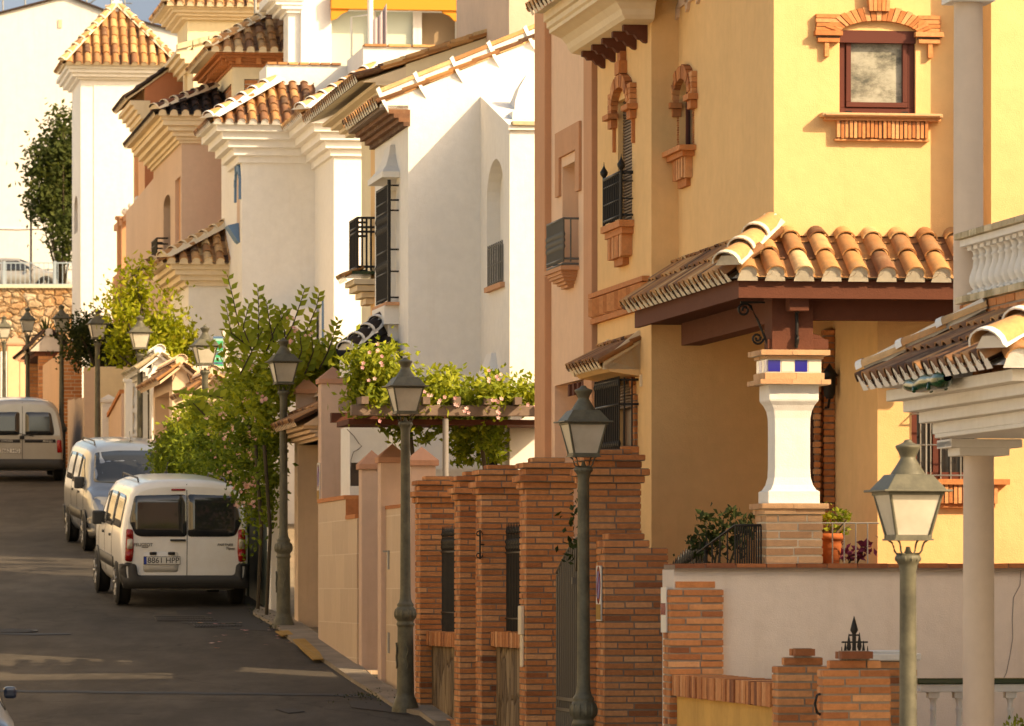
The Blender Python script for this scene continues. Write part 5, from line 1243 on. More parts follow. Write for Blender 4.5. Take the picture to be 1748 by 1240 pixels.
# terrace parapets
vp = f.v(455, u1) ; vp = v1 + 1.0; ua, ub = f.u(455, vp), f.u(583, vp); zp0, zp1 = zB, f.z(108, ua, vp)
vq = f.v(583, f.u(620, v1 - .6)) ; 
mb = MB(); block(mb, ua, 5, vp, vp + .3, zB, zp1 - .03); mb.box(ua, ua + .3, vp + .3, vp + 1.4, zB, zp1 - .03)
uq = f.u(620, vp - 2.6); block(mb, uq, 6, vp - 2.6, vp - .003, zA, f.z(80, uq, vp - 2.6)); mb.build('parapet', 'white', t)
mb = MB(); n = 7
for k in range(n): mb.box(ua + (ub - ua) * k / n + .015, ua + (ub - ua) * (k + 1) / n - .015, vp - .05, vp + .33, zp1 - .025, zp1 + .02, 0, R.uniform(.2, .8))
zq = f.z(80, uq, vp - 2.6)
for k in range(10): mb.box(uq + k * .45 + .02, uq + k * .45 + .43, vp - 2.66, vp - 2.3, zq + .005, zq + .05, 0, R.uniform(.3, .8))
mb.build('parapet_coping', 'tile', t)
# attic storey with sliding panels
va = vp + 2.6; a0 = f.u(514, va); zb0, zT = zB, f.z(-60, a0, va)
p0, p1 = f.u(566, va), f.u(722, va); q1 = f.u(780, va); zo = f.z(16, a0, va)
mb = MB(); block(mb, a0, f.u(830, va), va, va + 5, zb0, zT, [(rect(p0, q1, zb0 + .01, zo), .35)]); mb.build('attic_wall', 'white', t)
mb = MB(); mb.box(a0 - .24, a0 - .0, va + .1, va + 1.0, zb0, zT - .4); mb.box(a0 - .62, a0 + .05, va - .1, va + 2, f.z(2, a0, va), f.z(-12, a0, va)); mb.box(a0 - .50, a0 + .04, va - .06, va + 1.8, f.z(9, a0, va), f.z(2, a0, va)); mb.box(a0 - .38, a0 + .03, va - .03, va + 1.8, f.z(16, a0, va), f.z(9, a0, va)); mb.box(a0 - .28, a0 + .02, va + .02, va + 1.4, f.z(22, a0, va), f.z(16, a0, va)); mb.build('attic_cornice', 'white', t)
M['panelgreen'] = mat('pale_sliding_panel', (.50, .55, .47), .35, spec=.5); M['dimroom'] = mat('shaded_room_wall', (.30, .21, .13), .9)
M['orangecloth'] = mat('orange_awning_cloth', (.60, .24, .035), .85); M['greycloth'] = mat('lilac_grey_cloth', (.42, .35, .36), .95)
mb = MB(); mb.box(p0, p1, va + .22, va + .26, zb0, zo + .02); mb.build('sliding_panel', 'panelgreen', t)
mb = MB(); mb.box(p1, q1 + .05, va + .30, va + .34, zb0, zo + .02); mb.build('dim_room', 'dimroom', t)  # flat sheet closing the opening, dimness of the room put into its colour
mb = MB()
for px in (637, 709, 716): x = f.u(px, va); mb.box(x - .03, x + .06, va + .1, va + .2, zb0, zo)
mb.build('panel_frame', 'white_trim', t)
mb = MB(); mb.box(p0 - .03, q1 + .08, va - .25, va - .02, f.z(16, a0, va), f.z(-10, a0, va)); 
for x, s in ((p0, 1), (q1, -1)): mb.prism([(x - s * .03, va - .2, f.z(16, a0, va)), (x - s * .03, va - .2, f.z(36, a0, va)), (x + s * .08, va - .2, f.z(33, a0, va)), (x + s * .17, va - .2, f.z(25, a0, va)), (x + s * .3, va - .2, f.z(20, a0, va)), (x + s * .32, va - .2, f.z(16, a0, va))], (0, .1, 0))
mb.build('awning_valance', 'orangecloth', t)
mb = MB(); x, z = f.u(806, va), f.z(45, a0, va); k_ = 1.0
mb.lathe([(.05, z - .25), (.11, z - .21), (.12, z - .13), (.06, z - .08)], (x, va - .2, 0), 8); mb.lathe([(.08, z - .08), (.14, z + .12), (.17, z + .15), (.12, z + .22), (.04, z + .3), (.015, z + .42)], (x, va - .2, 0), 6); mb.tube([(x, va - .2, z - .2), (x, va, z - .15)], .03, 6)
mb.build('wall_lantern', 'iron', t)
x = f.u(632, vp + .6)
tp = f.root('washing_line_pole', 'slim white pole standing on the roof terrace before the green panels', 'pole'); mb = MB(); mb.tube([(x, vp + .6, zB), (x, vp + .6, f.z(-40, x, vp + .6))], .055, 8); mb.tube([(f.u(600, vp + .9), vp + .9, zB), (f.u(600, vp + .9), vp + .9, f.z(30, x, vp + .9)), (x, vp + .6, f.z(28, x, vp + .9))], .02, 6); mb.build('pole', 'white_trim', tp)
mb = MB(); xa, xb = f.u(634, vp + .55), f.u(659, vp + .55)
n = 10
vs = []
for i in range(n + 1):
    for j in range(2):
        g_ = i / n; x_ = xa + (xb - xa) * g_; zt_ = f.z(34 - 27 * g_ + 7 * sin(pi * g_), x_, vp + .55); vs.append((x_, vp + .55 + .04 * sin(i * 1.7), zt_ if j else zB))
mb.mesh(vs, [(2 * i, 2 * i + 2, 2 * i + 3, 2 * i + 1) for i in range(n)], 0, .5, True)
o = mb.build('hanging_cloth', 'greycloth'); sm = o.modifiers.new('thick', 'SOLIDIFY'); sm.thickness = .01; o.location = f.o; o.rotation_euler = (0, 0, TH); tag(o, 'lilac grey cloth hanging beside the white pole on the roof terrace', 'cloth')
# aerial on the roofs
f = Fr(828, 100, 0.0); t = f.root('aerial', 'rooftop television aerial and dish against the sky between white and pink walls', 'aerial', 'rooftop aerials')
mb = MB(); mb.tube([(0, 0, 6), (0, 0, 11.6)], .03, 6); mb.tube([(0, 0, f.z(20)), (f.u(866), 0, f.z(20))], .028, 6); mb.tube([(f.u(866), 0, f.z(5)), (f.u(866), 0, f.z(32))], .018, 5)
for px in (838, 848, 858): mb.tube([(f.u(px), -.2, f.z(20)), (f.u(px), .2, f.z(20))], .012, 5)
mb.tube([(0, 0, f.z(34)), (.1, 0, f.z(34))], .05, 6); mb.build('mast', 'steel', t)
mb = MB(); mb.lathe([(.02, .06), (.2, .03), (.38, 0), (.37, -.02), (.02, .04)], (f.u(869), f.z(2) * 0, 0), 14, axis='y'); d_ = mb.build('dish', 'steel', t); d_.location = (0, 0, f.z(0))
# ------------------------------------------------------------------ peach house with tiled bay, brick tower house behind it
f = Fr(397, 104.0, 0.0); t = f.root('brick_tower_house', 'peach tower with brick panel, dentilled brick cornice and tiled hip roof', 'house')
zt = f.z(115); zg = 1.4
mb = MB(); block(mb, 0, 3.4, 0, 5, zg, zt, [(rect(f.u(417), 2.2, f.z(205), f.z(135)), .04)], [(rect(.25, f.v(374), f.z(300), f.z(140)), .04)]); mb.build('wall', 'cream', t)
mb = MB(); bricks(mb, f.u(417) + .01, 2.19, .03, .3, f.z(205) + .01, f.z(135) - .01, seed=201, faces='F', course=.085); bricks(mb, .03, .3, .26, f.v(374) - .01, f.z(300), f.z(140) - .01, seed=202, faces='L', course=.085); mb.build('brick_panel', ['brick', 'mortar'], t)
mb = MB(); bricks(mb, -.012, .3, f.v(399) + .05 if False else .01, 4.8, zg, f.z(262), seed=203, faces='L', course=.1); mb.build('brick_facing', ['brick', 'jointdark'], t)
mb = MB(); z = zt
for k, p in enumerate((.03, .07, .14, .24, .34)): mb.box(-p, 3.4 + p, -p, 5 + p, z, z + .055, 0, .3); z += .056
for k in range(9): mb.box(.1 + k * .4 - .05, .1 + k * .4 + .05, -.2, -.03, zt + .05, zt + .17, 0, .5); mb.box(-.2, -.03, .2 + k * .4 - .05, .2 + k * .4 + .05, zt + .05, zt + .17, 0, .5)
mb.build('dentil_cornice', ['brick'], t)
mb = MB(); hip_roof(mb, -.50, 3.9, -.50, 4.2, z, .62, 'FL'); mb.build('roof', ['tile', 'cream_trim'], t)

f = Fr(310, 105.5, 0.0); t = f.root('bay_house', 'pinkish tan house with dark tiled bay roof and stepped cornice behind the climber', 'house')
zt = f.z(245); uW = f.u(386); vE = f.v(262)
la, lb = f.v(308), f.v(299); pa, pb = f.v(291), f.v(279)
mb = MB(); block(mb, 0, uW + .8, 0, vE, zg, zt - .0, [], [(rect(la, lb, f.z(410, 0, la), f.z(300, 0, la)), .08), (arch(pa, pb, f.z(440, 0, pa), f.z(345, 0, pa), f.z(328, 0, pa)), .25)])
mb.poly([(.25, pa, zg), (.25, pb, zg), (.25, pb, zt - .3), (.25, pa, zt - .3)], 1); mb.poly([(.08, la, zg), (.08, lb, zg), (.08, lb, zt - .3), (.08, la, zt - .3)], 2)
mb.build('wall', ['tan', 'door', 'orange'], t)
mb = MB(); z = zt + .52
for dz, p in ((.09, .44), (.10, .40), (.10, .30), (.10, .20), (.07, .12), (.06, .06)): mb.box(-p, uW + .6, -p, vE + p, z - dz, z); z -= dz
mb.build('cornice', 'cream_trim', t)
mb = MB(); z = zt + .53
def tslope(mbb, u0, v0, ze, wf, ws, hh, bias, s=.55, st=.15):
    ca = 1 / sqrt(1 + s * s)
    tiles(mbb, (u0, v0, ze), (1, 0, 0), (0, ca, s * ca), wf, hh / ca, lambda a, l: a > l * ca - .05, .226, bias)
    tiles(mbb, (u0, v0 + ws, ze), (0, -1, 0), (ca, 0, s * ca), ws, hh / ca, lambda a, l: a < ws - l * ca + .05, .226, bias)
    mbb.poly([(u0, v0, ze - .01), (u0 + wf, v0, ze - .01), (u0 + wf, v0 + hh, ze + hh * s - .01), (u0 + hh, v0 + hh, ze + hh * s - .01)], 1)
    mbb.poly([(u0, v0 + ws, ze - .01), (u0, v0, ze - .01), (u0 + hh, v0 + hh, ze + hh * s - .01), (u0 + hh, v0 + ws, ze + hh * s - .01)], 1)
    mbb.poly([(u0, v0, ze - .012), (u0 + wf, v0, ze - .012), (u0 + wf, v0 + ws, ze - .012), (u0, v0 + ws, ze - .012)], 1)
    caps(mbb, (u0 - .02, v0 - .02, ze + .02), (u0 + hh, v0 + hh, ze + hh * s + .03), .11, strip=st)
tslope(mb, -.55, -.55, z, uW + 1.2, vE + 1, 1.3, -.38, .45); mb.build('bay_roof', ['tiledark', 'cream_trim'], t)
# porch in front, lit roof
fb = f; vq = -4.3; a0 = f.u(322, vq); a1 = f.u(405, vq); zq = f.z(490, a0, vq)
mb = MB(); block(mb, a0, a1 + .8, vq, -.01, zg, zq + .3, [], []); mb.build('porch_wall', 'white', t)
mb = MB(); z = zq + .42
for dz, p in ((.10, .36), (.10, .28), (.10, .18), (.10, .08)): mb.box(a0 - p, a1 + .8, vq - p, -.02, z - dz, z); z -= dz
mb.build('porch_cornice', 'cream_trim', t)
mb = MB(); tslope(mb, a0 - .5, vq - .5, zq + .44, a1 - a0 + 1.2, 3.5, 1.5, 0, .55, .2); mb.build('porch_roof', ['tile', 'cream_trim'], t)
c0 = f.u(247, 1.5); mb = MB(); tslope(mb, c0, 1.2, f.z(462, c0, 1.2), -c0 + .0, 3.0, 1.0, -.3, .5, .15); mb.build('side_roof', ['tiledark', 'cream_trim'], t)
# side balcony rail
mb = MB(); bv = f.v(287); z0_, z1_ = f.z(440, 0, bv), f.z(407, 0, bv); e = -f.u(259, bv + 1.4)
for k in range(12): mb.tube([(-e, bv + k * .12, z0_), (-e, bv + k * .12, z1_)], .014, 5)
for z in (z0_, z1_, z1_ - .12): mb.tube([(0, bv, z), (-e, bv, z), (-e, bv + 1.4, z), (0, bv + 1.4, z)], .018, 5)
mb.build('balcony_railing', 'iron', t)
# sloping terrace parapet with ball finials
mb = MB(); q0, q1 = f.v(270), f.v(215, 0); mb.prism([(0, vE, zg), (0, q1, zg), (0, q1, f.z(362, 0, q1)), (0, vE, f.z(305, 0, vE))], (.25, 0, 0)); mb.build('parapet', 'tan', t)
mb = MB(); y0, y1 = q1, f.v(192, 0)
mb.box(0, .25, y0, y1, zg, f.z(455, 0, y0)); mb.box(.03, .2, y0, y1, f.z(395, 0, y1), f.z(385, 0, y1))
for px in (207, 200): y = f.v(px, 0); mb.box(0, .25, y - .15, y + .15, zg, f.z(375, 0, y)); mb.box(-.04, .29, y - .2, y + .2, f.z(375, 0, y), f.z(370, 0, y))
mb.build('terrace_posts', 'orange', t)
for px, py in ((228, 341), (217, 352), (206, 362)):
    y = f.v(px, 0); z = f.z(py, 0, y); b = MB(); b.lathe([(.03, z - .1)] + [(max(.01, .085 * sin(pi * k / 8)), z - .085 * cos(pi * k / 8)) for k in range(1, 9)], (.1, y, 0), 14); b.build('ball_finial', 'white_trim', t)

# ------------------------------------------------------------------ houses farther up
f = Fr(247, 116.0, 0.0); t = f.root('red_brown_house', 'red-brown gabled house with cream moulding left of the peach tower', 'house')
v1 = f.v(228); zt = f.z(195)
mb = MB(); uu = f.u(302); s = .72
mb.holed(front(0), [(0, zg), (uu + .3, zg), (uu + .3, f.z(150) + s * (uu + .3)), (0, f.z(150))], [], 0); mb.holed(side(0), rect(0, v1, zg, f.z(150)), [(arch(v1 * .45, v1 * .9, f.z(330), f.z(235), f.z(215)), .08)], 1)
mb.poly([(.08, 0, zg), (.08, v1, zg), (.08, v1, zt), (.08, 0, zt)], 1)
mb.poly([(0, v1, zg), (uu, v1, zg), (uu, v1, zt), (0, v1, zt)], 1); mb.poly([(0, 0, f.z(150)), (uu + .3, 0, f.z(150) + s * (uu + .3)), (uu + .3, v1, f.z(150) + s * (uu + .3)), (0, v1, f.z(150))], 1)
mb.build('wall', ['redbrown', 'peach'], t)
mb = MB(); z = f.z(172)
for dz, p in ((.10, .32), (.10, .24), (.10, .16), (.10, .09), (.10, .04)): mb.box(-p, .12, -.02 + p * .02, v1 + p, z - dz, z); z -= dz
mb.build('cornice', 'cream_trim', t)
mb = MB(); ca = 1 / sqrt(1 + s * s); tiles(mb, (-.38, v1 + .3, f.z(150) - .38 * s + .03), (0, -1, 0), (ca, 0, s * ca), v1 + .35, (uu + .7) / ca, None, .226, -.3)
mb.prism([(-.38, -.05, f.z(150) - .38 * s), (-.38, -.05, f.z(150) - .38 * s + .05), (uu + .3, -.05, f.z(150) + s * (uu + .3) + .05), (uu + .3, -.05, f.z(150) + s * (uu + .3))], (0, v1 + .3, 0), 1)
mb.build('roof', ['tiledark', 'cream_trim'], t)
mb = MB(); mb.box(f.u(267), f.u(281), -.02, .0, f.z(220), f.z(214)); mb.build('vent_grille', 'shutter', t)

f = Fr(330, 113.0, 0.0); t = f.root('apricot_gable_house', 'sunlit apricot gable house with moulded windows between red-brown house and brick tower', 'house')
mb = MB(); uu = f.u(440) + 1; s = (f.z(30, uu) - f.z(78)) / uu; v1 = f.v(303)
wa, wb_ = f.v(318), f.v(309)
mb.holed(front(0), [(0, zg), (uu, zg), (uu, f.z(78) + s * uu), (0, f.z(78))]); mb.holed(side(0), rect(0, v1, zg, f.z(82)), [(rect(wa, wb_, f.z(180, 0, wa), f.z(100, 0, wa)), .1)])
mb.poly([(.1, wa, zg), (.1, wb_, zg), (.1, wb_, f.z(90)), (.1, wa, f.z(90))], 1); mb.poly([(0, v1, zg), (uu, v1, zg), (uu, v1, f.z(78) + s * uu), (0, v1, f.z(78))]); mb.poly([(0, 0, f.z(78)), (uu, 0, f.z(78) + s * uu), (uu, v1, f.z(78) + s * uu), (0, v1, f.z(78))])
mb.build('wall', ['cream', 'door'], t)
mb = MB(); n = 8
for k in range(n):
    a, b = -.35 + (uu + .35) * k / n, -.35 + (uu + .35) * (k + 1) / n - .02; mb.prism([(a, -.08, f.z(78) + a * s), (a, -.08, f.z(78) + a * s + .12), (b, -.08, f.z(78) + b * s + .12), (b, -.08, f.z(78) + b * s)], (0, .3, 0), 0, .8)
mb.build('verge', 'mosstile', t)
mb = MB(); z = f.z(86)
for dz, p in ((.08, .36), (.10, .28), (.10, .18), (.10, .09)): mb.box(-p, .08, -.0 + .01 * p, v1 + .1, z - dz, z); z -= dz
zz = f.z(84); mb.box(-.07, .0, wb_, wb_ + .25, f.z(190, 0, wa), f.z(120, 0, wa)); mb.box(-.07, .0, wa - .25, wa, f.z(190, 0, wa), f.z(100, 0, wa)); mb.box(-.15, 0, wa - .3, wb_ + .3, f.z(192, 0, wa), f.z(186, 0, wa)); mb.build('cornice', 'cream_trim', t)

f = Fr(320, 121.0, 0.0); t = f.root('tall_peach_house', 'tall peach house with tiled roof at the top edge of the picture', 'house')
mb = MB(); block(mb, 0, 2.6, 0, f.v(303), zg, f.z(33)); mb.build('wall', 'cream', t)
mb = MB(); z = f.z(14)
for dz, p in ((.06, .42), (.07, .36), (.07, .26), (.07, .14)): mb.box(-p, 2.5, -p, 3, z - dz, z); z -= dz
mb.build('cornice', 'cream_trim', t)
mb = MB(); hip_roof(mb, -.55, 3.1, -.55, 3.4, f.z(13), .5, 'FL'); mb.build('roof', ['tile', 'cream_trim'], t)
f = Fr(436, 118.0, 0.0); t = f.root('aerial', 'thin rooftop mast above the brick tower roof', 'aerial', 'rooftop aerials'); mb = MB(); mb.tube([(0, 0, f.z(60)), (0, 0, f.z(-20))], .035, 6); mb.box(-.01, .10, -.1, .1, f.z(28), f.z(18)); mb.build('mast', 'steel', t)

# white tower with hip roof
f = Fr(138, 130.0, 0.0); t = f.root('white_tower_house', 'tall white tower house with orange tiled pyramid roof', 'house')
v1 = f.v(123) ; zt = f.z(135); zg = 2.4; u1 = f.u(288)
mb = MB(); aa, ab = v1 * .35, v1 * .75
block(mb, 0, u1, 0, v1, zg, zt, [], [(arch(aa, ab, f.z(390), f.z(350), f.z(325)), .12)]); mb.box(f.u(160), u1 + .6, -.02, .3, zg, f.z(146)); mb.poly([(.12, aa - .1, zg), (.12, ab + .1, zg), (.12, ab + .1, f.z(300)), (.12, aa - .1, f.z(300))], 1)
mb.build('wall', ['white', 'door'], t)
mb = MB(); z = f.z(113)
for dz, p in ((.09, .38), (.09, .31), (.09, .22), (.06, .10)): mb.box(-p, u1 + p, -p, v1 + p, z - dz, z); z -= dz
mb.build('cornice', 'white_trim', t)
mb = MB(); U0 = f.u(110, -.5); hw = (f.u(301, -.5) - U0); ap = (f.z(16, 1.2, 1.3) - f.z(112)) / (hw / 2)
hip_roof(mb, U0, U0 + hw, -.5, -.5 + hw, f.z(112), ap, 'FLR'); mb.build('roof', ['tile', 'cream_trim'], t)
mb = MB(); c = (U0 + U0 + hw) / 2; cv = -.5 + hw / 2; mb.box(c - .13, c + .13, cv - .13, cv + .13, f.z(22, c, cv), f.z(3, c, cv)); mb.box(c - .06, c + .06, cv - .06, cv + .06, f.z(3, c, cv), f.z(-8, c, cv)); mb.build('finial', 'white_trim', t)

# ------------------------------------------------------------------ top of the street: stone wall, upper road, car, big white building
xw = lambda px, d: (px - CX) * d / K
mb = MB(); z1 = (HY - 492) * 200 / K
mb.box(xw(-200, 200), xw(420, 200), 200, 201, 3, z1); mb.box(xw(-200, 200), xw(420, 200), 199.9, 201.1, z1, z1 + .12, 1); o = mb.build('stone_retaining_wall', ['stone', 'cream_trim']); tag(o, 'rough golden stone retaining wall holding up the upper road', 'retaining wall')
mb = MB(); mb.box(-80, 40, 201.2, 420, z1 - .8, z1 + .08); tag(mb.build('upper_road', 'asphalt'), kind='structure')
t = empty('guard_railing', (xw(0, 200.5), 200.5, z1 + .1), 0, 'pale blue metal railing on top of the stone wall in front of the silver car', 'railing')
mb = MB(); x0, x1 = xw(-120, 200) - t.location.x, xw(330, 200) - t.location.x
n = 56
for k in range(n): x = x0 + (x1 - x0) * k / n; mb.box(x - .012, x + .012, -.012, .012, 0, .86)
for z in (.04, .86): mb.box(x0, x1, -.025, .025, z, z + .045)
mb.build('bars', 'blue_rail', t) if 'blue_rail' in M else None
M['blue_rail'] = mat('pale_blue_rail_paint', (.33, .40, .46), .5, .2)
mb.build('bars', 'blue_rail', t)
mb = MB()
for px in (5, 92, 180): mb = MB(); x = xw(px, 200) - t.location.x; mb.box(x - .05, x + .05, -.05, .05, 0, .95); mb.build('post', 'blue_rail', t)
# large white gabled building
t = empty('white_apartment_building', (xw(60, 235), 235, 9), 0, 'huge plain white gabled building filling the top left corner', 'building')
gx = lambda px: xw(px, 235) - t.location.x; gz = lambda py: (HY - py) * 235 / K - 9
M['whitefar'] = stucco('far_white_plaster', (.82, .79, .74), .06, stain=.4, sc=.4)
P = [(-330, 1100), (330, 1100), (330, 62), (200, 28), (118, -4), (105, -3), (0, 24), (-330, 120)]
mb = MB(); mb.prism([(gx(a), 0, gz(b)) for a, b in P[:3] + P[3:]], (0, 26, 0)); mb.build('wall', 'whitefar', t)
mb = MB(); pts = [(330, 62), (200, 28), (118, -4), (105, -3), (0, 24), (-330, 120)]
for (a, b), (c, d) in zip(pts, pts[1:]): mb.prism([(gx(a), -.15, gz(b)), (gx(c), -.15, gz(d)), (gx(c), -.15, gz(d) + .09), (gx(a), -.15, gz(b) + .09)], (0, 26.2, 0), 0, .2)
mb.build('verge', 'tiledark', t)
for px, py, w in ((20, 18, 13), (190, 10, 16)):
    b = MB(); x = gx(px); b.box(x - w * .02, x + w * .02, 2, 3.2, gz(60), gz(py)); b.box(x - w * .024, x + w * .024, 1.8, 3.3, gz(py), gz(py - 3)); b.box(x - w * .018, x + w * .018, 2, 3, gz(py - 3), gz(py - 6)); b.box(x - w * .026, x + w * .026, 1.8, 3.3, gz(py - 6), gz(py - 9)); b.build('chimney', 'tan', t)
b = MB(); b.box(gx(99), gx(106), -.04, 0, gz(48), gz(34)); b.build('vent', 'pink', t)
b = MB(); b.tube([(gx(-40), -.05, gz(391)), (gx(30), -.05, gz(393)), (gx(110), -.05, gz(390)), (gx(200), -.05, gz(394))], .03, 4); b.build('cable', 'grey', t)
b = MB(); b.box(gx(-300), gx(300), -.05, 0, gz(460), gz(390)); b.build('lower_band', 'white_trim', t)
t = empty('aerial', (xw(60, 240), 240, 20), 0, 'cluster of thin television aerials above the ridge of the white building', 'aerial', 'rooftop aerials')
mb = MB(); az = lambda py: (HY - py) * 240 / K - 20; ax = lambda px: xw(px, 240) - t.location.x
for px, top in ((5, -5), (43, -10), (148, -10), (190, -12), (213, -10)): mb.tube([(ax(px), 0, az(40)), (ax(px), 0, az(top))], .035, 5)
mb.tube([(ax(150), 0, az(8)), (ax(165), 0, az(-2))], .03, 4)
for px in (205, 213, 221): mb.tube([(ax(px), -.3, az(6)), (ax(px), .3, az(6))], .02, 4)
mb.tube([(ax(200), 0, az(6)), (ax(226), 0, az(6))], .02, 4); mb.build('mast', 'steel', t)
# slim modern lamp on the upper road
t = empty('upper_street_lamp', (xw(53, 204), 204, z1 - .2), 0, 'slim single street lamp on the upper road before the white building', 'street lamp')
lz = lambda py: (HY - py) * 204 / K - (z1 - .2); mb = MB(); mb.tube([(0, 0, 0), (0, 0, lz(365))], .045, 8); mb.build('post', 'grey', t)
mb = MB(); mb.lathe([(.05, lz(365)), (.12, lz(358)), (.18, lz(348)), (.10, lz(345))], n=10); mb.build('lantern', 'cream_trim', t)

# ------------------------------------------------------------------ garden walls and gateways along the upper street
def wall_f(px, x0=7.5, zoff=0): d = wall_d(px, x0); return Fr(px, d, road(d) + zoff)
def pyr(mb, c, cv, h, z0, z1, m=0, ov=.04, tt=.5):
    mb.box(c - h - ov, c + h + ov, cv - h - ov, cv + h + ov, z0, z0 + .06, m, tt)
    b = [(c - h - ov, cv - h - ov, z0 + .06), (c + h + ov, cv - h - ov, z0 + .06), (c + h + ov, cv + h + ov, z0 + .06), (c - h - ov, cv + h + ov, z0 + .06)]
    for k in range(4): mb.poly([b[k], b[(k + 1) % 4], (c, cv, z1)], m, tt)
def post(root, u0, w, v0, ztop, zcap, zb=-.6, m='pinkpost', cap='peachcap', name='gatepost'):
    b = MB(); b.box(u0, u0 + w, v0, v0 + w, zb, ztop); o = b.build(name, m, root, bevel=.008)
    b = MB(); pyr(b, u0 + w / 2, v0 + w / 2, w / 2, ztop, zcap); b.build('cap', cap, o); return o
# travertine clad wall with gateposts and side gate
f = Fr(553, wall_d(553, 7.48), 0.0); t = f.root('travertine_wall', 'travertine clad wall with four pink pyramid-capped posts beside the garage doorway', 'garden wall')
def fpost(px0, px1, d, ytop, yapex, m='pinkpost'):
    """post whose street side starts at px0 and whose far right edge is at px1"""
    g_ = Fr(px0, d, 0.0); w = min(.42, max(.28, g_.u(px1))); 
    o = empty('gatepost', (0, 0, 0), 0, None, None); bpy.data.objects.remove(o)
    return g_, w
def place_post(t, tf, px0, px1, ytop, yapex, x0=7.5, side_px=None, m='pinkpost', cap='peachcap'):
    d = wall_d(px0, x0); zb = road(d) - .4
    a = tf.u(px0, 0); g_ = Fr(px0, d, 0.0); w = g_.u(px1)
    # express in the frame of the wall
    L = (g_.o - tf.o); u0 = L.x * CT + L.y * ST; v0 = -L.x * ST + L.y * CT
    zt_, za = (HY - ytop) * d / K - tf.o.z, (HY - yapex) * d / K - tf.o.z
    b = MB(); b.box(u0, u0 + w, v0, v0 + w, zb - tf.o.z, zt_); o = b.build('gatepost', m, t, bevel=.01)
    b = MB(); pyr(b, u0 + w / 2, v0 + w / 2, w / 2, zt_, za, ov=.03); b.build('cap', cap, o)
    return u0, v0, w
pA = place_post(t, f, 701, 744, 795, 762); pB = place_post(t, f, 650, 695, 790, 757); pC = place_post(t, f, 617, 657, 801, 768)
pT = place_post(t, f, 548, 593, 655, 625)
vC = pC[1]
zt1, zt2 = f.z(880, 0, vC), f.z(856, 0, 0)
mb = MB(); vm = (vC + pC[2] + 0) / 2
mb.box(0, .22, pC[1] + pC[2] * 0 - .0 + .3, f.v(590), -3, f.z(886, 0, f.v(600))); mb.box(0, .22, f.v(590), pT[1] + .1, -3, f.z(857, 0, f.v(560))); mb.build('clad_panel', 'travertine', t)
mb = MB(); mb.box(-.02, .25, f.v(590) - .02, pT[1] + .1, f.z(857, 0, f.v(560)), f.z(857, 0, f.v(560)) + .05, 0, .5); mb.box(.0, .5, f.v(590) - .03, f.v(590), f.z(886, 0, f.v(590)), f.z(857, 0, f.v(560)), 0, .3); mb.box(-.02, .25, vC + .3, f.v(592), f.z(886, 0, f.v(600)), f.z(886, 0, f.v(600)) + .05, 0, .5); mb.build('coping', 'orangebrick' if 'orangebrick' in M else 'brick', t)
# pedestrian gate clad in travertine with handle and letter slot
mb = MB(); va_, vb_ = pB[1] - 1.05, pB[1]; ug = .08; mb.box(ug, ug + .06, pA[1] + pA[2], pB[1], -2.2 , f.z(870, ug, vb_)); o = mb.build('gate_leaf', 'travertine', t); mb = MB(); mb.box(ug - .01, ug + .08, pA[1] + pA[2], pB[1], f.z(870, ug, vb_), f.z(870, ug, vb_) + .04, 0, .3); mb.build('top_trim', 'brick', o)
vh = f.v(664, ug); mb = MB(); mb.box(ug - .02, ug, vh - .05, vh + .02, f.z(972, ug, vh), f.z(940, ug, vh)); mb.box(ug - .07, ug, vh + .0, vh + .03, f.z(943, ug, vh), f.z(940, ug, vh)); mb.build('handle', 'steel', o)
mb = MB(); mb.box(ug - .015, ug, vh - .06, vh + .03, f.z(1115, ug, vh), f.z(1080, ug, vh)); mb.build('letter_slot', 'steel', o)
mb = MB(); mb.box(-.02, .5, pC[1] - .62, pC[1] + .0, -2.6, f.z(1150, 0, vC)); mb.box(-.04, .5, pC[1] - .66, pC[1] - .0, f.z(1150, 0, vC), f.z(1143, 0, vC)); mb.build('door_step', 'travertine', t)
parking = f
# garage doorway with small tiled roof
f = Fr(508, wall_d(508, 7.55), 0.0); t = f.root('garage_portal', 'pinkish garage doorway under a small tiled roof beside the lamp post', 'garage doorway')
zt = f.z(737); vA, vB_ = f.v(547), f.v(508)
d0 = vA; zl = f.z(765, 0, 0)
mb = MB(); mb.box(0, .45, -.02, .42, -2.2, zt); mb.box(0, .45, vA + .02, .0, f.z(760, 0, 0), zt + .02); mb.box(.02, .38, vA, .0, f.z(760, 0, 0), zt); mb.box(.36, .44, vA, 0, -2.2, zt - .01, 1); mb.build('doorway', ['doorcream', 'greywall'], t, bevel=.01)
b = MB(); w = f.u(541); b.box(0, w, .05, w, zt, f.z(672)); o = b.build('gatepost', 'pinkpost', t, bevel=.008); b = MB(); pyr(b, w / 2, w / 2, w / 2, f.z(672), f.z(643), ov=.03); b.build('cap', 'peachcap', o)
mb = MB(); ze = f.z(735, -.3, 0); tiles(mb, (-.30, .55, ze), (0, -1, 0), (.87, 0, .49), .55 - vA + .1, .62, None, .19, -.2); tiles(mb, (.95, vA - .1, ze + .0), (0, 1, 0), (-.87, 0, .49), .55 - vA + .1, .62, None, .19, -.2)
caps(mb, (.32, .55, ze + .36), (.32, vA - .1, ze + .36), .09)
mb.prism([(-.24, vA - .08, ze - .02), (.9, vA - .08, ze - .02), (.32, vA - .08, ze + .32)], (0, .62 - vA, 0), 1)
for k, p in enumerate((.22, .14, .07)): mb.box(-p, .45 + p, vA, .5, ze - .09 - k * .05 + .03, ze - .02 - k * .05, 1)
mb.build('tiled_roof', ['tile', 'doorcream'], t)
parking_plate(t, -.03, vA + .05, vA + .3, f.z(856, 0, vA), f.z(790, 0, vA)) if False else None
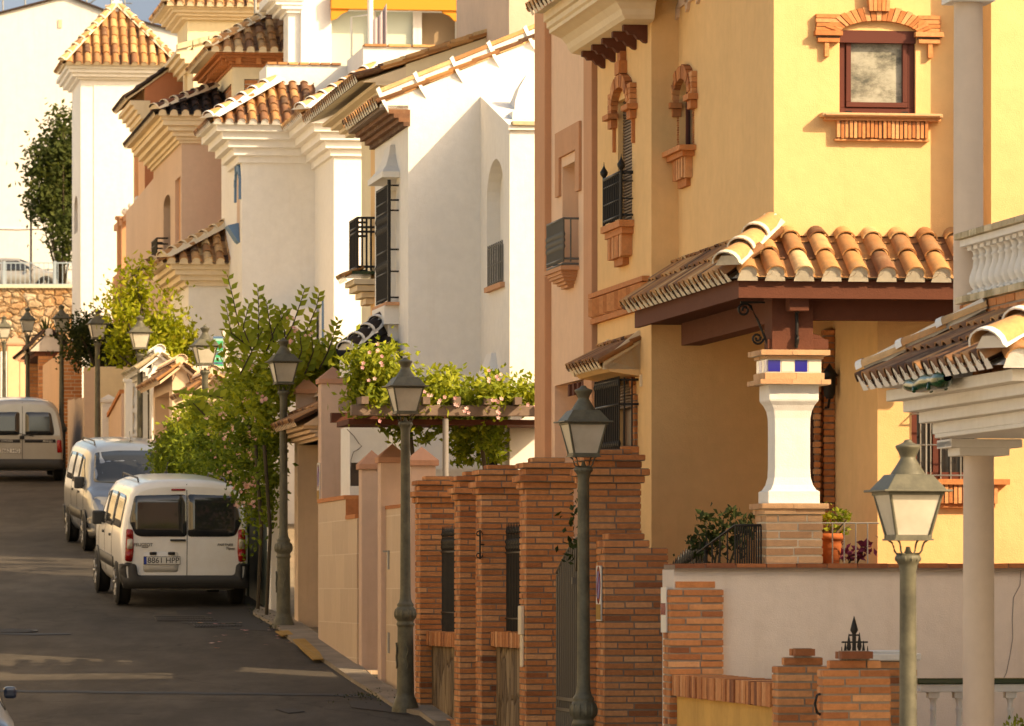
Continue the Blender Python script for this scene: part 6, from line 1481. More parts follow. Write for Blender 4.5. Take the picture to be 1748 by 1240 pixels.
g2 = Fr(548, wall_d(548, 7.5), 0.0); ps = g2.root('parking_plate', 'narrow no-parking plate on the tall pink gatepost beside the garage doorway', 'sign')
parking_plate(ps, -.004, .06, .33, g2.z(857), g2.z(790))
# small white outbuilding behind the posts
f = Fr(597, 66.0, 0.0); t = f.root('white_outbuilding', 'small white outbuilding behind the pink gateposts with a cable on its wall', 'outbuilding')
mb = MB(); block(mb, 0, .62, 0, 1.0, -1.5, f.z(728), [(rect(f.u(598), f.u(641), f.z(830), f.z(790)), .06)]); mb.poly([(0, .06, -1), (.6, .06, -1), (.6, .06, f.z(780)), (0, .06, f.z(780))], 1); mb.build('wall', ['white', 'glass'], t)
mb = MB(); mb.tube([(f.u(x), -.02, f.z(y)) for x, y in ((592, 733), (604, 745), (612, 757), (617, 762), (612, 767), (603, 772), (599, 785), (598, 800))], .006, 4); mb.build('cable', 'grey', t)
# white wall panel with pointed post by the lamp foot
f = Fr(462, wall_d(462, 7.42), 0.0); t = f.root('white_gatepost', 'plain white post and dark green gate under the flowering climber', 'gatepost')
mb = MB(); mb.box(0, .16, 0, .5, -1.6, f.z(797)); mb.build('white_post', 'white_trim', t, bevel=.01)
M['gategreen'] = mat('dark_green_gate', (.06, .075, .065), .5)
mb = MB(); v1 = f.v(425, .05); mb.box(.05, .1, .6, v1, -1.6, f.z(880, 0, .5)); mb.box(.02, .3, v1, v1 + .4, -1.6, f.z(840, 0, .5)); mb.build('gate_leaf', 'gategreen', t)
mb = MB(); mb.box(.0, .25, v1 + .4, v1 + 16, -1.5, f.z(830, 0, v1)); mb.build('garden_wall', 'white', t)

# gabled gateways seen side-on up the street
def gateway(px0, px1, yeave, yapex, xapex, ye2, label, m='doorcream', white=False, leaf=None, pxs=None, bottom=1.0):
    """gateway whose street side runs from px1 (near) to px0 (far); front gable drawn above"""
    d = wall_d(px1, 7.5); f = Fr(px1, d, 0.0); zg = road(d)
    t = f.root('gateway', label, 'gateway', 'gabled gateways')
    ua = f.u(xapex); za = f.z(yapex) - .1; s = .78; zE = za - ua * s - .02; Wd = 2 * ua
    L = f.v(px0); 
    mb = MB()
    mb.holed(front(0), [(0, zg - .5), (Wd, zg - .5), (Wd, zE), (ua, za - .05), (0, zE)])
    mb.holed(side(0), rect(0, L, zg - .5, zE), [(rect(L * .16, L * .92, zg - .3, zE - .30), .28)]); mb.poly([(.28, 0, zg - .5), (.28, L, zg - .5), (.28, L, zE), (.28, 0, zE)], 1)
    mb.poly([(0, L, zg - .5), (Wd, L, zg - .5), (Wd, L, zE), (ua, L, za - .05), (0, L, zE)]); mb.poly([(Wd, 0, zg - .5), (Wd, L, zg - .5), (Wd, L, zE), (Wd, 0, zE)])
    mb.build('wall', [m, 'tan' if not white else 'white'], t)
    mb = MB(); ca = 1 / sqrt(1 + s * s); e = .22
    for sg in (1, -1):
        o = (-e if sg > 0 else Wd + e); zz = zE - e * s + .02
        tiles(mb, (o, L + .1 if sg > 0 else -.12, zz), (0, -sg, 0), (sg * ca, 0, s * ca), L + .22, (ua + e) / ca - .02, None, .2, -.05)
        mb.prism([(o, -.10, zz - .05), (o, -.10, zz), (ua, -.10, zz + s * (ua + e)), (ua, -.10, zz + s * (ua + e) - .05)], (0, L + .2, 0), 1)
        mb.prism([(o + sg * .2, -.075, zz - .02), (o + sg * .2, -.075, zz - .055), (ua - sg * .1, -.075, zz + s * (ua + e - .1) - .10), (ua - sg * .1, -.075, zz + s * (ua + e - .1) - .065)], (0, .04, 0), 2)
    caps(mb, (ua, -.12, zE + s * ua + .0), (ua, L + .1, zE + s * ua + .0), .10)
    mb.lathe([(.10, -.13), (.11, -.05)], (ua, 0, zE + s * ua + .08), 14, 1, axis='y')
    mb.build('tiled_roof', ['tile' if not white else 'mosstile', m, 'tiledark'], t)
    return f, t, L, zE
gateway(322, 346, 672, 632, 363, 0, 'gabled cream gateway nearest the climber, half hidden by leaves')
gateway(262, 294, 655, 613, 309, 0, 'cream gabled gateway with deep doorway, middle of three')
f, t, L, zE = gateway(236, 259, 640, 596, 272, 0, 'white gabled gateway with stepped moulding, beside the street lamp before the lemon tree', 'white', True)
mb = MB()
for k, p in enumerate((.16, .11, .06)): mb.box(-p, 0, -.02, L, zE - .12 - k * .07 - .07, zE - .12 - k * .07)
mb.build('cornice', 'white_trim', t)
# white balustrade post group and brick-capped low wall
f = wall_f(214, 7.5); t = f.root('white_balustrade', 'short white balustrade with pointed post and brown sloping coping', 'balustrade', None)
mb = MB(); mb.box(0, .14, 0, .3, -.5, f.z(650)); mb.box(.2, .3, .1, .3, -.5, f.z(655)); mb.box(-.03, .18, -.03, .33, f.z(652), f.z(646)); mb.build('post', 'white_trim', t)
for k in range(3): b = MB(); baluster(b, .2, .1 + k * .0 - .0, f.z(705) - f.z(700) + (f.z(740) + k * .5), .5, .06); b.build('baluster', 'white_trim', t)
f = wall_f(174, 7.5); t = f.root('white_gatepost', 'squat white post with pointed cap by the grey concrete wall', 'gatepost')
post(t, 0, f.u(198), 0, f.z(687), f.z(673), -.5, 'white', 'white_trim', 'pier')
mb = MB(); v_ = -2.6; mb.prism([(.1, -.0, f.z(712)), (.1, -3.6, f.z(683)), (.1, -3.6, f.z(683) + .08), (.1, .0, f.z(712) + .08)], (.2, 0, 0), 0, .5); mb.prism([(.14, 0, -.5), (.14, -3.6, -.5), (.14, -3.6, f.z(683)), (.14, 0, f.z(712))], (.12, 0, 0), 1); mb.build('sloping_wall', ['brick', 'pinkpost'], t)
f = wall_f(145, 7.6); t = f.root('concrete_garden_wall', 'stepped grey concrete wall behind the street lamps, sunlit cream wall above', 'garden wall')
v1 = f.v(110); mb = MB(); n = 4
for k in range(n): mb.box(0, .2, v1 * k / n, v1 * (k + 1) / n, -.6, f.z(678 + 0 * k, 0, 0) + .05 * k - .35 * (n - 1 - k) / n * 0)
mb.build('wall_face', 'tan', t); mb = MB(); mb.box(.3, 3.2, v1 * .2, v1 * .2 + .25, -.6, f.z(626, 0, v1 * .2)); mb.build('back_wall', 'cream', t)
mb = MB(); mb.box(-.03, .2, -.2, .02, -.6, f.z(628)); mb.build('end_pier', 'tan', t)
# brick pillar with stepped cap and grey gabled brick gateway
f = wall_f(108, 7.5); t = f.root('stepped_brick_pillar', 'sunlit brick pillar with stepped pyramid top beside the pale street lamp', 'brick pillar')
w = f.u(140); mb = MB(); bricks(mb, 0, w, 0, w, -.3, f.z(597), seed=301, course=.085); bricks(mb, -.04, w + .04, -.04, w + .04, f.z(597), f.z(594), seed=302)
for k in range(3): bricks(mb, .05 + k * .05, w - .05 - k * .05, .05 + k * .05, w - .05 - k * .05, f.z(594) + k * .05, f.z(594) + k * .05 + .05, seed=303 + k)
mb.build('brickwork', ['brick', 'mortar'], t)
mb = MB(); v1 = f.v(98); mb.box(.0, .2, .4, f.v(73), -.6, f.z(605, 0, 2)); mb.build('plaster_wall', 'peach', t)
f = wall_f(66, 7.5); t = f.root('brick_gateway', 'grey gabled gateway on brick piers in front of the stone wall', 'gateway', 'gabled gateways')
u1 = f.u(104); ua = u1 * .45; L = f.v(48); mb = MB(); bricks(mb, 0, u1, 0, .4, -.5, f.z(602), seed=311, faces='FL', course=.085); mb.build('brick_pier', ['brick', 'jointdark'], t); mb = MB(); bricks(mb, 0, .4, L - .4, L, -.5, f.z(602), seed=312, faces='FL', course=.085); mb.build('brick_pier', ['brick', 'jointdark'], t)
mb = MB(); e = .22; zE = f.z(600); za = f.z(568)
mb.prism([(-e, -.08, zE), (u1 + e, -.08, zE), (ua, -.08, za)], (0, L + .2, 0)); mb.lathe([(.10, -.12), (.10, -.05)], (ua, 0, za), 12, axis='y'); mb.box(-.1, u1, .0, L, zE - .12, zE, 1); mb.build('gable', ['greywall', 'wood'], t)
mb = MB(); s = (za - zE) / (ua + e); ca = 1 / sqrt(1 + s * s); tiles(mb, (-e - .08, L + .15, zE), (0, -1, 0), (ca, 0, s * ca), L + .25, (ua + e) / ca, None, .2, -.3); s = (za - zE) / (u1 + e - ua); ca = 1 / sqrt(1 + s * s); tiles(mb, (u1 + e + .08, -.1, zE), (0, 1, 0), (-ca, 0, s * ca), L + .25, (u1 + e - ua) / ca, None, .2, -.3); mb.build('tiled_roof', ['tiledark', 'cream_trim'], t)
f = wall_f(13, 7.5); t = f.root('pink_gateposts', 'two pink posts with pyramid caps at the far left before the stone wall', 'gatepost')
post(t, 0, f.u(40), 0, f.z(589), f.z(572), -.4, 'peach', 'peachcap', 'pier'); vq = f.v(36, .35) if False else -3.2; g_ = f.u(34, vq)
post(t, g_, .33, vq, f.z(616, g_, vq), f.z(604, g_, vq), -.9, 'peach', 'peachcap', 'pier')
f = wall_f(2, 7.5); t = f.root('white_garden_wall', 'bit of white garden wall at the left edge behind the farthest lamps', 'garden wall')
mb = MB(); mb.box(0, .3, 0, 8, -.5, f.z(600)); mb.build('wall_face', 'white', t)
# ------------------------------------------------------------------ vehicles
def van_body(mb, Wd=.905, H=1.80, L=4.38, kind='rear', m=0):
    """lofted body; rear at y = 0, nose at y = L"""
    prof = [(0, .24), (.62, .24), (.80, .27), (.865, .36), (.890, .50), (.903, .70), (.905, .88), (.895, 1.02), (.868, 1.20), (.825, 1.42), (.775, 1.60), (.70, 1.70), (.58, 1.755), (.40, 1.785), (.20, 1.797), (0, 1.80)]
    def ring(y, sx, zt, zb=0.0, rk=0.0, rnd=0.0):
        out = []
        for x, z in prof:
            zz = z if z <= 1.02 else 1.02 + (z - 1.02) * (zt - 1.02) / .78
            if zt < 1.02: zz = min(z, zt) if z < 1.02 else zt
            if zt < 1.3 and z > 1.02: x = x + (.72 * (1 - (z - 1.02) / .78) ** .5 * .9 - x) * 0 
            out.append((x * sx * Wd / .905, y + rk * max(0, zz - 1.0), max(zz, zb)))
        return out
    st = [(0.0, .93, 1.70, .30, .12), (.012, .965, 1.74, .27, .12), (.04, .985, 1.775, .25, .12), (.10, .996, 1.795, .24, .10), (.25, 1, 1.80, .24, .06), (.6, 1, 1.81, .24, 0), (1.4, 1, 1.81, .24, 0), (2.2, 1, 1.80, .24, 0), (2.65, .995, 1.765, .24, 0),
          (2.9, .99, 1.70, .24, 0), (3.15, .985, 1.50, .24, 0), (3.38, .98, 1.27, .24, 0), (3.52, .975, 1.13, .24, 0), (3.62, .97, 1.085, .24, 0), (3.85, .96, 1.03, .24, 0), (4.08, .93, .96, .24, 0), (4.22, .89, .88, .25, 0), (4.31, .84, .78, .27, 0), (4.36, .78, .68, .30, 0), (4.38, .70, .60, .34, 0)]
    rings = [ring(*s[:4], rk=s[4]) for s in st]
    n = len(prof); full = []
    for r_ in rings: full.append([(x, y, z) for x, y, z in r_] + [(-x, y, z) for x, y, z in r_[-2:0:-1]])
    N = len(full[0]); vs = [p for r_ in full for p in r_]
    fs = [(i * N + k, (i + 1) * N + k, (i + 1) * N + (k + 1) % N, i * N + (k + 1) % N) for i in range(len(full) - 1) for k in range(N)]
    mb.mesh(vs, fs, m, .5, True)
    for r_, s in ((full[0], 1), (full[-1], -1)):
        # close the end as horizontal strips
        for k in range(n - 1):
            a, b = r_[k], r_[k + 1]; a2 = (-a[0], a[1], a[2]); b2 = (-b[0], b[1], b[2]); mb.poly([a, b, b2, a2], m, .5, False)
    return mb
def smooth_poly(pts, r=.05, n=4):
    out = []
    for i in range(len(pts)):
        a, b, c = Vector(pts[i - 1]), Vector(pts[i]), Vector(pts[(i + 1) % len(pts)])
        rr_ = min(r, (a - b).length * .45, (c - b).length * .45); p, q = b + (a - b).normalized() * rr_, b + (c - b).normalized() * rr_
        for k in range(n + 1): t_ = k / n; out.append(p * (1 - t_) ** 2 + b * 2 * t_ * (1 - t_) + q * t_ ** 2)
    return out
def decal(name, bvh, poly, axis, matn, parent, off=.004, thick=.006, r=.05, sub=.12):
    """panel cut to an outline and laid on the body: axis 'rear', 'front', 'left', 'right' or 'top'"""
    ps = smooth_poly(poly, r) if r else [Vector(p) for p in poly]
    bm = bmesh.new(); vv = [bm.verts.new((p[0], p[1], 0)) for p in ps]; fc = bm.faces.new(vv)
    for ax_, vals in ((0, [p[0] for p in ps]), (1, [p[1] for p in ps])):
        a, b = min(vals), max(vals); n = int((b - a) / sub)
        for k in range(1, n + 1):
            co = [0, 0, 0]; co[ax_] = a + (b - a) * k / (n + 1); no = [0, 0, 0]; no[ax_] = 1
            bmesh.ops.bisect_plane(bm, geom=bm.verts[:] + bm.edges[:] + bm.faces[:], plane_co=co, plane_no=no)
    D = {'rear': Vector((0, 1, 0)), 'front': Vector((0, -1, 0)), 'left': Vector((1, 0, 0)), 'right': Vector((-1, 0, 0)), 'top': Vector((0, 0, -1)), 'wind': Vector((0, -1, 0))}[axis]
    for v in bm.verts:
        a, b = v.co.x, v.co.y
        o = {'rear': Vector((a, -5, b)), 'front': Vector((a, 9, b)), 'wind': Vector((a, 9, b)), 'left': Vector((-5, a, b)), 'right': Vector((5, a, b)), 'top': Vector((a, b, 5))}[axis]
        h = bvh.ray_cast(o, D)
        v.co = (h[0] if h[0] is not None else o + D * 5) - D * off
    me = bpy.data.meshes.new(name); bmesh.ops.solidify(bm, geom=bm.faces[:], thickness=0) if False else None
    for f_ in bm.faces: f_.smooth = True
    bm.to_mesh(me); bm.free(); me.materials.append(M[matn])
    o = bpy.data.objects.new(name, me); COL.objects.link(o); o.parent = parent
    if thick: s = o.modifiers.new('t', 'SOLIDIFY'); s.thickness = thick; s.offset = 0
    return o
def wheel(parent, x, y, s, r=.315, w=.20):
    mb = MB(); mb.lathe([(r * .62, -w / 2), (r * .9, -w / 2), (r, -w / 2 + .03), (r, w / 2 - .03), (r * .9, w / 2), (r * .62, w / 2)], (0, 0, 0), 28, axis='x', sm=True)
    o = mb.build('wheel', 'rubber', parent, loc=(x, y, r)); 
    m2 = MB(); m2.lathe([(.02, s * w * .38), (r * .3, s * w * .36), (r * .58, s * w * .42), (r * .64, s * w * .5), (r * .60, s * w * .2)], (0, 0, 0), 24, axis='x')
    for k in range(7):
        a = 2 * pi * k / 7; m2.tube([(s * w * .44, r * .12 * cos(a), r * .12 * sin(a)), (s * w * .49, r * .58 * cos(a), r * .58 * sin(a))], .022, 5)
    m2.build('rim', 'alloy', o); return o
def number_plate(parent, bvh, cx, cz, text, axis='rear', w=.26, h=.057):
    h_ = bvh.ray_cast(Vector((cx, -5 if axis == 'rear' else 9, cz)), Vector((0, 1 if axis == 'rear' else -1, 0)))[0]; y = h_.y - .012 if axis == 'rear' else h_.y + .012
    mb = MB(); mb.box(cx - w, cx + w, y - .006, y, cz - h, cz + h); o = mb.build('number_plate', 'plate', parent, bevel=.004)
    mb = MB(); mb.box(cx - w + .006, cx - w + .042, y - .0085, y - .006, cz - h + .006, cz + h - .006); mb.build('country_band', 'eublue', o)
    mb = MB()
    for a, b, c, d in ((-w, w, -h, -h + .006), (-w, w, h - .006, h), (-w, -w + .006, -h, h), (w - .006, w, -h, h)): mb.box(cx + a, cx + b, y - .009, y - .004, cz + c, cz + d)
    mb.build('plate_frame', 'ink', o)
    text_mesh('plate_text', text, .112, Matrix.Translation((cx + .02, y - .0065, cz - .002)) @ Matrix.Rotation(pi / 2, 4, 'X'), 'ink', o, .001, .0005)
def make_van(px, d, rot, paintm, name, label, face='rear', plate=None, kind='new', group='parked vans'):
    g_ = Fr(px, d, road(d), rot); t = empty(name, g_.o, rot, label, 'van', group)
    t.rotation_euler = Matrix.Rotation(rot, 3, 'Z').to_euler(); 
    # follow the slope of the street
    sgn = 1 if abs(rot) < 1.6 else -1
    t.rotation_euler = (atan2(.0642, 1) * sgn, 0, rot)
    mb = MB(); van_body(mb); bo = mb.build('body', paintm, t)
    bm = bmesh.new(); bm.from_mesh(bo.data); bvh = BVHTree.FromBMesh(bm); bm.free()
    D = lambda nm, poly, ax, mt, **k: decal(nm, bvh, poly, ax, mt, t if 'par' not in k else k.pop('par'), **k)
    for x in (-1, 1):
        for y in (.72, 3.45):
            s = MB(); s.lathe([(.0, -.0), (.365, 0), (.365, .012), (.0, .012)], (x * .885 - (.012 if x > 0 else 0) + x * .012, y, .33), 28, axis='x'); s.build('wheel_arch', 'plastic', t)
            wheel(t, x * .815, y, x)
    # side glass and doors
    for ax, sx in (('left', -1), ('right', 1)):
        w1 = D('side_window', [(.35, 1.10), (.35, 1.50), (.50, 1.56), (1.28, 1.57), (1.30, 1.10)], ax, 'glass', r=.06)
        w2 = D('side_window', [(1.42, 1.08), (1.42, 1.57), (2.28, 1.56), (2.30, 1.08)], ax, 'glass', r=.05)
        w3 = D('side_window', [(2.40, 1.06), (2.40, 1.55), (2.62, 1.52), (3.22, 1.12), (3.20, 1.06)], ax, 'glass', r=.05)
        for y in (1.36, 2.34, 3.25): D('door_seam', [(y - .006, .40), (y - .006, 1.66 if y < 3 else 1.1), (y + .006, 1.66 if y < 3 else 1.1), (y + .006, .40)], ax, 'seam', r=0, off=.002, thick=.003)
        D('side_moulding', [(1.12, .50), (1.12, .66), (3.05, .66), (3.05, .50)], ax, 'plastic', r=.02, thick=.02)
        for y in (1.5, 2.45): D('door_handle', [(y, .93), (y, .965), (y + .17, .965), (y + .17, .93)], ax, 'plastic', r=.015, thick=.03)
        mb = MB(); mb.box(sx * .93 - .085, sx * .93 + .085, 2.95, 3.04, 1.02, 1.22); mb.box(min(sx * .8, sx * .9), max(sx * .8, sx * .9), 2.96, 3.02, 1.04, 1.09); mb.build('wing_mirror', 'plastic', t, bevel=.03)
    if kind == 'new':
        # rear doors
        gw = D('rear_window', [(-.71, 1.02), (-.80, 1.22), (-.72, 1.575), (.013, 1.595), (.013, 1.0), (-.62, 1.0)], 'rear', 'glass', r=.05)
        gw = D('rear_window', [(.029, 1.0), (.029, 1.595), (.72, 1.575), (.80, 1.22), (.71, 1.02), (.62, 1.0)], 'rear', 'glass', r=.05)
        D('door_seam', [(.016, .43), (.016, 1.74), (.026, 1.74), (.026, .43)], 'rear', 'seam', r=0, off=.002, thick=.003)
        for s in (-1, 1):
            lp = D('tail_lamp', [(s * .755, .64), (s * .735, .80), (s * .745, 1.10), (s * .84, 1.11), (s * .86, .66)], 'rear', 'redlens', r=.03, thick=.03, sub=.2)
            D('clear_band', [(s * .752, .83), (s * .752, .97), (s * .826, .97), (s * .835, .83)], 'rear', 'clearlens', r=.02, thick=.008, off=.020, par=lp, sub=.2)
            for zc, rr_ in ((.735, .052), (1.035, .040)): D('lamp_bulb', [(s * .80 + rr_ * cos(a), zc + rr_ * sin(a) * 1.2) for a in [2 * pi * k / 14 for k in range(14)]], 'rear', 'redlens', r=0, thick=.02, off=.024, par=lp, sub=.2)
        D('brake_lamp', [(-.20, 1.645), (-.20, 1.672), (.0, 1.672), (.0, 1.645)], 'rear', 'redlens', r=.01, thick=.02)
        D('bumper', [(-.89, .27), (-.89, .62), (-.70, .62), (-.68, .455), (.70, .455), (.72, .62), (.89, .62), (.89, .27)], 'rear', 'plastic', r=.05, off=.03, thick=.06)
        for s, ax in ((-1, 'left'), (1, 'right')): D('bumper', [(.0, .28), (.0, .62), (.22, .60), (.34, .30)], ax, 'plastic', r=.04, off=.012, thick=.04)
        D('bumper_groove', [(-.6, .345), (-.6, .352), (.6, .352), (.6, .345)], 'rear', 'seam', r=0, off=.062, thick=.004)
        if plate:
            D('plate_recess_shade', [(-.60, .50), (-.60, .79), (-.10, .79), (-.10, .50)], 'rear', 'carshade', r=.05, off=.002, thick=.003) if 'carshade' in M else None
            for x in (-.46, -.20): D('plate_lamp', [(x - .05, .745), (x - .05, .785), (x + .05, .785), (x + .05, .745)], 'rear', 'plastic', r=.01, thick=.03)
            number_plate(t, bvh, -.335, .665, plate)
            yb = lambda x, z: bvh.ray_cast(Vector((x, -5, z)), Vector((0, 1, 0)))[0].y
            D('door_handle', [(-.22, .935), (-.22, .965), (.0, .965), (.0, .935)], 'rear', 'plastic', r=.012, thick=.05)
            X = lambda x, z: Matrix.Translation((x, yb(x, z) - .004, z)) @ Matrix.Rotation(pi / 2, 4, 'X')
            text_mesh('badge_text', 'PEUGEOT', .062, X(-.60, .885), 'badge', t, .003, .001); text_mesh('badge_text', 'PARTNER', .052, X(.56, .885), 'badge', t, .003, .001, .3); text_mesh('badge_text', 'Tepee', .05, X(.63, .835), 'badge', t, .003, .001, .3)
            D('badge_plate', [(-.62, .845), (-.62, .857), (-.53, .857), (-.53, .845)], 'rear', 'badge', r=0)
        # front end
        D('windscreen', [(-.74, 1.15), (-.66, 1.62), (-.3, 1.66), (.3, 1.66), (.66, 1.62), (.74, 1.15), (0, 1.12)], 'wind', 'glass', r=.05, thick=.004)
        for s in (-1, 1):
            hp = D('headlight', [(s * .80, .66), (s * .83, .80), (s * .79, .93), (s * .52, .92), (s * .42, .78), (s * .44, .72)], 'front', 'clearlens', r=.05, thick=.03, sub=.2)
            D('fog_lamp', [(s * .64 + .085 * cos(a), .42 + .085 * sin(a)) for a in [2 * pi * k / 18 for k in range(18)]], 'front', 'alloy', r=0, thick=.04, off=.035, sub=.2)
            D('fog_lens', [(s * .64 + .06 * cos(a), .42 + .06 * sin(a)) for a in [2 * pi * k / 18 for k in range(18)]], 'front', 'glass', r=0, thick=.02, off=.058, sub=.2)
        D('front_bumper', [(-.86, .26), (-.86, .60), (-.5, .62), (.5, .62), (.86, .60), (.86, .26)], 'front', 'bumperpaint' if 'bumperpaint' in M else 'plastic', r=.06, off=.02, thick=.05)
        D('grille', [(-.40, .64), (-.44, .72), (.44, .72), (.40, .64)], 'front', 'ink', r=.02, thick=.02)
        D('grille_bar', [(-.42, .735), (-.46, .765), (.46, .765), (.42, .735)], 'front', 'alloy', r=.01, thick=.03); D('lower_grille', [(-.42, .32), (-.46, .48), (.46, .48), (.42, .32)], 'front', 'ink', r=.03, thick=.02, off=.05)
        mb = MB(); mb.tube([(0, 2.45, 1.80), (.01, 2.30, 1.96)], .006, 5); mb.lathe([(.03, 1.79), (.02, 1.82)], (0, 2.45, 0), 8); mb.build('aerial', 'plastic', t)
        for s in (-1, 1): mb = MB(); mb.tube([(s * .62, .5, 1.755), (s * .62, .6, 1.80), (s * .62, 2.4, 1.80), (s * .62, 2.55, 1.74)], .013, 6); mb.build('roof_rail', 'plastic', t)
    else:
        for s in (-1, 1):
            D('rear_window', [(s * .06, 1.02), (s * .06, 1.53), (s * .62, 1.52), (s * .70, 1.10), (s * .68, 1.02)], 'rear', 'glass', r=.06)
            D('black_band', [(s * .05, .86), (s * .05, .93), (s * .72, .93), (s * .73, .86)], 'rear', 'ink', r=.005, off=.006)
            D('tail_lamp', [(s * .76, .64), (s * .75, .92), (s * .85, .92), (s * .87, .64)], 'rear', 'redlens', r=.02, thick=.03, sub=.2)
            mb = MB(); yy = bvh.ray_cast(Vector((s * .2, -5, 1.05)), Vector((0, 1, 0)))[0].y; mb.tube([(s * .15 + .1, yy - .03, 1.0), (s * .15 + .38 * (1 if s > 0 else -1) * -1 + .1, yy - .03, 1.07)], .008, 5); mb.build('wiper', 'ink', t)
        D('door_seam', [(-.006, .43), (-.006, 1.74), (.006, 1.74), (.006, .43)], 'rear', 'seam', r=0, off=.002, thick=.003)
        D('bumper', [(-.89, .27), (-.89, .50), (.89, .50), (.89, .27)], 'rear', 'plastic', r=.04, off=.03, thick=.06)
        mb = MB(); yy = bvh.ray_cast(Vector((0, -5, .99)), Vector((0, 1, 0)))[0].y; mb.box(-.06, .04, yy - .025, yy, .93, 1.01); mb.build('door_handle', 'ink', t, bevel=.01)
        number_plate(t, bvh, -.30, .68, plate, w=.26)
        yb = lambda x, z: bvh.ray_cast(Vector((x, -5, z)), Vector((0, 1, 0)))[0].y
        X = lambda x, z: Matrix.Translation((x, yb(x, z) - .014, z)) @ Matrix.Rotation(pi / 2, 4, 'X')
        text_mesh('badge_text', 'CITROËN', .06, X(-.34, .895), 'plate', t, .002); text_mesh('badge_text', 'Berlingo', .065, X(.55, .895), 'plate', t, .002, 0, .3)
    return t
M['carshade'] = paint('white_car_paint_shaded', (.62, .60, .57))  # darker copy of the white paint, shade of the plate recess in its colour
M['bumperpaint'] = paint('dusty_grey_bumper', (.17, .16, .15), 0, .5)
d = 74.4; rw = radians(10.4)
make_van(316, d, rw, 'carwhite', 'parked_van', 'white van with rear doors, nearest of the parked vans, beside the flowering climber', plate='8861 HPP')
make_van(196, 92.0, rw + pi, 'carblue', 'parked_van', 'grey-blue van parked facing downhill behind the white van')
make_van(38, 115.5, radians(8), 'carsilver', 'parked_van', 'silver van with a black rear band, farthest up the street', plate='3662 HG', kind='old')

# sedan: lower body for the car on the upper road and the corner of a near car
def make_car(name, loc, rot, pm, label, L=4.4, tilt=0.0):
    t = empty(name, loc, rot, label, 'car'); t.rotation_euler = (tilt, 0, rot)
    prof = [(0, .20), (.60, .20), (.80, .26), (.86, .45), (.875, .65), (.85, .80), (.80, .88), (.70, 1.12), (.60, 1.30), (.50, 1.38), (.30, 1.42), (0, 1.43)]
    st = [(0, .80, .62), (.05, .88, .80), (.2, .95, .93), (.45, .98, 1.02), (.8, 1, 1.22), (1.2, 1, 1.38), (1.8, 1, 1.43), (2.4, 1, 1.41), (2.8, 1, 1.27), (3.15, .99, 1.06), (3.4, .98, .94), (3.8, .95, .86), (4.15, .90, .76), (4.33, .82, .62), (4.4, .70, .48)]
    mb = MB(); full = []
    for y, sx, zt in st:
        r_ = [(x * sx, y * L / 4.4, (z if z <= .80 else .80 + (z - .80) * max(0, zt - .80) / .63) if zt >= .80 else min(z, zt)) for x, z in prof]
        full.append(r_ + [(-x, y_, z) for x, y_, z in r_[-2:0:-1]])
    N = len(full[0]); mb.mesh([p for r_ in full for p in r_], [(i * N + k, (i + 1) * N + k, (i + 1) * N + (k + 1) % N, i * N + (k + 1) % N) for i in range(len(full) - 1) for k in range(N)], 0, .5, True)
    for r_ in (full[0], full[-1]):
        for k in range(len(prof) - 1): a, b = r_[k], r_[k + 1]; mb.poly([a, b, (-b[0], b[1], b[2]), (-a[0], a[1], a[2])])
    bo = mb.build('body', pm, t); bm = bmesh.new(); bm.from_mesh(bo.data); bvh = BVHTree.FromBMesh(bm); bm.free()
    for ax in ('left', 'right'):
        for q in ([(.75, .90), (1.05, 1.22), (1.7, 1.32), (1.72, .88)], [(1.80, .88), (1.78, 1.32), (2.35, 1.30), (3.0, .95), (2.98, .88)]): decal('side_window', bvh, q, ax, 'glass', t, r=.05)
        decal('door_seam', bvh, [(1.755, .3), (1.755, 1.3), (1.765, 1.3), (1.765, .3)], ax, 'seam', t, r=0, off=.003, thick=.003)
        decal('headlight', bvh, [(3.85, .58), (3.80, .68), (4.15, .66), (4.2, .58)], ax, 'clearlens', t, r=.03)
    decal('windscreen', bvh, [(-.66, .98), (-.55, 1.33), (.55, 1.33), (.66, .98)], 'wind', 'glass', t, thick=.004); decal('rear_window', bvh, [(-.62, 1.02), (-.5, 1.30), (.5, 1.30), (.62, 1.02)], 'rear', 'glass', t, thick=.004)
    for x in (-1, 1):
        mb = MB(); mb.box(x * .92 - .06, x * .92 + .06, 2.72, 2.82, .84, .95); mb.build('wing_mirror', pm, t, bevel=.03)
        for y in (.85, 3.5):
            s = MB(); s.lathe([(0, 0), (.35, 0), (.35, .012), (0, .012)], (x * .868, y, .33), 26, axis='x'); s.build('wheel_arch', 'plastic', t); wheel(t, x * .80, y, x, .31)
    return t
zr_ = (HY - 501) * 206 / K
make_car('parked_car', (xw(118, 206), 206.8, zr_), 0, 'carsilver', 'silver hatchback on the upper road behind the railing', 4.4).rotation_euler = (0, 0, -pi / 2)
bpy.data.objects['parked_car'].location = (xw(118, 206) - 4.4, 206.8, zr_)
# front corner of a dark car low at the left edge
dn = 56.2; make_car('parked_car', (-5.22, 46.6, road(46.6)), TH, 'cardark', 'dark blue car, only its front corner in the bottom left of the picture', 4.4, .064)

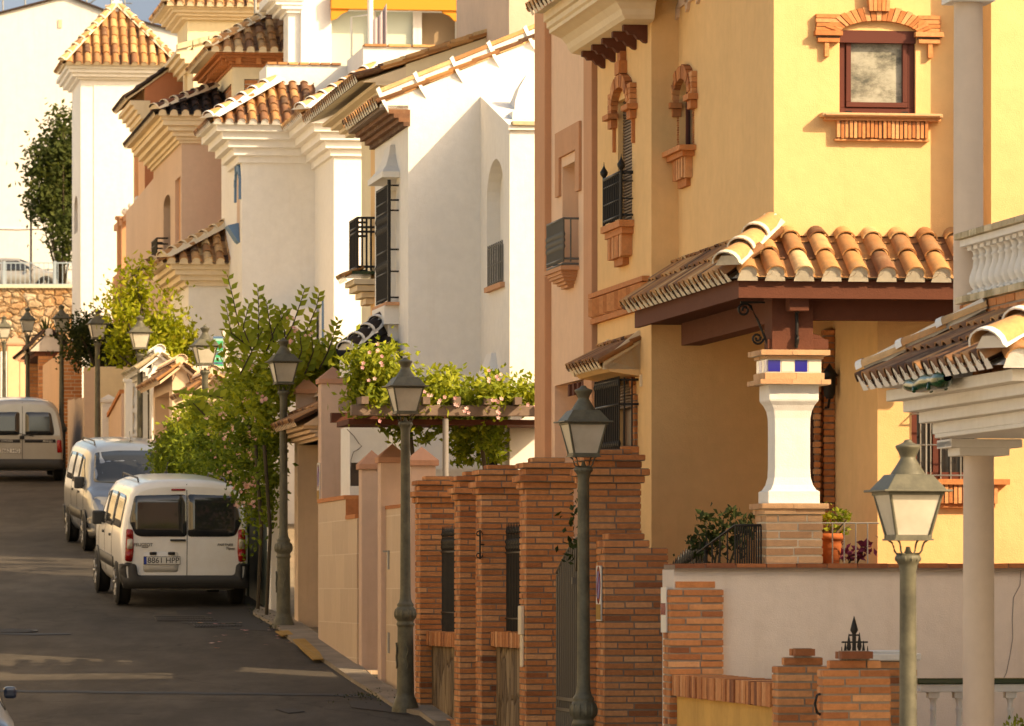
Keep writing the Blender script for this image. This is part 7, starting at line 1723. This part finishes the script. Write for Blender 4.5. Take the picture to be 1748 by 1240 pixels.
# ------------------------------------------------------------------ pergola
f = Fr(600, 60.0, 0.0); t = f.root('pergola', 'weathered timber pergola carrying the leafy climber behind the gateposts', 'pergola')
u1 = f.u(965); zb0, zb1 = f.z(714), f.z(697); zc0, zc1 = f.z(714, u1), f.z(690, u1)
mb = MB(); mb.box(0, u1, 0, .14, zb0 + .03, zb1 + .04, 0, .8); o = mb.build('beam', 'greywood', t, bevel=.01)
mb = MB(); mb.box(-.05, u1, 1.6, 1.74, zb0, zb1, 0, .2); mb.box(0, u1, .3, 1.5, zb0 - .06, zb0 + .0, 0, .1); mb.build('rear_beam', 'wood', t)
for k in range(7): b = MB(); x = .1 + k * u1 / 7; b.box(x, x + .08, -.15, 2.2, zb1 + .045, zb1 + .13, 0, .4); b.build('rafter', 'greywood', t)
mb = MB(); x = f.u(762); mb.tube([(x, .07, -1.5), (x, .07, zb0)], .035, 8); mb.build('post', 'grey', t)
mb = MB(); x = f.u(842, 1.5); mb.box(x - .05, x + .05, 1.5, 1.6, -1.5, zb0); mb.build('post', 'ink', t)
# dark terrace wall under it
mb = MB(); mb.box(f.u(872, 3), f.u(935, 3), 3.0, 3.2, -1.6, zb0); mb.build('end_wall', 'cream', t)
mb = MB(); mb.box(f.u(735, 2.6), f.u(870, 2.6), 2.6, 2.7, -1.6, f.z(800, 0, 2.6) + .0); mb.build('planter_wall', 'white', t)
# striped towel on a terrace rail
f = Fr(330, 92.0, 0.0); t = f.root('terrace_rail', 'pale horizontal terrace beam behind the climber-covered lamp', 'railing', None)
mb = MB(); mb.box(0, f.u(425), 0, .2, f.z(634), f.z(625)); mb.box(.2, f.u(425), .1, .3, f.z(648), f.z(636), 0); mb.box(f.u(383), f.u(392), .3, .5, -.2 + 1, f.z(560)); mb.build('beam', 'greywall', t)
mb = MB(); x0, x1 = f.u(364, .3), f.u(384, .3); za, zb_ = f.z(626, 0, .3), f.z(574, 0, .3)
for k in range(13): g0 = k / 13; mb.box(x0, x1, .3, .33, za + (zb_ - za) * g0, za + (zb_ - za) * (g0 + 1 / 13), [0, 1, 0, 2, 0, 1, 2, 0, 1, 0, 0, 2, 1][k])
M['tgreen'] = mat('towel_green', (.03, .33, .16), .95); M['tblue'] = mat('towel_blue', (.06, .12, .22), .95); M['tpale'] = mat('towel_pale', (.25, .45, .40), .95)
o = mb.build('striped_towel', ['tgreen', 'tblue', 'tpale']); o.location = f.o; o.rotation_euler = (0, 0, TH); tag(o, 'green and blue striped towel hanging behind the climber-covered street lamp', 'towel')
# ------------------------------------------------------------------ foliage
def leaf(mb, p, s, rr, t, nb=None, m=0, asp=.5):
    a = Vector((rr.gauss(0, 1), rr.gauss(0, 1), rr.gauss(0, .8))).normalized()
    if nb: a = (a + nb * .9).normalized()
    d = a.orthogonal().normalized(); d = Matrix.Rotation(rr.uniform(0, 2 * pi), 3, a) @ d; e = a.cross(d)
    w = s * asp; i = len(mb.v)
    mb.v += [tuple(p - d * s * .5), tuple(p + e * w * .5 - a * s * .08), tuple(p + d * s * .5), tuple(p - e * w * .5 - a * s * .08), ]
    mb.f += [(i, i + 1, i + 2, i + 3)]; mb.m.append(m); mb.t.append(max(0, min(1, t))); mb.sm.append(False)
def clumps(mb, cl, per, s, seed, spread=.35, tb=.5, core=.0):
    """leaves in many small clusters spread over the shell of each lobe (centre, radii)"""
    rr = random.Random(seed)
    for c, r, n in cl:
        c = Vector(c)
        for _ in range(n):
            a = Vector((rr.gauss(0, 1), rr.gauss(0, 1), rr.gauss(0, 1))).normalized(); q = rr.uniform(.45, 1.05) if rr.random() > .2 else rr.uniform(.1, .6)
            cc = c + Vector((a.x * r[0], a.y * r[1], a.z * r[2])) * q; tt = rr.gauss(tb, .16); cr = spread * rr.uniform(.5, 1.2)
            for _ in range(per):
                o = Vector((rr.gauss(0, 1), rr.gauss(0, 1), rr.gauss(0, .8))) * cr * .5
                leaf(mb, cc + o, s * rr.uniform(.6, 1.25), rr, tt + rr.gauss(0, .12), Vector((0, -.2, .6)))
def lobes_px(fr, pts, rs, v, vj, seed, n0):
    rr = random.Random(seed); out = []
    for (px, py, r) in pts:
        vv = v(px) + rr.uniform(-vj, vj); u_ = fr.u(px, vv); z_ = fr.z(py, u_, vv); R_ = r * fr.Y(u_, vv) / K
        out.append(((u_, vv, z_), (R_, min(R_, rs), R_), max(3, int(n0 * R_ * R_))))
    return out
def shoot(mb, P, n, s, seed, m=0, tone=.7):
    rr = random.Random(seed); P = [Vector(p) for p in P]
    for i in range(n):
        g_ = i / (n - 1) * (len(P) - 1); k = min(int(g_), len(P) - 2); p = P[k].lerp(P[k + 1], g_ - k); d = (P[k + 1] - P[k]).normalized()
        sd = 1 if i % 2 else -1; q = Vector((sd * .75, rr.uniform(-.3, .3), .35)).normalized()
        a = Vector((rr.uniform(-.3, .3), -.75, .7)).normalized(); dd = (q + d * .5).normalized(); e = a.cross(dd).normalized(); L = s * rr.uniform(.8, 1.2) * (1 - .45 * i / n); j = len(mb.v)
        b = p + dd * L * .15
        mb.v += [tuple(p), tuple(b + dd * L * .35 + e * L * .36), tuple(b + dd * L), tuple(b + dd * L * .35 - e * L * .36)]; mb.f += [(j, j + 1, j + 2, j + 3)]; mb.m.append(m); mb.t.append(min(1, tone + rr.gauss(0, .12))); mb.sm.append(False)
def blossoms(mb, pts, s, seed):
    rr = random.Random(seed)
    for p in pts:
        for _ in range(rr.randint(1, 4)):
            c = Vector(p) + Vector((rr.gauss(0, 1), rr.gauss(0, .6), rr.gauss(0, 1))) * s * .8; ax = Vector((rr.uniform(-.6, .6), -1, rr.uniform(-.2, .8))).normalized(); a = ax.orthogonal().normalized(); b = ax.cross(a); t_ = rr.uniform(.2, 1)
            for k in range(5):
                th = 2 * pi * k / 5; e = a * cos(th) + b * sin(th); g_ = a * cos(th + .5) + b * sin(th + .5); h = a * cos(th - .5) + b * sin(th - .5)
                mb.poly([c - ax * s * .25, c + g_ * s * .45, c + e * s * .62 + ax * s * .06, c + h * s * .45], 0, max(0, min(1, t_ + rr.gauss(0, .12))))
f = Fr(487, 70.3, 0.0)
rr = random.Random(5)
t = f.root('flowering_climber', 'huge green climber with pink trumpet flowers spilling over wall and pergola', 'climbing plant')
hd = lambda px: f.v(px, -.2) if px < 448 else .65
# hedge mass over the garden wall
A = [(290, 770, 24), (315, 745, 26), (300, 795, 18), (330, 785, 26), (345, 715, 20), (360, 755, 32), (350, 800, 22), (385, 720, 30), (395, 770, 34), (400, 815, 22), (420, 690, 28), (430, 740, 34), (440, 790, 30), (425, 835, 20), (445, 850, 18), (455, 700, 30), (462, 760, 26),
     (405, 660, 26), (440, 645, 28), (470, 660, 26), (455, 810, 18), (445, 872, 9), (452, 895, 6), (460, 835, 12), (380, 790, 24), (340, 760, 22), (320, 770, 24), (415, 780, 22), (275, 785, 12), (372, 690, 14), (332, 700, 10)]
A += [(285, 790, 20), (278, 800, 14), (300, 745, 20), (345, 690, 16), (305, 725, 14), (282, 765, 14), (325, 720, 18)]
mb = MB(); clumps(mb, lobes_px(f, [q for q in A if q[1] > 735], .5, hd, .25, 1, 1050), 12, .095, 2, .22, .3); clumps(mb, lobes_px(f, [q for q in A if q[1] <= 735], .5, hd, .25, 1, 950), 12, .10, 22, .22, .72);  # sunlit top and shaded foot put into the leaf tone
# crest with larger heart-shaped leaves, right of the shoots
B = [(420, 590, 20), (450, 575, 18), (480, 590, 22), (505, 600, 18), (410, 620, 26), (450, 615, 24), (490, 625, 26), (530, 625, 22), (395, 560, 12), (560, 610, 12), (385, 600, 12), (560, 590, 8)]
clumps(mb, lobes_px(f, B, .5, lambda px: 2.0 if px < 455 else .9, .3, 3, 260), 8, .14, 4, .35, .72)  # paler tone stands in for sun on the crest
# mat over the pergola
C = [(520, 650, 26), (550, 640, 28), (580, 635, 28), (600, 665, 24), (620, 625, 22), (640, 650, 28), (655, 620, 14), (570, 670, 18), (540, 680, 16), (500, 670, 20), (670, 665, 20), (720, 680, 14), (745, 660, 20), (760, 680, 14), (785, 672, 18), (810, 682, 14), (840, 660, 16), (845, 682, 14), (870, 676, 14), (895, 672, 14), (920, 676, 14), (690, 680, 18), (630, 685, 18), (715, 672, 16), (735, 665, 18), (775, 678, 16), (825, 672, 16), (860, 668, 16), (885, 680, 14), (910, 668, 14), (730, 684, 14), (705, 688, 12), (745, 686, 12), (770, 688, 12), (800, 680, 16), (818, 686, 12), (855, 684, 14), (900, 684, 12), (925, 682, 12), (680, 682, 14), (655, 692, 12), (600, 620, 20), (545, 606, 16), (575, 612, 16), (592, 608, 16), (612, 608, 18), (635, 606, 18), (655, 612, 18), (672, 630, 18), (520, 600, 16), (530, 620, 18), (565, 630, 18), (618, 640, 24), (665, 650, 22), (700, 655, 14), (560, 655, 24), (610, 685, 16), (650, 680, 18), (765, 645, 12), (750, 645, 8)]
hc = lambda px: -10.0 if px > 606 else 1.3
clumps(mb, lobes_px(f, C, .8, hc, .35, 5, 1050), 12, .095, 6, .22, .75)  # paler tone puts sunlight into the shaded end of the mat
# hanging strands under the pergola
for k in range(46):
    px = rr.choice([rr.uniform(648, 760), rr.uniform(768, 870), rr.uniform(780, 850)]); L_ = rr.uniform(20, 95) if px > 765 else rr.uniform(15, 60); v_ = -9.6 + rr.uniform(-.4, 1.2); u_ = f.u(px, v_)
    P = [(u_ + .05 * sin(k + q * 1.3), v_, f.z(706 + L_ * q / 5, u_, v_)) for q in range(6)]
    for q in range(int(L_ * 1.1)):
        g_ = rr.random() * 5; i_ = min(4, int(g_)); p = Vector(P[i_]).lerp(Vector(P[i_ + 1]), g_ - i_) + Vector((rr.gauss(0, .05), rr.gauss(0, .05), 0)); leaf(mb, p, rr.uniform(.06, .12), rr, rr.gauss(.4, .2))
# trailing strands beside the van and along the wall
for k in range(14):
    px = rr.uniform(415, 470); v_ = hd(px) - .3; u_ = f.u(px, v_)
    for q in range(26): leaf(mb, Vector((u_ + rr.gauss(0, .03), v_, f.z(rr.uniform(850, 900 + (60 if k > 9 else 0)), u_, v_))), rr.uniform(.05, .09), rr, rr.gauss(.4, .2))
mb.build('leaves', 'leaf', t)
# long shoots
mb = MB(); st = MB()
SH = [[(418, 600), (405, 545), (398, 510), (388, 470)], [(440, 590), (442, 540), (440, 492)], [(475, 600), (498, 560), (512, 520), (520, 494)], [(505, 600), (525, 560), (540, 525), (545, 500)], [(468, 590), (460, 550), (455, 515)], [(430, 600), (415, 560), (425, 520)], [(545, 630), (560, 600), (570, 570), (578, 548)],
      [(490, 600), (485, 560), (478, 530)], [(380, 680), (345, 675), (305, 672)], [(420, 590), (395, 570), (385, 520)], [(455, 600), (470, 560), (490, 530)], [(410, 640), (430, 600), (450, 560)], [(350, 710), (330, 690), (300, 700)], [(520, 640), (535, 600), (530, 560)], [(500, 640), (515, 600), (512, 570)]]
for i, S in enumerate(SH):
    v_ = .6 - .1 * (i % 3); P = [(f.u(a, v_), v_, f.z(b, 0, v_)) for a, b in S]; mb = MB(); shoot(mb, P, 15 if len(S) > 2 else 12, .17, i + 40, 0, .7); mb.tube(P, .012, 5, 1, r1=.004); mb.build('shoot', ['leaf', 'bark'], t)
for i, (a, b) in enumerate([(752, 640), (775, 628), (735, 650), (840, 630), (548, 610), (660, 600), (885, 655)]):
    v_ = hc(a); P = [(f.u(a, v_), v_, f.z(b + 22, 0, v_)), (f.u(a + 8 * (-1) ** i, v_), v_, f.z(b, 0, v_))]; mb = MB(); shoot(mb, P, 8, .10, i + 90, 0, .75); mb.tube(P, .006, 4, 1, r1=.003); mb.build('shoot', ['leaf', 'bark'], t)
for px, v_, y0, y1 in ((440, .6, 1040, 760), (455, .2, 1050, 760), (820, -9.5, 900, 700), (700, -9.6, 900, 700)):
    st = MB(); u_ = f.u(px, v_); st.tube([(u_, v_, max(-1.6, f.z(y0, u_, v_))), (u_ + .05, v_, (f.z(y0, u_, v_) + f.z(y1, u_, v_)) / 2), (u_ - .03, v_, f.z(y1, u_, v_))], .025, 6); st.build('stem', 'bark', t)
fl = MB(); P = []
for (x0, x1, y0, y1, n, vo) in ((360, 440, 690, 870, 60, -.95), (300, 460, 660, 740, 16, -.8), (395, 440, 770, 860, 34, -1.0), (370, 420, 740, 770, 10, -.95)):
    for _ in range(n): px = rr.uniform(x0, x1); v_ = hd(px) + vo; P.append((f.u(px, v_), v_, f.z(rr.uniform(y0, y1), 0, v_)))
for px, py in ((480, 560), (492, 550), (505, 565), (497, 590), (520, 575), (525, 572), (483, 600), (415, 615), (430, 625)): P.append((f.u(px, -.5 if px > 487 else .6), -.5 if px > 487 else .6, f.z(py, 0, 0)))
for px, py in ((645, 598), (653, 603), (620, 620), (635, 640), (655, 625), (840, 645), (848, 640), (835, 650), (850, 680), (845, 676), (735, 672), (755, 680), (782, 684), (648, 720), (792, 704), (850, 706), (585, 640), (700, 670), (560, 705), (540, 690), (905, 690)): v_ = hc(px) - .7; P.append((f.u(px, v_), v_, f.z(py, 0, v_)))
blossoms(fl, P, .042, 8); o = fl.build('blossoms', 'petal', t); o['kind'] = 'stuff'
# fallen petals
fl = MB()
for _ in range(26):
    p = gp(rr.uniform(340, 520), rr.uniform(1048, 1110)); c = Vector((p.x, p.y, road(p.y) + .02)); a = rr.uniform(0, 6.28)
    fl.poly([c + Vector((cos(a + q) * .045, sin(a + q) * .045, rr.uniform(0, .012))) for q in (0, 1.3, 2.9, 4.4)], 0, rr.random())
tag(fl.build('fallen_petals', 'petal'), 'pink fallen petals scattered on the asphalt beside the drain covers', 'petals', kind='stuff')

def tree(name, label, px, d, zb, lobes, s, per, dens, mt, trunk_r=.09, stems=None, thin=.6, spread=.4, tb=.5, seed=1, cat='tree', group=None):
    f = Fr(px, d, zb); t = f.root(name, label, cat, group); rr = random.Random(seed); mb = MB()
    L = lobes_px(f, lobes, thin, lambda p: 0, thin * .7, seed, dens); clumps(mb, L, per, s, seed + 1, spread, tb); mb.build('crown', mt, t)
    mb = MB(); tops = [Vector(c) for c, r, n in L]; c0 = sum(tops, Vector()) / len(tops); zf = min(c.z for c in tops)
    fk = Vector((c0.x * .3, 0, max(.3, zf * .8)))
    mb.tube([(0, 0, -.2), (fk.x * .4, 0, fk.z * .5), tuple(fk)], trunk_r, 8, r1=trunk_r * .7)
    for c in tops[::3]: mb.tube([tuple(fk), tuple(fk.lerp(c, .5) + Vector((0, rr.uniform(-.1, .1), .1))), tuple(c)], trunk_r * .45, 5, r1=.008)
    mb.build('trunk', 'bark', t); return f, t
tree('lemon_tree', 'bright yellow-green lemon tree behind the white gabled gateway', 262, 97.5, road(97), [(232, 470, 14), (245, 462, 12), (225, 490, 18), (240, 500, 16), (215, 515, 20), (235, 530, 22), (210, 545, 22), (245, 560, 26), (205, 575, 22), (225, 600, 24), (265, 590, 28), (290, 540, 18), (300, 560, 22), (315, 580, 20), (305, 600, 24), (285, 610, 22), (250, 620, 22), (322, 605, 14), (196, 600, 14), (275, 560, 20), (182, 520, 8), (195, 490, 8), (290, 505, 10)],
     .13, 10, 420, 'leaflemon', .10, thin=1.1, spread=.34, tb=.55, seed=11)
tree('dark_evergreen', 'dark dense evergreen bush between the sunlit lamp and lemon tree', 165, 118.0, road(118), [(130, 560, 16), (150, 555, 16), (140, 580, 20), (165, 575, 20), (125, 600, 14), (155, 605, 22), (180, 600, 22), (195, 620, 18), (175, 560, 14), (205, 590, 16), (200, 565, 12), (225, 520, 18), (270, 510, 22), (300, 500, 18), (295, 480, 14)],
     .11, 11, 800, 'leafdark', .12, thin=1.0, spread=.38, tb=.4, seed=21)
tree('street_tree', 'airy olive-green tree in front of the large white building', 112, 202.0, 5.5, [(108, 200, 8), (104, 228, 8), (118, 240, 10), (90, 252, 12), (112, 262, 14), (75, 262, 9), (70, 285, 9), (100, 290, 16), (82, 300, 12), (118, 310, 16), (95, 325, 16), (70, 328, 10), (62, 345, 7), (88, 350, 13), (110, 350, 14), (76, 362, 8), (118, 380, 12), (100, 398, 9), (95, 412, 6), (60, 300, 8), (66, 262, 6), (80, 350, 10), (105, 215, 7), (92, 375, 9), (122, 420, 10), (114, 440, 5), (130, 290, 20), (135, 350, 22)],
     .25, 11, 420, 'leafolive', .14, thin=2.0, spread=.75, tb=.45, seed=31)
# spiky agave-like plant before the stone wall
f = Fr(79, 134.0, road(134)); t = f.root('yucca', 'spiky yucca plant silhouetted against the stone wall', 'plant'); mb = MB(); rr = random.Random(3); z0 = f.z(577)
for k in range(26):
    a = rr.uniform(0, 2 * pi); el = rr.uniform(.1, 1.4); L_ = rr.uniform(.45, .75); dd = Vector((cos(a) * cos(el), sin(a) * cos(el), sin(el))); w = dd.cross(Vector((0, 0, 1))).normalized() * .03; b = Vector((0, 0, z0))
    mb.poly([b - w, b + w, b + dd * L_ * .6 + w * .7, b + dd * L_ - Vector((0, 0, .05)), b + dd * L_ * .6 - w * .7], 0, rr.uniform(.3, .9))
mb.build('leaves', 'leafdark', t); mb = MB(); mb.tube([(0, 0, 0), (0, 0, z0)], .06, 6); mb.build('trunk', 'bark', t)
# porch plants
f = YH
def bush(name, label, lob, v, s, per, dens, mt, seed, tb=.45, spread=.12, cat='shrub'):
    t = f.root(name, label, cat); mb = MB(); L = lobes_px(f, lob, .3, lambda p: v, .15, seed, dens); clumps(mb, L, per, s, seed, spread, tb); mb.build('leaves', mt, t)
    mb = MB(); 
    for c, r, n in L[::2]: mb.tube([(L[0][0][0] * .3 + c[0] * .7, v, .16), c], .012, 5, r1=.005)
    mb.build('stem', 'bark', t); return t
bush('porch_shrub', 'dark glossy shrub behind the sloping porch railing', [(1195, 925, 16), (1215, 905, 18), (1235, 890, 16), (1245, 878, 10), (1225, 930, 20), (1250, 920, 18), (1268, 900, 12), (1262, 935, 14), (1190, 945, 12), (1278, 890, 5), (1205, 890, 8)], .5, .075, 8, 900, 'leafdark', 5, .35, .12)
bush('gate_shrub', 'dark shrub glimpsed through the driveway gate behind the second street lamp', [(990, 880, 14), (1000, 910, 16), (985, 935, 14), (1000, 860, 10), (1008, 940, 14)], 5.0, .08, 8, 600, 'leafdark', 9, .4, .15)
bush('purple_plant', 'low purple-leaved plant beside the terracotta pot', [(1420, 948, 9), (1440, 945, 10), (1455, 948, 9), (1472, 942, 9), (1478, 932, 5), (1430, 938, 6)], -.05, .07, 8, 1600, 'purple', 6, .5, .07, 'plant')
t = f.root('potted_geranium', 'leggy green geranium in a terracotta pot between column and thin railing', 'potted plant')
pu, pv = f.u(1419, .0), .0; mb = MB(); mb.lathe([(.065, .2), (.085, .36), (.095, .40), (.108, .40), (.108, .45), (.10, .45), (.095, .42), (.01, .42)], (pu, pv, 0), 20); mb.build('pot', 'terracotta', t)
mb = MB(); clumps(mb, lobes_px(f, [(1412, 885, 8), (1422, 872, 7), (1435, 882, 7), (1448, 884, 6), (1425, 893, 8), (1445, 905, 3)], .15, lambda p: 0, .05, 7, 1700), 7, .06, 8, .07, .6); mb.build('leaves', 'leaf', t)
mb = MB()
for px, py in ((1412, 885), (1422, 872), (1448, 884), (1445, 905)): mb.tube([(pu, 0, .42), (f.u(px), 0, f.z(py))], .006, 4)
mb.build('stem', 'bark', t)
f = Fr(1738, 38.6, road(38.6)); t = f.root('corner_shrub', 'small green shrub tip at the bottom right corner before the balustrade', 'shrub')
mb = MB(); clumps(mb, lobes_px(f, [(1738, 1236, 12), (1726, 1246, 12), (1750, 1240, 14), (1745, 1260, 20)], .2, lambda p: 0, .1, 7, 1500), 8, .05, 8, .08, .6); mb.build('leaves', 'leaf', t); mb = MB(); mb.tube([(0, 0, 0), (0, 0, 1.5)], .02, 6); mb.build('stem', 'bark', t)
# weeds at wall foot
mb = MB(); rr = random.Random(77)
for _ in range(420):
    a = rr.random(); px, py = (430 + a * 50 + rr.gauss(0, 8), 1040 + a * 34 + rr.gauss(0, 4)) if rr.random() < .6 else (640 + rr.gauss(0, 30), 1192 + rr.gauss(0, 6)); p = gp(px, py); leaf(mb, Vector((p.x, p.y, road(p.y) + rr.uniform(.01, .06))), .03, rr, rr.gauss(.4, .2))
tag(mb.build('weeds', 'leafdark'), 'small weeds along the foot of the garden walls', 'weeds', kind='stuff')
